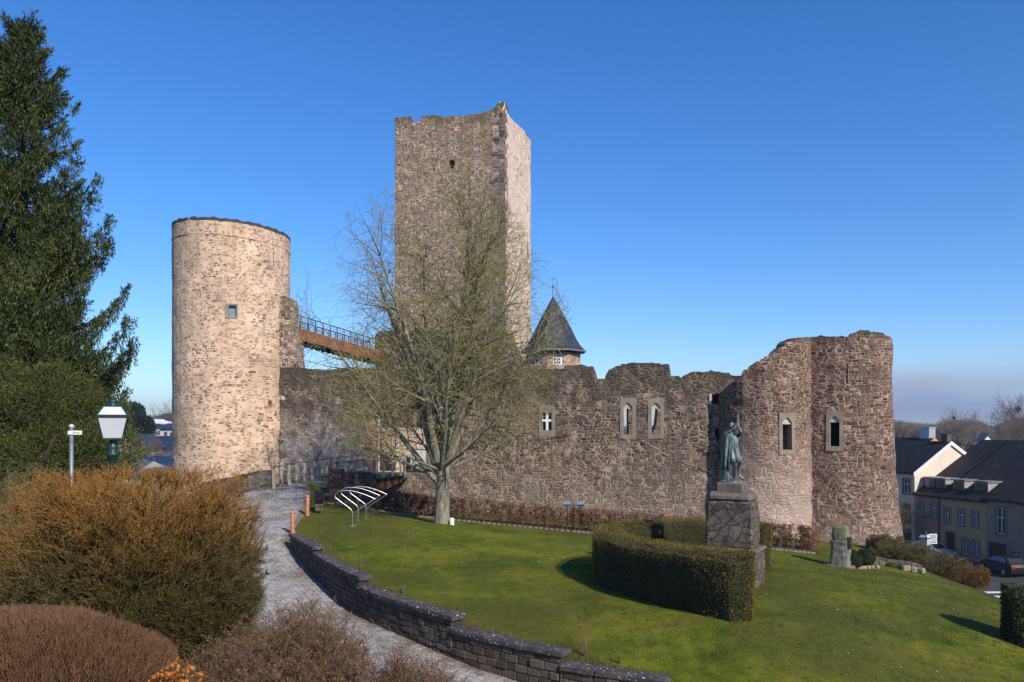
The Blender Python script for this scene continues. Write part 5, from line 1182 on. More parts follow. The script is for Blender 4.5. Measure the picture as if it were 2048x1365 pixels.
def linden():
    bx, by = -3.32, 38.0; bz = gz(bx, by, 'lawn'); e = empty('linden_tree', (bx, by, bz), 'large leafless linden with mossy yellow green branches on the lawn before the keep', 'tree')
    rr = random.Random(11); trunk = MB(); mid = Twigs(); fine = Twigs()
    tr = [(0,0,-.15,.50),(0,0,.05,.44),(.0,0,.35,.375),(.01,0,1.0,.35),(.02,.0,1.8,.345),(.03,0,2.4,.35),(.04,0,2.9,.34)]
    trunk.tube([q[:3] for q in tr], [q[3]*.95 for q in tr], 14)
    cen = Vector((-.45, 0, 9.8))
    def env(p):  # crown outline: an egg, broad in the lower half
        q = p-cen; rz_ = 7.6 if q.z > 0 else 7.6; rxy = 6.5*(1-max(0, q.z)/7.2*.38); return (q.x/rxy)**2+(q.y/5.6)**2+(q.z/rz_)**2
    def grow(p, d, L, r, lvl):
        seg = [.55,.42,.30,.22][min(lvl, 3)]; n = max(2, int(L/seg)); pts = [p.copy()]; rad = [r]; kids = []
        for i in range(n):
            t = (i+1)/n; d = d+perp(d, rr)*[.05,.11,.17,.22][min(lvl,3)]+Vector((0,0,[.012,.012,.0,.01][min(lvl,3)])); 
            if lvl >= 2: d += Vector((0,0,-.03))
            d.normalize(); p = p+d*(L/n)
            if env(p) > 1.03+.12*rr.random() and lvl > 0: break
            rn = max(r*(1-.90*t**.95) if lvl < 3 else r*(1-.5*t), .0072); pts.append(p.copy()); rad.append(rn); kids.append((p.copy(), d.copy(), rn, t))
        if len(pts) < 2: return
        if lvl <= 1: trunk.tube(pts, rad, 8 if lvl == 0 else 6, caps=False)
        else:
            T = mid if lvl == 2 else fine
            for i in range(len(pts)-1): T.seg(pts[i], pts[i+1], rad[i], rad[i+1])
        if lvl >= 4: return
        for q, dd, rn, t in kids:
            if lvl == 0 and t < .24: continue
            k = [ (1.3), (1.25), (.85), (0)][lvl]
            k = int(k)+(1 if rr.random() < k-int(k) else 0)
            for _ in range(k):
                sp = [R(50), R(58), R(62), R(50)][lvl]*rr.uniform(.6, 1.3); nd = dd*math.cos(sp)+perp(dd, rr)*math.sin(sp)
                out_ = Vector((q.x-cen.x, q.y, 0)); 
                if out_.length > .1 and nd.dot(out_) < 0 and rr.random() < .6: nd = nd+out_.normalized()*.6; nd.normalize()
                LL = [4.0,1.9,.95,.36][lvl]*(1-.40*t)*rr.uniform(.7,1.3)
                grow(q, nd, LL, min(rn*.62, [.060,.023,.0125,.009][lvl]), lvl+1)
    limbs = [((.0,.05,2.7),(-.06,.12,1),13.4,.14),((.08,-.05,2.7),(.10,-.10,1),13.4,.14),((.05,.0,2.6),(.03,.02,1),13.6,.20),((.1,.05,2.7),(.14,.1,1),12.2,.16),((-.1,.0,2.5),(-.16,-.08,1),12.2,.17),((.1,.1,2.5),(.42,.2,1),10.6,.13),((-.15,0,2.4),(-.42,.10,1),10.8,.15),
      ((-.2,-.05,1.95),(-.80,-.15,.85),9.2,.13),((.2,0,2.5),(.85,-.15,.95),8.8,.12),((0,-.15,2.5),(.05,-.75,1),8.6,.12),((0,.15,2.5),(-.1,.8,1),8.6,.12),((-.1,.1,2.6),(-.35,.5,1),10,.12),((.12,-.1,2.6),(.3,-.45,1),10,.12),
      ((-.3,-.05,2.25),(-1.15,-.2,.48),6.2,.08),((.25,.05,2.6),(1.25,.1,.42),5.6,.075),((.1,-.2,2.7),(.55,-1.0,.45),5.4,.065),((-.1,.2,2.7),(-.6,1,.45),5.4,.065),((-.2,-.2,2.6),(-.8,-.8,.40),5.4,.065),((.2,.2,2.9),(.9,.9,.4),5.2,.06),((-.1,.0,3.6),(-1.2,.2,.22),4.8,.05)]
    for p, d, L, r in limbs: grow(Vector(p), Vector(d).normalized(), L*1.03, r*1.18, 0)
    trunk.build('trunk', M_bark, e, False, True)
    tw = [(.060,.055,.030),(.115,.11,.035),(.19,.19,.04),(.13,.11,.07)]
    mid.build('branches', leafmat('mossy_twigs', [(.065,.052,.035),(.14,.12,.055),(.34,.31,.06),(.20,.16,.09)], trans=0, nsc=.5), e, 4)
    fine.build('twigs', leafmat('fine_twigs', [(.11,.085,.07),(.18,.145,.09),(.31,.28,.08),(.16,.12,.09)], trans=0, nsc=.5), e, 3)
    print('linden twigs', len(mid.a), len(fine.a))
linden()

# ================================================================ spruce and yew
def spruce():
    bx, by = -15.0, 24.5; bz = gz(bx, by); e = empty('spruce_tree', (bx, by, bz), 'tall dark spruce with drooping branches at the left edge', 'tree'); rr = random.Random(3)
    H = 15.75; trunk = MB(); trunk.tube([(0,0,-.2),(0,0,1),(.02,0,5),(0,.02,10),(0,0,H-1),(.0,0,H)], [.42,.36,.27,.16,.04,.01], 10)
    axes = Twigs(); C_ = []; D_ = []; S_n = []
    z = 1.9
    while z < H-.15:
        t = (z-1.9)/(H-1.9); n = 5 if t < .85 else 4
        prof = 3.3*(1-t)**.74*(1 if t > .12 else .95)+.12
        for k in range(n):
            a = rr.uniform(0, 2*math.pi); L = prof*rr.uniform(.55,1.13)
            dro = (1-t)*.55+.05
            # branch: leaves level or sagging, turns up at its tip
            pts = []; m_ = max(4, int(L/.28)); dirh = Vector((math.cos(a), math.sin(a), 0)); zc = z+rr.uniform(-.12,.12)
            for i in range(m_+1):
                q = i/m_; zz_ = zc+L*((.32*(t > .75)+.08)*q-dro*.62*q*(1-q)*1.6-dro*.30*q+ .46*q**3*(.6+.4*(1-t)))
                side = Vector((-dirh.y, dirh.x, 0))*.1*L*math.sin(q*2+k); pts.append(dirh*(L*q)+side*q+Vector((0,0,zz_)))
            for i in range(m_): axes.seg(pts[i], pts[i+1], .045*(1-i/m_)*(1-t*.7)+.008, .045*(1-(i+1)/m_)*(1-t*.7)+.006)
            # side shoots, flat fans, with hanging combs on lower branches
            for i in range(1, m_+1):
                q = i/m_; p = pts[i]; bd = (pts[i]-pts[i-1]).normalized(); sdv = Vector((-bd.y, bd.x, 0)).normalized()
                if q < .18 and t < .8: continue
                w = L*.34*(1-q*.55)*(.7+.6*rr.random())+.14
                for sg in (-1, 1):
                    d = (sdv*sg*.9+bd*.75+Vector((0,0,.08))).normalized(); ns = max(2, int(w/.08))
                    for j in range(ns):
                        s_ = (j+.5)/ns; c = p+d*(w*s_)+Vector((0,0,-.12*s_*s_*w)); C_.append(tuple(c)); D_.append((d.x, d.y, d.z+.1)); S_n.append(.19)
                        if rr.random() < .55: C_.append(tuple(c)); D_.append((d.x*.4+rr.gauss(0,.4), d.y*.4+rr.gauss(0,.4), .5)); S_n.append(.14)
                        if t < .85 and rr.random() < .8:   # hanging twiglets
                            hl = rr.uniform(.3,1.0)*(1-t)*(1.2-.5*q)+.08; nh = int(hl/.10)+1
                            for h in range(nh): C_.append((c.x+rr.gauss(0,.015), c.y+rr.gauss(0,.015), c.z-.09*h)); D_.append((rr.gauss(0,.15), rr.gauss(0,.15), -1)); S_n.append(.15)
                for _ in range(3): C_.append(tuple(p)); D_.append((bd.x+rr.gauss(0,.35), bd.y+rr.gauss(0,.35), bd.z+.35)); S_n.append(.17)
            tip = pts[-1]
            for j in range(12): v = (pts[-1]-pts[-2]).normalized(); C_.append(tuple(tip+v*.05*j*.6)); D_.append((v.x*.8+rr.gauss(0,.5), v.y*.8+rr.gauss(0,.5), v.z+.45)); S_n.append(.15)
        z += rr.uniform(.20,.34)*(1 if t < .75 else .5)
    for j in range(160): h = rr.uniform(0, 1.2); C_.append((rr.gauss(0,.04), rr.gauss(0,.04), H-h+.15)); D_.append((rr.gauss(0,1), rr.gauss(0,1), .7)); S_n.append(.12+.12*h)
    trunk.build('trunk', bark_mat('spruce_bark', [(.03,.022,.017),(.07,.05,.038),(.11,.08,.06)]), e, False, True)
    axes.build('branches', plain('spruce_branch', (.08,.06,.042), .9), e, 3)
    C_ = np.array(C_); D_ = np.array(D_); S_ = np.array(S_n); print('spruce leaves', len(C_))
    M = leafmat('spruce_needles', [(.010,.018,.005),(.030,.044,.010),(.064,.082,.016),(.11,.125,.025)], trans=.12, nsc=.7)
    Vs = [leaves(C_+RNG.normal(0,.035,C_.shape), D_, S_*.80, .24, .30) for _ in range(4)]; mesh_np('foliage', *merge(Vs), M, e)
spruce()
def yew():
    bx, by = -13.15, 21.3; bz = gz(bx, by); e = empty('yew_tree', (bx, by, bz), 'broad bushy yew with yellowish green foliage under the spruce, behind the finger post', 'tree'); rr = random.Random(5)
    tr = MB()
    for i in range(6):
        a = i*1.05+.3; x, y = .45*math.cos(a), .45*math.sin(a); tr.tube([(x*.4,y*.4,-.2),(x,y,.8),(x*3,y*3,2.0),(x*6,y*6,3.2)], [.20,.14,.09,.03], 8)
    tr.build('trunk', bark_mat('yew_bark', [(.03,.02,.015),(.08,.05,.04)]), e, False, True)
    bl = [(-1.9,0,2.7,1.8,1.3),(0,.3,3.2,2.0,1.45),(1.2,-.2,2.35,1.7,1.15),(-.6,-.9,2.2,1.9,1.0),(1.9,.4,2.75,1.15,.9),(-2.8,-.5,3.4,1.7,1.2),(.3,.8,4.2,1.4,1.0),(1.5,.9,3.5,1.0,.85),(-1.5,.3,4.4,1.5,1.1),(1.9,-.3,1.75,1.0,.6),(-2.4,-.9,1.8,1.5,.8),(.4,-1,1.55,1.4,.55)]
    Cs, Ds, Tw = [], [], Twigs()
    for cx, cy, cz_, rx, rz_ in bl:
        n = int(3100*rx*rz_); d = unit(RNG.normal(0,1,(n,3))); rad = RNG.uniform(.62,1.0,(n,1))**.5
        ph = .10*np.sin(d[:,:1]*6+cx)+.08*np.sin(d[:,2:]*8+cz_)+.07*np.sin(d[:,1:2]*9)
        c = d*rad*(1+ph)*np.array([[rx,rx*.9,rz_]])+np.array([[cx,cy,cz_]]); keep = c[:,2] > 1.0+.25*np.sin(c[:,0]*3); Cs.append(c[keep]); Ds.append((d+np.array([[0,0,.15]]))[keep])
        for _ in range(70):
            v = Vector((rr.gauss(0,1), rr.gauss(0,1), rr.gauss(0,.7))).normalized(); a = Vector((cx,cy,cz_))+Vector((v.x*rx*.3,v.y*rx*.3,v.z*rz_*.3)); b = Vector((cx,cy,cz_))+Vector((v.x*rx*1.12,v.y*rx*1.1,v.z*rz_*1.12))
            if b.z > 1.2: Tw.seg(a, b, .016, .004)
    C_ = np.concatenate(Cs); D_ = np.concatenate(Ds); print('yew', len(C_))
    mesh_np('foliage', *merge([leaves(C_+RNG.normal(0,.04,C_.shape), D_, .10, .22, .5) for _ in range(2)]), leafmat('yew_leaf', [(.015,.024,.005),(.045,.060,.010),(.095,.110,.018),(.17,.175,.035)], trans=.15, nsc=1.1), e)
    Tw.build('branches', plain('yew_branch', (.10,.075,.05), .9), e)
yew()

# ================================================================ foreground shrubs
def twig_bush(name, loc, rx, ry, h, nstem, seed, label, mats, cat='shrub', base_r=.35, z_mid=.52, levels=3, rbase=.022, leafc=None, tipn=5, group=None, over=1.0):
    """multi stemmed shrub clipped to a rounded dome: every stem forks towards a point of the outline"""
    e = empty(name, loc, label, cat, group); rr = random.Random(seed); big = Twigs(); fine = Twigs(); LC, LD = [], []
    def surf(a, q):   # q -1 (bottom) .. 1 (top)
        rad = max(0, 1-abs(q)**2.7)**.40; zc = h*z_mid; z = zc+q*(h-zc if q > 0 else zc*.85); k_ = 1+.035*noise.noise(Vector((math.cos(a)*3, math.sin(a)*3, q*4+seed)))*2
        return Vector((rx*rad*math.cos(a)*k_, ry*rad*math.sin(a)*k_, z*k_))
    def fork(p, tgt, r, lvl):
        d = tgt-p; L = d.length; n = 3 if lvl < 2 else 2; pts = [p]; up = Vector((0,0,1))
        for i in range(n):
            t = (i+1)/n; q = p.lerp(tgt, t)+perp(d.normalized(), rr)*L*.06*(1-t)+up*L*.10*math.sin(t*math.pi)*(-.3 if lvl == 0 else .2); pts.append(q)
        for i in range(n): (big if lvl < 1 else fine).seg(pts[i], pts[i+1], r*(1-.25*i/n), r*(1-.25*(i+1)/n))
    for s in range(nstem):
        a = rr.uniform(0, 2*math.pi); q = rr.uniform(-.72, 1)**1 if True else 0
        q = 1-(1-q)*1.0; T = surf(a, q)*rr.uniform(.82,.98); b0 = Vector((base_r*rx*rr.random()*math.cos(a+rr.gauss(0,.6)), base_r*ry*rr.random()*math.sin(a+rr.gauss(0,.6)), -.05))
        n = 7; pts = []; r0 = rbase*rr.uniform(.5,1.2)
        mid = b0.lerp(T, .5)+Vector((-T.x*.12, -T.y*.12, h*.06))*rr.uniform(.2,1.5)+perp(Vector((0,0,1)), rr)*.08
        for i in range(n+1): t = i/n; pts.append(b0*(1-t)**2+mid*2*t*(1-t)+T*t*t+perp(Vector((0,0,1)), rr)*.018)
        for i in range(n): big.seg(pts[i], pts[i+1], r0*(1-.78*i/n), r0*(1-.78*(i+1)/n))
        for i in range(2, n+1):    # side shoots
            for _ in range([0,0,1,2,4,5,6,7][i] if nstem > 200 else (4 if i < n else 6)):
                p = pts[i]; sd_ = (pts[min(i+1, n)]-pts[max(i-1, 0)]).normalized(); ou = Vector((p.x/rx, p.y/ry, (p.z-h*z_mid)/h*.8)); dv = (sd_*.55+ou*.8+Vector((0,0,.30))+perp(sd_, rr)*1.0).normalized(); d = dv*.55*rr.uniform(.5,1.2)*min(1, h/2)
                c_ = p+d; kq = (c_.x/rx)**2+(c_.y/ry)**2+((c_.z-h*z_mid)/(h*(1-z_mid)))**4*(.5 if c_.z > h*z_mid else 0)
                if kq > 1 or c_.z > h: d *= .22
                m_ = p+d*.5+perp(d.normalized(), rr)*d.length*.10-Vector((0,0,d.length*.05)); E = p+d; r1 = r0*(1-.78*i/n)*.5+.0022
                fine.seg(p, m_, r1, r1*.75); fine.seg(m_, E, r1*.75, r1*.4)
                for k_ in range(tipn):
                    t = rr.uniform(.25,1); b1 = p.lerp(m_, t*2) if t < .5 else m_.lerp(E, t*2-1); out_ = Vector((b1.x/rx, b1.y/ry, (b1.z-h*z_mid)/h)).normalized(); dd = (d.normalized()*.8+out_*.35+Vector((0,0,.40))+perp(d.normalized(), rr)*.75).normalized()*rr.uniform(.06,.20)
                    c = b1+dd; k2 = (c.x/rx)**2+(c.y/ry)**2
                    if k2 > 1.02 or c.z > h*1.01 or k2+((c.z-h*z_mid)/(h*(1-z_mid)))**4*(.7 if c.z > h*z_mid else 0) > 1.35: continue
                    fine.seg(b1, c, .0030, .0014)
                    if leafc:
                        for _2 in range(2): w = rr.uniform(.3,1); LC.append(tuple(b1+dd*w)); LD.append(tuple(dd.normalized()))
    big.build('stems', mats[0], e, 4); fine.build('twigs', mats[1], e, 3)
    if leafc: mesh_np('buds', *leaves(LC, LD, leafc[1], .35, .5), leafc[0], e)
    print(name, len(big.a), len(fine.a)); return e
gb = gz(-5.35, 10.9)
hb_ = 850; top_ = (VH-926)/F*10.9
M_stem = leafmat('green_stems', [(.075,.085,.03),(.13,.14,.05),(.10,.08,.045),(.18,.17,.08)], trans=0)
M_twig = leafmat('rusty_twigs', [(.035,.04,.015),(.07,.065,.02),(.10,.065,.02),(.08,.09,.028)], trans=0, nsc=1.4, height=(1.2, 2.5, [(.10,.05,.015),(.20,.092,.02),(.30,.148,.03),(.15,.095,.024)]))
M_bud = leafmat('rusty_buds', [(.06,.055,.015),(.10,.075,.018),(.09,.095,.02)], trans=.15, nsc=1.4, height=(1.1, 2.4, [(.17,.066,.015),(.29,.125,.02),(.36,.18,.032),(.21,.085,.017)]))
def sway(lst): return lst
twig_bush('large_shrub', (-5.15, 10.9, gb), 1.74, 1.72, top_-gb-.04, 400, 2, 'huge rounded leafless shrub with rusty orange twig tips, in the left foreground', (M_stem, M_twig), leafc=(M_bud, .026), base_r=.28, z_mid=.50, rbase=.030, tipn=6)
# second pale shrub behind it, left
g2 = gz(-10.6, 16); twig_bush('leafless_shrub', (-10.2, 15.6, g2), 1.9, 1.5, (VH-928)/F*15.6-g2, 110, 9, 'loose greenish brown leafless shrub behind the huge rusty shrub, at the left edge', (M_stem, leafmat('olive_twigs', [(.09,.08,.035),(.16,.13,.06),(.20,.15,.07)], trans=0)), base_r=.5, tipn=4, leafc=(leafmat('tan_buds', [(.14,.10,.04),(.22,.14,.06)], trans=.1), .04))

def fur_mound(name, loc, rx, ry, h, n, ln, mat, core, label, cat, lift=.5, seed=1, part='stems', w=.0045, shape=2.2, group=None, tuft=0):
    e = empty(name, loc, label, cat, group); rg = np.random.default_rng(seed)
    a = rg.uniform(0, 2*np.pi, n); q = rg.uniform(0, 1, n)**.8; rad = (1-q**shape)**(1/shape)
    k_ = 1+.05*np.sin(a*3+seed)+.03*np.sin(a*7)+.035*np.sin(a*5+q*9)+.02*np.sin(a*13-q*14); P_ = np.stack([rx*rad*np.cos(a)*k_, ry*rad*np.sin(a)*k_, h*q], 1)
    N_ = unit(np.stack([rad*np.cos(a)/rx, rad*np.sin(a)/ry, q/h], 1)); D = unit(N_+np.array([[0,0,lift]])+rg.normal(0,.28,(n,3))); L = ln*(rg.uniform(.5,1.2,n)*np.where(rg.random(n) < .04, 1.9, 1))[:,None]
    p0 = P_-D*L*.75*np.minimum(1, .9); p1 = P_+D*L*.25; pm = (p0+p1)/2+rg.normal(0,.012,(n,3))
    V = merge([prisms(p0, pm, w, w*.8), prisms(pm, p1, w*.8, w*.3)]); mesh_np(part, *V, mat, e)
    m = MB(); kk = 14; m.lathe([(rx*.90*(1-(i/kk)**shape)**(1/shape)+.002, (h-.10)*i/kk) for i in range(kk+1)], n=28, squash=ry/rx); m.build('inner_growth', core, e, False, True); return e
M_brown = leafmat('brown_stems', [(.075,.038,.019),(.135,.068,.033),(.20,.11,.055),(.15,.072,.035)], trans=0, nsc=2)
M_coreb = plain('brown_shade', (.035,.018,.012), .95)
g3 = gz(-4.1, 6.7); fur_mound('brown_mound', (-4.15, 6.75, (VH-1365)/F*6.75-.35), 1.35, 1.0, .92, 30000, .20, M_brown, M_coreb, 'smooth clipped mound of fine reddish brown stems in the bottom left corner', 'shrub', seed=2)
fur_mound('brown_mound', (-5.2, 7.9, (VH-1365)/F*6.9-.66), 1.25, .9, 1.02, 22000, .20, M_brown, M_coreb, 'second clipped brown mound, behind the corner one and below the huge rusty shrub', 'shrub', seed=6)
fur_mound('lavender_bush', (-7.65, 11.2, gz(-7.6,11.2)-.1), .85, .7, 1.6, 9000, .30, leafmat('grey_leaves', [(.10,.13,.13),(.20,.24,.23),(.28,.31,.30)], trans=.1), plain('grey_shade', (.05,.06,.06)), 'grey green bushy plant at the left edge, beside the huge rusty shrub', 'shrub', lift=1.2, seed=4, w=.008)
# spiraea in front centre with dry flower heads
M_sp = leafmat('spiraea_twigs', [(.07,.04,.026),(.13,.075,.045),(.18,.11,.065),(.11,.055,.035)], trans=0, nsc=2)
def spiraea(loc, rx, ry, h, n, seed, label):
    e = empty('spiraea_bush', loc, label, 'shrub', 'low brown spiraea bushes in the foreground'); rr = random.Random(seed); T = Twigs(); LC, LD = [], []
    for s in range(n):
        a = rr.uniform(0, 6.283); ro = math.sqrt(rr.random()); b = Vector((rx*.65*ro*math.cos(a), ry*.65*ro*math.sin(a), -.05)); H_ = h*(1-.5*ro**2)*rr.uniform(.6,1.12); E = Vector((rx*ro*math.cos(a)*1.05+rr.gauss(0,.08), ry*ro*math.sin(a)*1.05+rr.gauss(0,.08), H_))
        pts = [b, b.lerp(E, .35)+Vector((0,0,.06)), b.lerp(E, .7)+perp(Vector((0,0,1)), rr)*.03, E]
        for i in range(3): T.seg(pts[i], pts[i+1], .0055*(1-.22*i), .0055*(1-.22*(i+1)))
        for j in range(13):
            t = rr.uniform(.15,1); k_ = min(2, int(t*3)); p = pts[k_].lerp(pts[k_+1], t*3-k_); d = (Vector((0,0,1))*.9+perp(Vector((0,0,1)), rr)*.8).normalized()*rr.uniform(.08,.24); T.seg(p, p+d, .003, .0016)
            for _ in range(3): w = rr.uniform(.3,1); v = perp(d.normalized(), rr)*.05+d.normalized()*.05; T.seg(p+d*w, p+d*w+v, .0018, .001); LC.append(tuple(p+d*w+v*rr.random())); LD.append(tuple(v.normalized()))
        if rr.random() < .5:
            for _ in range(12): v = (Vector((0,0,.7))+perp(Vector((0,0,1)), rr)*rr.uniform(.2,1)).normalized()*.055; T.seg(E, E+v, .0015, .001); LC.append(tuple(E+v)); LD.append(tuple(v.normalized()))
    T.build('stems', M_sp, e); mesh_np('seed_heads', *leaves(LC, LD, .022, .6, .5), leafmat('dry_heads', [(.10,.05,.03),(.20,.11,.06),(.26,.15,.09)], trans=.1), e)
for (u, v, Y, rx, ry, h, n, sd, lb) in ((600,1232,9.2,.78,.8,1.05,300,1,'largest low brown twiggy bush with dry seed heads, in front of the cobbled path'),(800,1322,8.4,.62,.6,.75,150,2,'smaller brown twiggy bush at the bottom edge, right of the larger one'),(480,1290,8.6,.7,.6,.75,150,3,'brown twiggy bush with dry seed heads under the huge rusty shrub')):
    p = P(u, v, Y); spiraea((p.x, Y, p.z-h*.95), rx, ry, h, n, sd, lb)
# glowing orange leaves of a small beech at the bottom
e = empty('orange_leaf_shrub', (-2.78*1.0, 6.6, P(330,1365,6.6).z-.35), 'small shrub holding bright orange dead leaves at the bottom edge, below the huge rusty shrub', 'shrub'); rr = random.Random(8); T = Twigs(); LC = []; LD = []
for s in range(60):
    a = rr.uniform(0,6.28); r_ = rr.random(); E = Vector((.30*r_*math.cos(a)-.02, .25*r_*math.sin(a), .30+.26*rr.random()*(1-r_*.5))); T.seg((E.x*.3,E.y*.3,-.2), E, .004, .002)
    for j in range(24): t = rr.uniform(.4,1.05); LC.append((E.x*(.3+.7*t)+rr.gauss(0,.02), E.y*(.3+.7*t)+rr.gauss(0,.02), -.2+(E.z+.2)*t)); LD.append((rr.gauss(0,1), rr.gauss(0,1), rr.gauss(0,.6)))
T.build('stems', M_sp, e); mesh_np('dead_leaves', *leaves(LC, LD, .045, .55, .6), leafmat('orange_leaves', [(.30,.09,.02),(.50,.17,.03),(.62,.27,.06),(.25,.07,.02)], trans=.35), e)

# ground cover: dark litter and grass tufts on the bank
def scatter_grass(name, pts_fn, n, ln, mat, region, wid=.006, seed=1, kind='stuff'):
    rg = np.random.default_rng(seed); x, y = pts_fn(rg, n); z = height(x, y, region)+hn(x, y); nn = len(x)
    D = unit(np.stack([rg.normal(0,.45,nn), rg.normal(0,.45,nn), np.ones(nn)], 1)); L = ln*rg.uniform(.4,1.3,nn)
    sd = unit(np.cross(D, rg.normal(0,1,(nn,3)))); p = np.stack([x,y,z-.005],1); V = np.empty((nn,3,3)); V[:,0] = p-sd*wid; V[:,1] = p+sd*wid; V[:,2] = p+D*L[:,None]
    o = mesh_np(name, V.reshape(-1,3), np.arange(nn*3).reshape(nn,3), mat); tag(o, kind=kind); return o
def in_region(poly, box, clip=None):
    def f(rg, n):
        x = rg.uniform(box[0], box[1], n*3); y = box[2]+(box[3]-box[2])*rg.uniform(0,1,n*3)**1.5; ok = in_poly(x, y, poly)
        if clip: ok &= clip(x, y)
        x, y = x[ok][:n], y[ok][:n]; return x, y
    return f
vis = lambda x, y: (np.abs(x/y) < .68)
M_gb = leafmat('grass_blades', [(.03,.055,.008),(.065,.10,.012),(.11,.145,.018),(.14,.13,.035)], trans=.3, nsc=.55)
o = scatter_grass('grass', in_region(lawn_poly, (-9,21,12,38), vis), 150000, .042, M_gb, 'lawn', .006, 1); tag(o, 'short mossy grass growing on the lawn', 'grass')
o = scatter_grass('bank_grass', in_region(bank_poly, (-14,2,8,34), vis), 26000, .16, leafmat('long_grass', [(.03,.05,.012),(.06,.09,.02),(.12,.12,.05)], trans=.3), 'path', .007, 2); tag(o, 'longer rough grass on the bank beside the path', 'grass')
def clump_pts(rg, n):
    f = in_region(lawn_poly, (-9,21,13,38), vis); cx, cy = f(rg, n//14); i = rg.integers(0, len(cx), n); return cx[i]+rg.normal(0,.05,n), cy[i]+rg.normal(0,.05,n)
o = scatter_grass('grass_tufts', clump_pts, 42000, .075, leafmat('tuft_blades', [(.03,.05,.01),(.08,.11,.015),(.17,.16,.04),(.12,.10,.04)], trans=.3, nsc=.9), 'lawn', .006, 12); tag(o, 'coarser tufts and dry blades scattered over the lawn', 'grass')
# dry tufts and bulbs along the top of the retaining wall
def wall_pts(rg, n):
    i = rg.integers(0, 5, n); t = rg.uniform(0,1,n); off = rg.uniform(.28,.75,n); xs, ys = [], []
    for a, b, c in zip(i, t, off): p, d = crv(int(a), float(b)); xs.append(p.x-d.y*c); ys.append(p.y+d.x*c)
    return np.array(xs), np.array(ys)
o = scatter_grass('border_litter', wall_pts, 9000, .10, leafmat('dry_litter', [(.08,.05,.025),(.16,.10,.05),(.10,.11,.03)], trans=.1), 'lawn', .006, 4); tag(o, 'dry grass and low shoots along the back of the dry stone wall', 'ground cover')
def tuft(u, v, Y, n, h, cols, label, name='small_plant'):
    p = P(u, v, Y); z = gz(p.x, Y, 'lawn'); e = empty(name, (p.x, Y, z), label, 'plant'); rr = random.Random(u); T = Twigs()
    for i in range(n): a = rr.uniform(0,6.28); w = rr.uniform(.1,.5)*h; E = Vector((w*math.cos(a), w*math.sin(a), h*rr.uniform(.5,1.05))); M_ = E*.5+Vector((0,0,.1*h)); T.seg((0,0,-.02), M_, .006, .005); T.seg(M_, E, .005, .002)
    T.build('stems', leafmat('stem_'+str(u), cols, trans=.1), e)
tuft(722,1118,26.5,22,.95,[(.14,.11,.05),(.22,.17,.08)],'sprig of thin dry stems behind the upper part of the dry stone wall'); tuft(805,1172,24.2,26,.28,[(.08,.15,.07),(.14,.24,.12)],'clump of blue green daffodil shoots behind the middle of the dry stone wall')
tuft(985,1238,20.6,18,.22,[(.08,.15,.07),(.14,.24,.12)],'small clump of green shoots behind the lower part of the dry stone wall'); tuft(1170,1290,19.3,16,1.15,[(.16,.10,.05),(.22,.15,.08)],'thin leafless sapling behind the lowest step of the dry stone wall'); tuft(1240,1315,18.9,20,.3,[(.08,.12,.04),(.15,.18,.06)],'low green sprout near the end of the dry stone wall')
# white specks: daisies
x, y = in_region(lawn_poly, (-9,18,17,38), vis)(np.random.default_rng(9), 420); d = np.array([noise.noise(Vector((a*.3,b*.3,9))) for a, b in zip(x,y)]); x, y = x[d > .08], y[d > .08]
z = height(x, y, 'lawn')+hn(x, y)+.03; V, Fc = leaves(np.stack([x,y,z],1), np.tile([0,0.,1],(len(x),1)), .020, 1.0, .9); o = mesh_np('daisies', V, Fc, plain('petal_white', (.75,.75,.70), .7)); tag(o, 'tiny white daisies sprinkled over the lawn', 'flowers', kind='stuff')

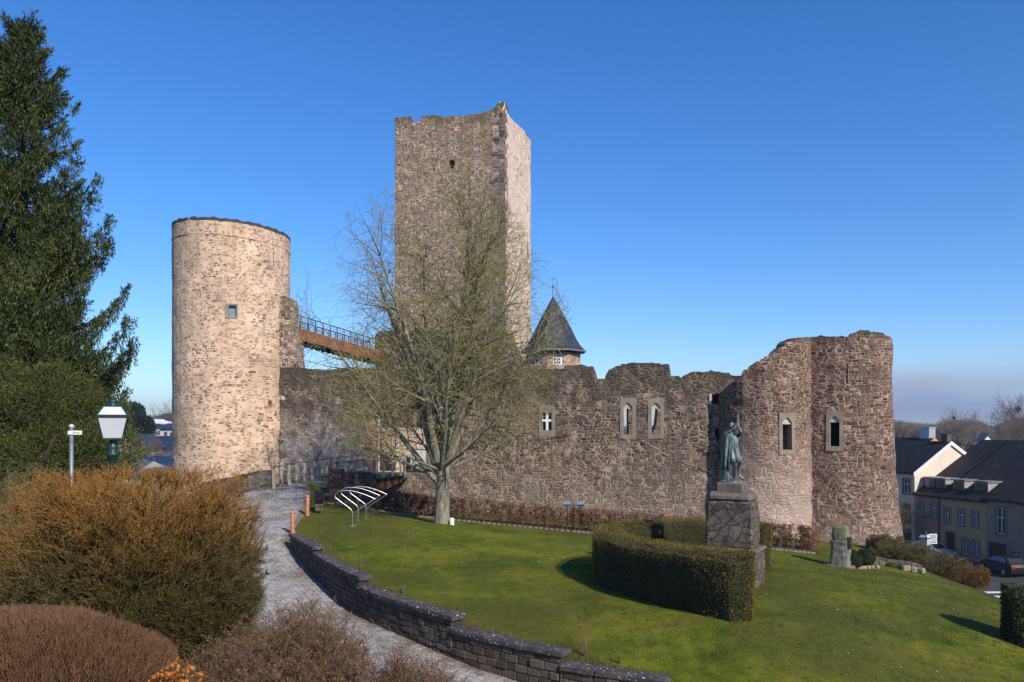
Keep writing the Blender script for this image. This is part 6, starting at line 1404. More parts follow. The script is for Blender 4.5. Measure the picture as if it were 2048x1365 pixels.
# ================================================================ clipped hedges
def strip_hedge(name, line, th, h, n, label, cols, cat='hedge', leaf=.055, round_=.16, region='lawn', closed=False, htop=None, cut=True):
    """clipped hedge along a plan line: a dark core and a dense skin of small leaves, top and both sides"""
    pts = [Vector(p) for p in line]; N = len(pts); L = [0]
    for a, b in zip(pts[:-1], pts[1:]): L.append(L[-1]+(b-a).length)
    base = pts[N//2]; e = empty(name, (base.x, base.y, gz(base.x, base.y, region)), label, cat)
    xs = np.array([p.x for p in pts]); ys = np.array([p.y for p in pts]); La = np.array(L)
    def at(s): return np.interp(s, La, xs), np.interp(s, La, ys)
    def frame(s): x0, y0 = at(np.maximum(s-.15, 0)); x1, y1 = at(np.minimum(s+.15, L[-1])); t = unit(np.stack([x1-x0, y1-y0], 1)); return t
    def hh(s): return (htop(s/L[-1]) if htop else h)*np.ones_like(s)
    # cross section parameter q around the section: 0..1 left side bottom->top, 1..2 top, 2..3 right side top->bottom
    def surf(s, q, k_=1.0):
        x, y = at(s); t = frame(s); nx, ny = -t[:,1], t[:,0]; H_ = hh(s); o_ = np.where(q < 1, th/2, np.where(q < 2, th/2-(q-1)*th, -th/2)); z = np.where(q < 1, q*H_, np.where(q < 2, H_, (3-q)*H_))
        # round the shoulders and the ends
        dz = np.clip((z-(H_-round_))/round_, 0, 1); de = np.minimum(s, L[-1]-s); ef = np.clip(de/(th*.5), 0, 1); ef = np.sqrt(1-(1-ef)**2)*.96+.04
        dt = np.clip((np.abs(o_)-(th/2-round_))/round_, 0, 1); o2 = o_*(1-.12*dz*dz)*ef; z2 = z-round_*.55*dz*dt*dt
        bx = x+nx*o2*k_; by = y+ny*o2*k_; g_ = height(bx, by, region)
        nn = np.stack([nx*np.where(q < 1, 1, np.where(q < 2, 0, -1)), ny*np.where(q < 1, 1, np.where(q < 2, 0, -1)), np.where((q >= 1) & (q < 2), 1, .0)+.5*dz*dt], 1)
        de_ = (1-ef)[:,None]; end = np.where((s < L[-1]/2)[:,None], -t, t); nn[:,:2] += end*de_*2
        bump_ = np.array([.085*noise.noise(Vector((a*1.1, b*1.1, c*1.3)))+.02*noise.noise(Vector((a*4, b*4, c*4))) for a, b, c in zip(bx, by, z)])
        return np.stack([bx, by, g_+z2*k_], 1)+unit(nn)*bump_[:,None], unit(nn)
    m = MB(); ks = max(12, int(L[-1]/.35)); qs = np.array([0,.5,.85,1,1.25,1.75,2,2.15,2.5,3]); rows = []
    for i in range(ks+1): s = np.full(len(qs), .06+(L[-1]-.12)*i/ks); p_, _ = surf(s, qs, .93); p_[0,2] -= .2; p_[-1,2] -= .2; rows.append(p_)
    V = np.concatenate(rows); w_ = len(qs); Fs = [(i*w_+j, i*w_+j+1, (i+1)*w_+j+1, (i+1)*w_+j) for i in range(ks) for j in range(w_-1)]
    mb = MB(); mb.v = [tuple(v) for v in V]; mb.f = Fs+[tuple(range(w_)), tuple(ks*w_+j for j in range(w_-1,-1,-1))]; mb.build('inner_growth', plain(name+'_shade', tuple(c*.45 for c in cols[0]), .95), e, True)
    per = 2*h+th; nq = n; s = RNG.uniform(0, L[-1], nq); u_ = RNG.uniform(0, per, nq); q = np.where(u_ < h, u_/h, np.where(u_ < h+th, 1+(u_-h)/th, 2+(u_-h-th)/h)); Pp, Nn = surf(s, q); Pp += Nn*RNG.uniform(-.07,.03,(nq,1))
    for e_ in (0, 1):      # rounded ends carry as many leaves as the sides
        m_ = int(n*th*1.1/L[-1]); w_ = th*.5*RNG.uniform(0,1,m_)**2.2; s_ = w_ if e_ == 0 else L[-1]-w_; u_ = RNG.uniform(0, per, m_); q_ = np.where(u_ < h, u_/h, np.where(u_ < h+th, 1+(u_-h)/th, 2+(u_-h-th)/h))
        P2, N2 = surf(s_, q_); Pp = np.concatenate([Pp, P2+N2*RNG.uniform(-.05,.03,(m_,1))]); Nn = np.concatenate([Nn, N2])
    D = Nn*.5+np.array([[0,0,.45]]); mesh_np('foliage', *leaves(Pp, D, leaf, .45, .75), leafmat(name+'_leaf', cols, trans=.12, nsc=1.6), e, True); return e
CX, CY, RX, RY = 6.75, 24.2, 3.75, 3.75
ang = np.linspace(R(-100), R(-360+50), 44); hk = [(6.15,20.35),(5.75,20.55),(4.95,21.8),(3.75,24.2),(3.15,26.0),(3.55,27.55),(4.8,28.45),(6.5,28.65),(8.0,28.2),(8.75,27.3)]
line = []
for i in range(len(hk)-1):
    p0, p1, p2, p3 = [Vector(hk[min(max(j, 0), len(hk)-1)]) for j in (i-1, i, i+1, i+2)]
    for t in (0,.2,.4,.6,.8): line.append(tuple(.5*((2*p1)+(p2-p0)*t+(2*p0-5*p1+4*p2-p3)*t*t+(3*p1-p0-3*p2+p3)*t**3)))
line.append(hk[-1])
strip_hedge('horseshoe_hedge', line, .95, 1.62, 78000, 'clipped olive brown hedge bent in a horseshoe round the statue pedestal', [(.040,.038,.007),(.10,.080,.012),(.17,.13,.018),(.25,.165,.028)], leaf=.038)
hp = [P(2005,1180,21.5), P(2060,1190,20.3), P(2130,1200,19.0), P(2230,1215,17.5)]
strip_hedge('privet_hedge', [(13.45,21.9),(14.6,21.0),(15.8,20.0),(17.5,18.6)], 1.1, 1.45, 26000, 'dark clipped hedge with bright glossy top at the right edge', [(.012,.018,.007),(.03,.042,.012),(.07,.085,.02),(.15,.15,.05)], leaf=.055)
# low thin beech hedge with dead leaves: see through
def beech():
    b0 = hl_pt(.5); e = empty('beech_hedge', (b0.x, b0.y, gz(b0.x, b0.y, 'lawn')), 'long low thin hedge with brown dead leaves running along the foot of the castle wall', 'hedge'); rr = random.Random(6); T = Twigs(); LC, LD = [], []
    L = 22.8; n = 360
    for i in range(n):
        t = (i+rr.random())/n; p = hl_pt(t); x, y = p.x+rr.gauss(0,.08), p.y+rr.gauss(0,.10); z = gz(x, y, 'lawn'); b = Vector((x,y,z-.05)); h = 1.12*rr.uniform(.9,1.05)
        E = b+Vector((rr.gauss(0,.10), rr.gauss(0,.06), h)); T.seg(b, E, .017, .008); den = .65+.5*noise.noise(Vector((t*22, 0, 0)))
        for j in range(13):
            q = rr.uniform(.12,1); s = b.lerp(E, q); d = (Vector((rr.gauss(0,1), rr.gauss(0,.5), .55))).normalized()*rr.uniform(.10,.34)
            if s.z+d.z > z+h: d.z = max(0, z+h-s.z)
            T.seg(s, s+d, .006, .0025)
            for _ in range(3):
                d2 = Vector((rr.gauss(0,1), rr.gauss(0,.6), rr.gauss(.2,.6))).normalized()*rr.uniform(.05,.14); w = s+d*rr.random(); T.seg(w, w+d2, .003, .0015)
                k_ = 6 if q > .25 else 3
                for _ in range(k_):
                    if rr.random() < den: LC.append(tuple(w+d2*rr.random()+Vector((rr.gauss(0,.03), rr.gauss(0,.02), rr.gauss(0,.02))))); LD.append((rr.gauss(0,1), rr.gauss(0,1), rr.gauss(-.3,.6)))
    M = (Matrix.Translation(-e.location)); 
    T.a = [tuple(Vector(a)-e.location) for a in T.a]; T.b = [tuple(Vector(a)-e.location) for a in T.b]; T.build('stems', leafmat('beech_twigs', [(.06,.04,.03),(.11,.075,.055),(.16,.12,.09)], trans=0), e)
    print('beech leaves', len(LC)); mesh_np('dead_leaves', *leaves(np.array(LC), np.array(LD), .062, .6, .4), leafmat('beech_leaves', [(.10,.045,.025),(.20,.085,.04),(.28,.13,.07),(.14,.07,.04)], trans=.25, nsc=.6), e, True)
beech()
# bushes at the lawn's right edge
wil = [(1800,1092,37.5,1.2,.95,1.55,0),(1842,1118,37,1.2,.95,1.6,0),(1880,1138,36,1.15,.95,1.5,0),(1925,1132,35.2,.95,.9,1.75,1),(1770,1082,39,.8,.7,1.2,0)]
M_ol = leafmat('olive_bush', [(.06,.048,.022),(.11,.088,.038),(.15,.12,.055)], trans=0); M_ru = leafmat('rust_bush', [(.08,.055,.025),(.15,.075,.025),(.22,.09,.026)], trans=0)
labs = ['olive brown leafless bush at the bastion foot, second in its row from the left','olive brown leafless bush directly in front of the lower street lamp','olive brown leafless bush between the lower street lamp and the rust topped one','rounded bush with rusty orange crown, last and tallest of the row before the street','small olive brown bush hugging the bottom corner of the bastion']
for (u, v, Y, rx, ry, h, k_), lb in zip(wil, labs):
    p = P(u, v, Y); twig_bush('leafless_shrub', (p.x, Y, gz(p.x, Y)-.05), rx*1.15, ry*1.1, max(.9, p.z-gz(p.x, Y)+(.22 if u < 1810 else -.05)), 110, u, lb, (M_ol, M_ru if k_ else M_ol), base_r=.6, tipn=4, rbase=.014, group='leafless bushes along the lawn edge', leafc=(M_ru if k_ else M_ol, .05), z_mid=.35)
p = P(1790,1148,35.2)
for i, (u, v) in enumerate(((1785,1140),(1800,1146),(1812,1153))):
    p = P(u, v, 34.6); z = gz(p.x, 34.6, 'lawn'); ball('cushion_plant', (p.x, 34.6, z+.08), .22, 500, [(.06,.09,.015),(.14,.17,.03),(.22,.22,.04)], ['first','middle','last'][i]+' of three low yellow green cushion plants in the rockery below the bastion', 'plant', 'cushion plants in the rockery', .05, .6)
    m = MB(); m.box(-.2,.18,-.12,.12,-.1,.16, Matrix.Rotation(i*1.1, 4, 'Z'), bev=.05); o = m.build('rockery_stone', M_dress); o.location = (p.x+.35, 34.1, z); tag(o, ['first','middle','last'][i]+' grey stone of the rockery, beside a cushion plant below the bastion', 'rock', 'rockery stones')
# stone flags running down from the bastion foot
m = MB(); rj = random.Random(2); Ax, Bx = Vector((15.1,34.6)), Vector((19.3,36.4))
for i in range(12):
    p = Ax.lerp(Bx, i/12); d = (Bx-Ax).normalized(); z = gz(p.x, p.y); oriented_block(m, p, d, .36, -.30, .30, z-.3, z+.16+.02*rj.random(), .03)
o = m.build('sloping_wall', M_para); tag(o, 'low dark stone kerb wall sloping down from the memorial stone to the bastion corner', 'wall'); rebase(o, (17, 35.4, -6.4))
# ================================================================ houses on the right
D_ = Vector((.30, -.954)); D_.normalize(); N_ = Vector((-D_.y*-1, 0)); 
IN = Vector((.954, .30)); O_ = Vector((38.3, 76.1))
def HP(s, h, z): q = O_+D_*s+IN*h; return (q.x, q.y, z)
def wallmat(name, col, var=.12): return plain(name, col, .9, var=var, nscale=.8, bump=.2, spec=.15)
M_sur = plain('grey_stone_trim', (.19,.17,.165), .9)
M_roofd = slate_mat('dark_slate', (.013,.013,.015), 2.4, .4, .75)
def row_house(name, label, s0, s1, depth, base, eave, ridge, mat, wins, doors=(), hr=None, roof=M_roofd, gable0=False, gable1=True, verge=None, eave_b=None, dormers=(), chim=(), parent_extra=None, ov=.25, cat='house', parapet=None):
    e = empty(name, HP((s0+s1)/2, 0, base), label, cat, 'houses along the street below'); hr = hr if hr is not None else depth/2
    eb = eave if eave_b is None else eave_b
    holes = [rect(a-w/2-s0, a+w/2-s0, z0, z0+hh_) for (a, z0, w, hh_) in list(wins)+list(doors)]
    f = lambda s, z, d: HP(s0+s, d, z)
    slab('facade', rect(0.002, s1-s0-.002, base-1, eave), holes, f, .3, mat, e, 3, 0)
    for nm, ss, si in (('gable', s0, 1), ('gable', s1, -1)):
        slab(nm, [(.302, base-1), (depth, base-1), (depth, eb-.05), (hr, ridge-.12), (.302, eave-.05+.3/hr*(ridge-eave))], [], lambda a, z, d, ss=ss, si=si: HP(ss+si*(d+.002), a, z), .28, mat if (nm and not (gable1 is not True and ss == s1)) else gable1, e, 3, 0)
    m = MB(); t = .14
    for (ha, za, hb2, zb2) in ((-ov, eave-ov*(ridge-eave)/hr, hr, ridge), (depth+ov, eb-ov*(ridge-eb)/(depth-hr), hr, ridge)):
        a0, a1 = s0-.12, s1+.12
        m.add([HP(a0,ha,za),HP(a1,ha,za),HP(a1,hb2,zb2),HP(a0,hb2,zb2),HP(a0,ha,za+t),HP(a1,ha,za+t),HP(a1,hb2,zb2+t),HP(a0,hb2,zb2+t)], [(0,1,2,3),(7,6,5,4),(0,4,5,1),(1,5,6,2),(2,6,7,3),(3,7,4,0)])
    rf = m.build('roof', roof, e, True)
    if verge:
        m = MB()
        for ss in (s1+.12,):
            for (ha, za, hb2, zb2) in ((-ov, eave-ov*(ridge-eave)/hr, hr, ridge), (depth+ov, eb-ov*(ridge-eb)/(depth-hr), hr, ridge)):
                m.add([HP(ss+d_, h_, z_+q) for d_ in (.002,.06) for h_, z_, q in ((ha,za,-.22),(hb2,zb2,-.22),(hb2,zb2,.17),(ha,za,.17))], [(0,1,2,3),(7,6,5,4),(0,4,5,1),(1,5,6,2),(2,6,7,3),(3,7,4,0)])
        m.build('barge_board', verge, rf, False).data.transform(Matrix.Translation(-e.location))
    for (a, z0, w, hh_) in wins:
        m = MB()
        for (x0,x1,q0,q1) in ((a-w/2-.14,a-w/2+.01,z0-.14,z0+hh_+.14),(a+w/2-.01,a+w/2+.14,z0-.14,z0+hh_+.14),(a-w/2+.01,a+w/2-.01,z0-.14,z0+.01),(a-w/2+.01,a+w/2-.01,z0+hh_-.01,z0+hh_+.14)):
            m.add([HP(x, h_, z) for h_ in (-.05,.2) for x, z in ((x0,q0),(x1,q0),(x1,q1),(x0,q1))], [(0,1,2,3),(7,6,5,4),(0,4,5,1),(1,5,6,2),(2,6,7,3),(3,7,4,0)])
        wd = m.build('window', M_sur, e, True)
        def bx(mm, x0, x1, q0, q1, h0, h1): mm.add([HP(x, h_, z) for h_ in (h0,h1) for x, z in ((x0,q0),(x1,q0),(x1,q1),(x0,q1))], [(0,1,2,3),(7,6,5,4),(0,4,5,1),(1,5,6,2),(2,6,7,3),(3,7,4,0)])
        m = MB(); 
        for x0, x1 in ((a-w/2,a-w/2+.06),(a-.035,a+.035),(a+w/2-.06,a+w/2)): bx(m, x0, x1, z0+.02, z0+hh_-.02, .10, .15)
        for q in (z0+.02, z0+hh_*.62, z0+hh_-.08): bx(m, a-w/2, a+w/2, q, q+.06, .11, .145)
        fr_ = m.build('frame', M_white, wd, False); fr_.data.transform(Matrix.Translation(-e.location)); m = MB(); bx(m, a-w/2, a+w/2, z0, z0+hh_, .16, .17); pn = m.build('pane', M_glass, wd, False); pn.data.transform(Matrix.Translation(-e.location))
    for (a, z0, w, hh_) in doors:
        m = MB()
        def bx(mm, x0, x1, q0, q1, h0, h1): mm.add([HP(x, h_, z) for h_ in (h0,h1) for x, z in ((x0,q0),(x1,q0),(x1,q1),(x0,q1))], [(0,1,2,3),(7,6,5,4),(0,4,5,1),(1,5,6,2),(2,6,7,3),(3,7,4,0)])
        bx(m, a-w/2, a+w/2, z0, z0+hh_, .12, .17); m.build('door', plain('brown_door', (.06,.03,.02), .6), e, True)
        m = MB(); bx(m, a-w/2-.13, a-w/2, z0, z0+hh_+.13, -.04, .15); bx(m, a+w/2, a+w/2+.13, z0, z0+hh_+.13, -.04, .15); bx(m, a-w/2, a+w/2, z0+hh_, z0+hh_+.13, -.04, .15); m.build('door_surround', M_sur, e, True)
    for (a, h_, z0, w, dw, hh_) in dormers:   # dormers: front at h_, running back into the roof
        m = MB()
        zr_ = lambda hx: eave+(ridge-eave)*hx/hr
        hb_2 = h_+hh_*hr/(ridge-eave)
        m.add([HP(a-w/2,h_,z0),HP(a+w/2,h_,z0),HP(a+w/2,h_,z0+hh_),HP(a-w/2,h_,z0+hh_),HP(a-w/2,hb_2,z0+hh_),HP(a+w/2,hb_2,z0+hh_)], [(0,1,2,3),(1,5,2),(0,3,4),(3,2,5,4)]); dm = m.build('dormer', wallmat('dormer_slate', (.30,.27,.25)), e, True)
        m = MB(); m.add([HP(x, y_, z0+hh_+q) for q in (.002,.12) for x, y_ in ((a-w/2-.12,h_-.15),(a+w/2+.12,h_-.15),(a+w/2+.12,hb_2+.3),(a-w/2-.12,hb_2+.3))], [(0,1,2,3),(7,6,5,4),(0,4,5,1),(1,5,6,2),(2,6,7,3),(3,7,4,0)]); q_ = m.build('dormer_roof', M_slateG, dm); q_.data.transform(Matrix.Translation(-e.location))
        m = MB(); m.add([HP(x, y_, z) for y_ in (h_-.02,h_-.005) for x, z in ((a-w/2+.12,z0+.15),(a+w/2-.12,z0+.15),(a+w/2-.12,z0+hh_-.12),(a-w/2+.12,z0+hh_-.12))], [(0,1,2,3),(7,6,5,4),(0,4,5,1),(1,5,6,2),(2,6,7,3),(3,7,4,0)]); q_ = m.build('dormer_window', M_glass, dm); q_.data.transform(Matrix.Translation(-e.location))
    for (a, h_, z0, w, hh_, cm) in chim:
        m = MB(); m.add([HP(a+x, h_+y, z0+z) for z in (-.6,hh_) for x, y in ((-w/2,-w/3),(w/2,-w/3),(w/2,w/3),(-w/2,w/3))], [(0,3,2,1),(4,5,6,7),(0,1,5,4),(1,2,6,5),(2,3,7,6),(3,0,4,7)]); m.add([HP(a+x, h_+y, z0+hh_+z) for z in (0,.1) for x, y in ((-w/2-.06,-w/3-.06),(w/2+.06,-w/3-.06),(w/2+.06,w/3+.06),(-w/2-.06,w/3+.06))], [(0,3,2,1),(4,5,6,7),(0,1,5,4),(1,2,6,5),(2,3,7,6),(3,0,4,7)])
        q_ = m.build('chimney', cm, rf); q_.data.transform(Matrix.Translation(-e.location))
    return e
M_cream = wallmat('cream_render', (.66,.54,.44)); M_pink = wallmat('pink_render', (.36,.25,.175)); M_yel = wallmat('ochre_render', (.40,.29,.16)); M_greyr = wallmat('grey_render', (.27,.225,.17))
M_chw = plain('metal_clad_chimney', (.36,.40,.43), .45, .3, .1); M_brk = plain('brick_chimney', (.10,.075,.06), .9)
M_or = plain('orange_board', (.50,.26,.09), .6); M_wv = plain('white_board', (.62,.62,.6), .6)
row_house('town_house', 'far town house with orange barge boards and pale chimney, partly hidden by the bastion', -16, -7.2, 19, -12.3, -8.3, -1.55, M_cream, [(-9,-7.0,1,1.5)], hr=9.5, verge=M_or, chim=((-8.3,9.8,-1.6,1.3,1.25,M_chw),), gable1=M_cream)
row_house('town_house', 'town house with sunlit cream gable and scalloped white verge, above the dormered houses', -7.0, 0, 8.8, -12.2, -4.55, -1.75, M_cream, [(-1.0,-6.6,.8,1.35),(-1.0,-9.4,.85,1.7),(-3.2,-6.6,.8,1.35),(-3.2,-9.4,.85,1.7)], doors=[(-1.0,-12.2,1.0,2.1)], hr=4.3, verge=M_wv, chim=((-.6,4.4,-1.7,.75,.7,M_brk),), gable1=M_cream)
row_house('town_house', 'pinkish terraced house with two dormers, second house right of the bastion', .02, 2.95, 16.5, -12.1, -6.55, -1.6, M_pink, [(.75,-8.6,.55,1.35),(2.25,-8.6,.55,1.35),(.75,-11.3,.55,1.2)], doors=[(2.2,-12.1,.8,2.0)], hr=8.3, dormers=((.8,.9,-6.0,1.0,0,.95),(2.2,.9,-6.0,1.0,0,.95)))
row_house('town_house', 'ochre terraced house with brown front door and paired ground floor windows', 2.97, 7.9, 16.5, -11.9, -6.55, -1.6, M_yel, [(3.75,-8.9,.6,1.35),(5.3,-8.9,.6,1.35),(6.75,-8.9,.6,1.35),(5.75,-11.45,.6,1.35),(6.85,-11.45,.6,1.35)], doors=[(4.15,-11.85,.95,2.15)], hr=8.3, dormers=((4.2,.9,-6.0,1.2,0,.95),(6.6,.9,-6.0,1.3,0,.95)))
row_house('town_house', 'grey terraced house with a tall shuttered loft opening beside the ochre one', 7.92, 11.2, 16.5, -11.8, -6.3, -1.6, M_greyr, [(9.3,-9.2,.9,2.2),(10.6,-11.2,.5,.7)], doors=[(9.0,-11.7,1.7,1.7)], hr=8.3, chim=((10.2,8.3,-1.7,1.0,.95,M_chw),))
row_house('town_house', 'dark fronted terraced house at the right edge behind the black car', 11.22, 18, 16.5, -11.7, -6.4, -1.6, M_greyr, [(12.5,-9.0,.9,1.3),(14.8,-9.0,.9,1.3)], hr=8.3)
m = MB(); m.tube([HP(2.96,-.1,-6.5), HP(2.96,-.1,-12)], .05, 6); o = m.build('drainpipe', M_drust); tag(o, 'dark drainpipe between the pinkish and the ochre house', 'drainpipe'); rebase(o, HP(2.96,-.1,-12))
# pavement in front of the houses and a crossing
m = MB(); ss = np.linspace(-9, 20, 30)
for a, b in zip(ss[:-1], ss[1:]):
    za, zb2 = [gz(*HP(q, -.9, 0)[:2])+.13 for q in (a, b)]; m.add([HP(a,-.6,za),HP(b,-.6,zb2),HP(b,-.0,zb2),HP(a,-.0,za),HP(a,-.6,za-.6),HP(b,-.6,zb2-.6)], [(0,1,2,3),(0,4,5,1)])
o = m.build('pavement', plain('paving', (.16,.155,.15), .9, var=.2)); tag(o, kind='structure')
m = MB()
for (v0, v1) in ((1184.5,1188),(1193,1196.5)):
    q = []
    for u, v in ((1962,v1),(2012,v1),(2010,v0),(1963,v0)):
        Y = 58
        for _ in range(8): Y = (gz((u-1024)/F*Y, Y)+.012)*F/(VH-v)
        q.append(((u-1024)/F*Y, Y, gz((u-1024)/F*Y, Y)+.05))
    m.add(q, [(0,1,2,3)])
o = m.build('crossing_lines', plain('road_paint', (.75,.75,.72), .6)); tag(o, kind='structure')

# ---------------------------------------------------------------- cars
def car(x, y, z, rz, paint, label, k=1.0):
    e = empty('parked_car', (x, y, z), label, 'car', rz=rz)   # +x is the front
    prof = [(-2.02,.42),(-2.05,.75),(-1.95,.98),(-1.35,1.02),(1.0,.98),(1.25,.92),(1.85,.78),(2.05,.60),(2.05,.35),(1.95,.25),(-1.95,.25)]
    secs = [(-.86,.93,.0),(-.78,.99,.02),(0,1.0,.04),(.78,.99,.02),(.86,.93,.0)]; m = MB(); n = len(prof)
    for yy, sx, dz in secs:
        for px, pz in prof: m.v.append((px*sx, yy, pz+(dz if pz > .6 else 0)))
    for i in range(len(secs)-1):
        for j in range(n): m.f.append((i*n+j, i*n+(j+1) % n, (i+1)*n+(j+1) % n, (i+1)*n+j))
    m.f += [tuple(range(n)), tuple(4*n+j for j in range(n-1,-1,-1))]; body = m.build('body', paint, e, False, False)
    m = MB(); m.add([(x_, s_*w, z_) for s_ in (-1,1) for x_, w, z_ in ((-1.72,.76,1.0),(1.02,.76,.98),(.32,.62,1.40),(-1.15,.62,1.42))], [(0,1,2,3),(7,6,5,4),(0,4,5,1),(1,5,6,2),(2,6,7,3),(3,7,4,0)]); cab = m.build('cabin', paint, e)
    m = MB(); m.add([(.36+.02,-.56,1.37),(.36+.02,.56,1.37),(1.0,.70,1.0),(1.0,-.70,1.0)], [(0,1,2,3)]); q = m.build('windscreen', M_glass, e); q.modifiers.new('t','SOLIDIFY').thickness = .03
    m = MB()
    for s_ in (-1,1): m.add([(x_, s_*w, z_) for x_, w, z_ in ((-1.35,.755,1.04),(.82,.755,1.04),(.30,.645,1.34),(-1.05,.645,1.35))], [(0,1,2,3) if s_ > 0 else (3,2,1,0)])
    q = m.build('side_windows', M_glass, e); q.modifiers.new('t','SOLIDIFY').thickness = .03
    blk = plain('tyre_rubber', (.02,.02,.02), .85); rim = plain('alloy', (.40,.40,.42), .35, .7)
    for wx in (-1.28, 1.28):
        for wy in (-.84, .84):
            m = MB(); M = Matrix.Translation((wx, wy, .33)) @ Matrix.Rotation(R(90), 4, 'X'); m.lathe([(.33,-.1),(.34,-.05),(.34,.05),(.33,.1)], n=18); m.v = [tuple(M @ Vector(v)) for v in m.v]; t_ = m.build('wheel', blk, e)
            m = MB(); m.lathe([(.20,-.11),(.20,.11)], n=10); m.v = [tuple(M @ Vector(v)) for v in m.v]; m.build('rim', rim, t_)
    for s_ in (-1, 1):
        m = MB(); m.box(1.86,2.06,s_*.62-.17,s_*.62+.17,.60,.74, bev=.03); m.build('headlight', plain('lamp_glass', (.5,.52,.55), .15, bump=0), e)
        m = MB(); m.box(.55,.75,s_*.95-.10,s_*.95+.10,.98,1.12, bev=.03); m.build('mirror', paint, e)
    m = MB(); m.add([(-1.19,-.56,1.36),(-1.19,.56,1.36),(-1.68,.70,1.04),(-1.68,-.70,1.04)], [(3,2,1,0)]); q = m.build('rear_window', M_glass, e); q.modifiers.new('t','SOLIDIFY').thickness = .03
    for s_ in (-1, 1): m = MB(); m.box(-2.07,-1.93,s_*.68-.14,s_*.68+.14,.70,.92, bev=.02); m.build('tail_light', plain('red_lens', (.35,.02,.015), .3), e)
    m = MB(); m.box(2.03,2.075,-.45,.45,.32,.55, bev=.01); m.build('grille', blk, e); m = MB(); m.box(2.077,2.085,-.25,.25,.36,.46); m.build('number_plate', plain('plate_yellow', (.6,.5,.12), .5), e)
    return e
ang_ = math.atan2(D_.y, D_.x)
cp1 = HP(3.6,-1.6,0); z1_ = gz(cp1[0], cp1[1]); car(cp1[0], cp1[1], z1_, ang_+R(6), plain('silver_paint', (.42,.46,.52), .3, .3, .03, bump=0), 'light silver blue car parked facing the camera, below the pinkish house')
cp2 = HP(11.3,-2.0,0); car(cp2[0], cp2[1], gz(cp2[0], cp2[1]), ang_+R(-14)+R(180), plain('black_paint', (.012,.012,.014), .5, 0, .03, bump=0, spec=.3), 'black car parked in the shade at the right edge of the street')
# street tree at the corner of the far house
def bare_tree(name, loc, h, w, seed, label, mat, group=None, cat='tree', n0=9, dens=1.0, nest=False, trunk_h=.25):
    e = empty(name, loc, label, cat, group); rr = random.Random(seed); T = Twigs(); B = Twigs(); th = h*trunk_h; r = h*.016
    B.seg((0,0,-.3),(0,0,th), r*1.3, r)
    def g_(p, d, L, r_, l):
        n = 4; q = p
        for i in range(n):
            d = (d+perp(d, rr)*.14+Vector((0,0,.05))).normalized(); q2 = q+d*L/n; (B if l == 0 else T).seg(q, q2, r_*(1-.2*i), r_*(1-.2*(i+1))); q = q2
            if l < 3 and rr.random() < dens:
                for _ in range(2): sp = R(rr.uniform(28,60)); g_(q, (d*math.cos(sp)+perp(d, rr)*math.sin(sp)).normalized(), L*rr.uniform(.38,.6), r_*.5, l+1)
    for i in range(n0):
        a = i*6.283/n0+rr.random(); t_ = rr.uniform(.15,.95); d = Vector((math.cos(a)*t_*w/h*1.6, math.sin(a)*t_*w/h*1.6, 1)).normalized(); g_(Vector((0,0,th*rr.uniform(.7,1.1))), d, h*.62*rr.uniform(.8,1.05), r*.6, 0)
    B.build('trunk', mat, e, 5); T.build('crown', mat, e, 3)
    if nest: d_ = unit(RNG.normal(0,1,(500,3)))*RNG.uniform(.2,1,(500,1))*h*.035+np.array([[0,0,h*.9]]); mesh_np('nest', *leaves(d_, RNG.normal(0,1,(500,3)), h*.03, .2, .5), plain('nest_twigs', (.03,.022,.02)), e)
    return e
M_farb = leafmat('far_bare_twigs', [(.11,.085,.075),(.16,.125,.10),(.20,.165,.13)], trans=0, nsc=.1)
M_farb2 = leafmat('near_bare_twigs', [(.07,.055,.04),(.12,.09,.06),(.16,.13,.08)], trans=0, nsc=.2)
cp = HP(-.2,-2.0,0); bare_tree('street_tree', (cp[0], cp[1], gz(cp[0], cp[1])), 4.6, 2.2, 4, 'small dark bare street tree in front of the far terrace, left of the light car', M_farb2)

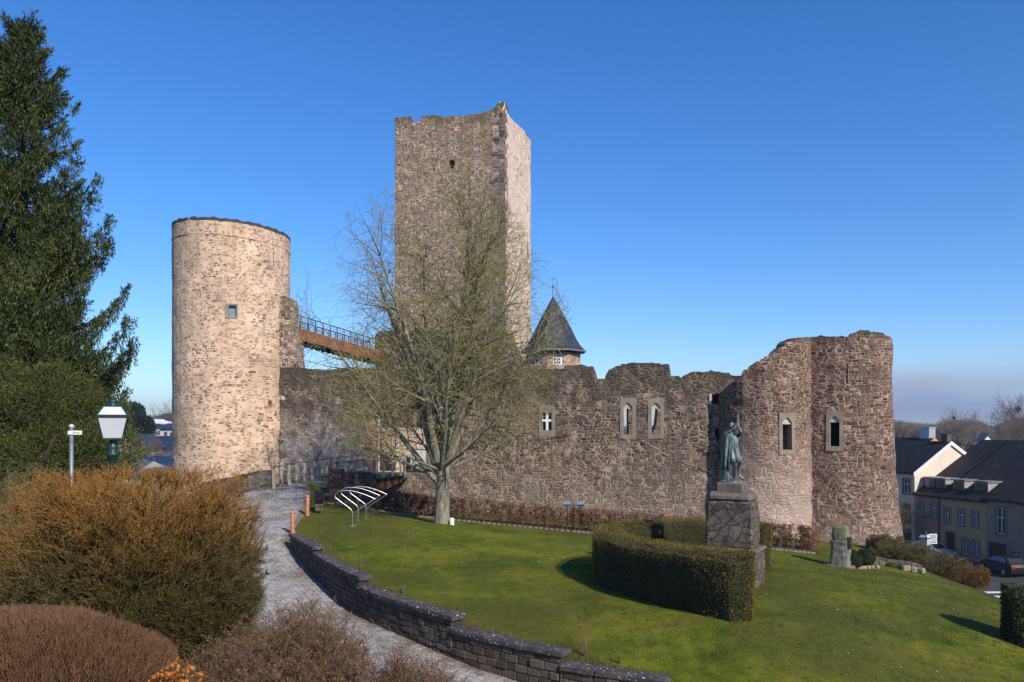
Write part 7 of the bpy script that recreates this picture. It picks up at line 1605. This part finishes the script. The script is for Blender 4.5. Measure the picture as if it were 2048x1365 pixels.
# ---------------------------------------------------------------- village on the left, in the valley
def free_house(name, label, u0, u1, ve, vr, vb, Y, wall, roof, deep=8, wins=(), gable=False, hip=0, skew=0):
    """house seen front on at distance Y: u0..u1 its width, ve eave row, vr ridge row, vb foot row"""
    a, b = P(u0, vb, Y), P(u1, vb, Y); w = b.x-a.x; ze, zr_, zb2 = [(VH-v)/F*Y for v in (ve, vr, vb)]
    e = empty(name, (a.x, Y, zb2), label, 'house', 'village houses in the valley'); H_ = ze-zb2; Rr = zr_-ze; M = Matrix.Rotation(skew, 4, 'Z')
    m = MB()
    if gable: m.add([(x, y, z) for y in (0, deep) for x, z in ((0,-2),(w,-2),(w,H_),(w/2,H_+Rr),(0,H_))], [(0,1,2,3,4),(9,8,7,6,5),(0,5,6,1),(1,6,7,2),(4,9,5,0)])
    else: m.add([(x, y, z) for x in (0, w) for y, z in ((0,-2),(deep,-2),(deep,H_),(deep/2,H_+Rr-.02),(0,H_))], [(0,1,2,3,4),(9,8,7,6,5),(0,5,6,1),(1,6,7,2),(4,9,5,0)])
    m.v = [tuple(M @ Vector(v)) for v in m.v]; m.build('wall', wall, e)
    m = MB(); t = .25; o_ = .5
    if gable: quads = [[(-o_,-o_,H_-o_*2*Rr/w),(w/2,-o_,H_+Rr),(w/2,deep+o_,H_+Rr),(-o_,deep+o_,H_-o_*2*Rr/w)],[(w+o_,-o_,H_-o_*2*Rr/w),(w/2,-o_,H_+Rr),(w/2,deep+o_,H_+Rr),(w+o_,deep+o_,H_-o_*2*Rr/w)]]
    else: quads = [[(-o_,-o_,H_-o_*2*Rr/deep),(w+o_,-o_,H_-o_*2*Rr/deep),(w+o_-hip*w,deep/2,H_+Rr),(-o_+hip*w,deep/2,H_+Rr)],[(-o_,deep+o_,H_-o_*2*Rr/deep),(w+o_,deep+o_,H_-o_*2*Rr/deep),(w+o_-hip*w,deep/2,H_+Rr),(-o_+hip*w,deep/2,H_+Rr)]]
    if hip and not gable:
        quads += [[(-o_,-o_,H_-o_*2*Rr/deep),(-o_,deep+o_,H_-o_*2*Rr/deep),(-o_+hip*w,deep/2,H_+Rr),(-o_+hip*w,deep/2-.01,H_+Rr)],[(w+o_,-o_,H_-o_*2*Rr/deep),(w+o_,deep+o_,H_-o_*2*Rr/deep),(w+o_-hip*w,deep/2,H_+Rr),(w+o_-hip*w,deep/2-.01,H_+Rr)]]
    for q in quads: m.add(q+[(x,y,z+t) for x,y,z in q], [(0,1,2,3),(7,6,5,4),(0,4,5,1),(1,5,6,2),(2,6,7,3),(3,7,4,0)])
    m.v = [tuple(M @ Vector(v)) for v in m.v]; rf = m.build('roof', roof, e)
    for (uu, v0, v1, wpx) in wins:
        x0 = (uu-u0)/F*Y; z0 = (VH-v1)/F*Y-zb2; z1 = (VH-v0)/F*Y-zb2; ww = wpx/F*Y
        m = MB(); m.box(x0, x0+ww, -.08, .1, z0, z1); m.v = [tuple(M @ Vector(v)) for v in m.v]; wd = m.build('window', M_sur, e); m = MB(); m.box(x0+ww*.15, x0+ww*.85, -.12, -.085, z0+.12, z1-.12); m.v = [tuple(M @ Vector(v)) for v in m.v]; m.build('pane', M_glass, wd)
    return e
Mw = wallmat('village_white', (.78,.74,.70)); Mp = wallmat('village_peach', (.66,.45,.33)); Mc = wallmat('village_cream', (.66,.58,.42)); Mg = wallmat('village_beige', (.50,.45,.38)); Mr = wallmat('village_red', (.36,.14,.10))
M_rg = slate_mat('grey_village_roof', (.09,.085,.09), 1.2, .3); M_rb = slate_mat('blue_village_roof', (.016,.026,.055), 1.2, .3); M_rd = slate_mat('dark_village_roof', (.035,.034,.036), 1.2, .3); M_rw = plain('snowy_white_roof', (.72,.72,.72), .6)
free_house('village_house', 'long low white building far up the left valley', 255, 346, 847, 846, 853, 260, Mw, M_rw, 10, wins=((268,848,852,3),(276,848,852,3)))
free_house('village_house', 'white gabled house far up the left valley, above the grey roof', 278, 306, 847, 840, 860, 250, Mw, M_rw, 12, wins=((288,846,850,3),), gable=True)
free_house('village_house', 'red walled flat topped house highest in the left valley', 309, 342, 839, 838, 850, 290, Mr, M_rd, 9, wins=((312,842,846,4),(318,842,846,3)))
free_house('village_house', 'dark roofed house at the far left ridge with a light gable', 318, 352, 836, 828, 842, 330, Mw, M_rd, 10)
free_house('village_house', 'house with plain grey roof above a white wall in the left valley', 284, 324, 867, 852, 876, 190, Mw, M_rg, 14)
free_house('village_house', 'beige house with bright blue roof beside the round tower', 320, 356, 858, 849, 882, 180, Mg, M_rb, 10, wins=((328,864,872,7),(340,865,875,4)))
free_house('village_house', 'brown roofed house half hidden behind the lantern', 256, 292, 866, 850, 885, 185, Mg, M_rd, 12)
free_house('village_house', 'peach house with a wide dark blue roof, tallest of the left group', 264, 356, 901, 876, 935, 150, Mp, M_rb, 14, wins=((328,907,916,8),(340,906,916,7)), hip=.06)
free_house('village_house', 'cream gabled house with a dark window just right of the lantern', 232, 276, 894, 872, 930, 140, Mc, M_rd, 10, wins=((245,888,898,5),), gable=True)
free_house('village_house', 'low house with long blue slate roof behind the tip of the huge rusty shrub', 222, 322, 941, 920, 965, 105, Mg, M_rb, 12, hip=.12)
free_house('village_house', 'low grey hipped roof in front of the long blue roof', 196, 268, 950, 926, 975, 92, Mg, M_rg, 10, hip=.4)
free_house('village_house', 'blue roofed house touching the left edge of the round tower', 318, 380, 945, 918, 985, 110, Mg, M_rb, 10, hip=.3)
free_house('village_house', 'house with grey roof behind the bushes, left of the round tower', 290, 345, 935, 910, 960, 125, Mp, M_rg, 10, hip=.1)
free_house('village_house', 'small house with red brown roof seen through the gap under the yew', 72, 102, 930, 922, 945, 75, Mc, slate_mat('red_tile', (.20,.08,.055), 2), 6)
free_house('village_house', 'peach coloured house glimpsed under the spruce branches', 36, 60, 918, 905, 950, 95, Mp, M_rd, 6)
free_house('village_house', 'peach coloured house glimpsed right behind the finger post', 110, 142, 925, 912, 950, 98, Mp, M_rd, 6)
i = 0
for (u, vt, Y, w_, lb) in ((262,885,130,9,'bare tree between the cream gable and the blue roof'),(300,893,122,10,'bare tree in front of the wide dark blue roof'),(330,905,120,8,'thin bare tree near the round tower before the peach house'),(283,905,112,8,'bushy bare tree above the long blue slate roof'),(344,812,300,14,'bare tree on the far left ridge by the round tower'),(250,858,200,10,'dark bare tree behind the lantern'),(236,900,115,6,'slim bare tree directly behind the lantern post'),(277,855,220,9,'bare tree beside the long low white building')):
    p = P(u, vt, Y); h = p.z+13.2 if Y < 250 else 12; z0 = p.z-h; bare_tree('bare_tree', (p.x, Y, z0), h, w_, i+50, lb+' in the left valley', M_farb2, 'bare trees in the left valley', n0=9); i += 1
# evergreen on the far left slope
p = P(270, 795, 160); e = empty('dark_conifer', (p.x, 160, -13), 'dark rounded conifer on the skyline between the spruce and the round tower', 'tree'); H_ = p.z+13
c = RNG.normal(0,1,(5200,3)); c = unit(c)*RNG.uniform(.5,1,(5200,1))**.5; t = RNG.integers(0, 4, 5200); cen_ = np.array([[0,0,H_*.80,1.9],[1.7,0,H_*.66,2.0],[-1.6,0,H_*.62,2.4],[.2,0,H_*.5,3.0]])[t]; c = c*cen_[:,3:]*np.array([[1,1,1.25]])+cen_[:,:3]
mesh_np('foliage', *leaves(c, c-np.array([[0,0,H_*.6]]), .7, .5, .7), leafmat('conifer_far', [(.012,.028,.018),(.03,.05,.025)]), e); m = MB(); m.tube([(0,0,-1),(0,0,H_*.6)], [.4,.2], 8); m.build('trunk', M_farb2, e)
# ---------------------------------------------------------------- woods on the right skyline
def wood(name, label, us, vt, Y, n, seed, hgt=14, z_lo=None, depth=60):
    rr = random.Random(seed); T = Twigs()
    for i in range(n):
        u = rr.uniform(*us); y = Y+rr.uniform(0, depth); v = np.interp(u, [q[0] for q in vt], [q[1] for q in vt])+abs(rr.gauss(0,3)); p = P(u, v, y); h = hgt*rr.uniform(.8,1.1); b = Vector((p.x, y, p.z-h)); T.seg(b-Vector((0,0,4)), b+Vector((0,0,h*.5)), .30, .18)
        for k_ in range(26):
            a = rr.uniform(0,6.28); t_ = rr.uniform(.25,.85); w_ = h*.30*rr.uniform(.3,1)*math.sin(min(1, (1.05-t_)*1.6)*1.57); s = b+Vector((0,0,h*t_*.8)); q = s+Vector((math.cos(a)*w_, math.sin(a)*w_, h*(1-t_)*.6+h*.12)); T.seg(s, q, .10, .04)
            for _ in range(5): o_ = s.lerp(q, rr.uniform(.3,1)); T.seg(o_, o_+Vector((rr.gauss(0,.9), rr.gauss(0,.9), rr.uniform(.3,1.6))), .045, .02)
    o = T.build(name, M_farb, None); tag(o, label, 'wood', kind='stuff'); return o
wood('bare_wood', 'bare brown winter wood on the skyline behind the roofs on the right', (1760,2080), [(1760,833),(1800,835),(1850,842),(1880,840),(1905,833),(1950,834),(1975,846),(2000,846),(2030,830),(2080,822)], 260, 420, 3, 17, depth=90)
wood('bare_wood', 'distant bare wood along the ridge on the left skyline', (180,360), [(180,830),(360,826)], 420, 110, 5, 12, depth=120)
wood('bare_wood', 'thin line of distant bare trees behind the middle of the castle', (1150,1480), [(1150,850),(1480,842)], 380, 220, 7, 15, depth=120)
p = P(2036, 806, 210); bare_tree('bare_tree', (p.x, 210, -12), p.z+12, 11, 77, 'tall bare tree with a nest rising above the wood at the right edge', M_farb, None, n0=12, nest=True)
p = P(1908, 829, 250); bare_tree('bare_tree', (p.x, 250, -8), p.z+8, 9, 78, 'bare tree carrying a dark nest on the skyline above the cream gable', M_farb, None, n0=10, nest=True)
free_house('village_house', 'small white house peeping over the long dark roof on the right', 1968, 1986, 879, 869, 890, 200, Mw, M_rg, 2.5, gable=True)
# the terrace itself shades the street
# air: thin even haze round the whole scene
m = MB(); m.box(-2700, 2700, -2700, 2800, -60, 70); hz = m.build('haze', None); tag(hz, 'thin bluish air over the valley', 'haze', kind='stuff')
hm = bpy.data.materials.new('haze'); hm.use_nodes = True; nt = hm.node_tree; nt.nodes.clear(); vo_ = nt.nodes.new('ShaderNodeVolumePrincipled'); ou_ = nt.nodes.new('ShaderNodeOutputMaterial')
vo_.inputs['Color'].default_value = (.62, .72, .92, 1); vo_.inputs['Density'].default_value = .00028; vo_.inputs['Anisotropy'].default_value = .2; nt.links.new(vo_.outputs[0], ou_.inputs['Volume'])
hz.data.materials.clear(); hz.data.materials.append(hm)
for o in list(COL.objects):
    if o.type == 'MESH' and len(o.data.materials) == 0: o.data.materials.append(M_dress)
print('objects', len(COL.objects), 'faces', sum(len(o.data.polygons) for o in COL.objects if o.type == 'MESH'))
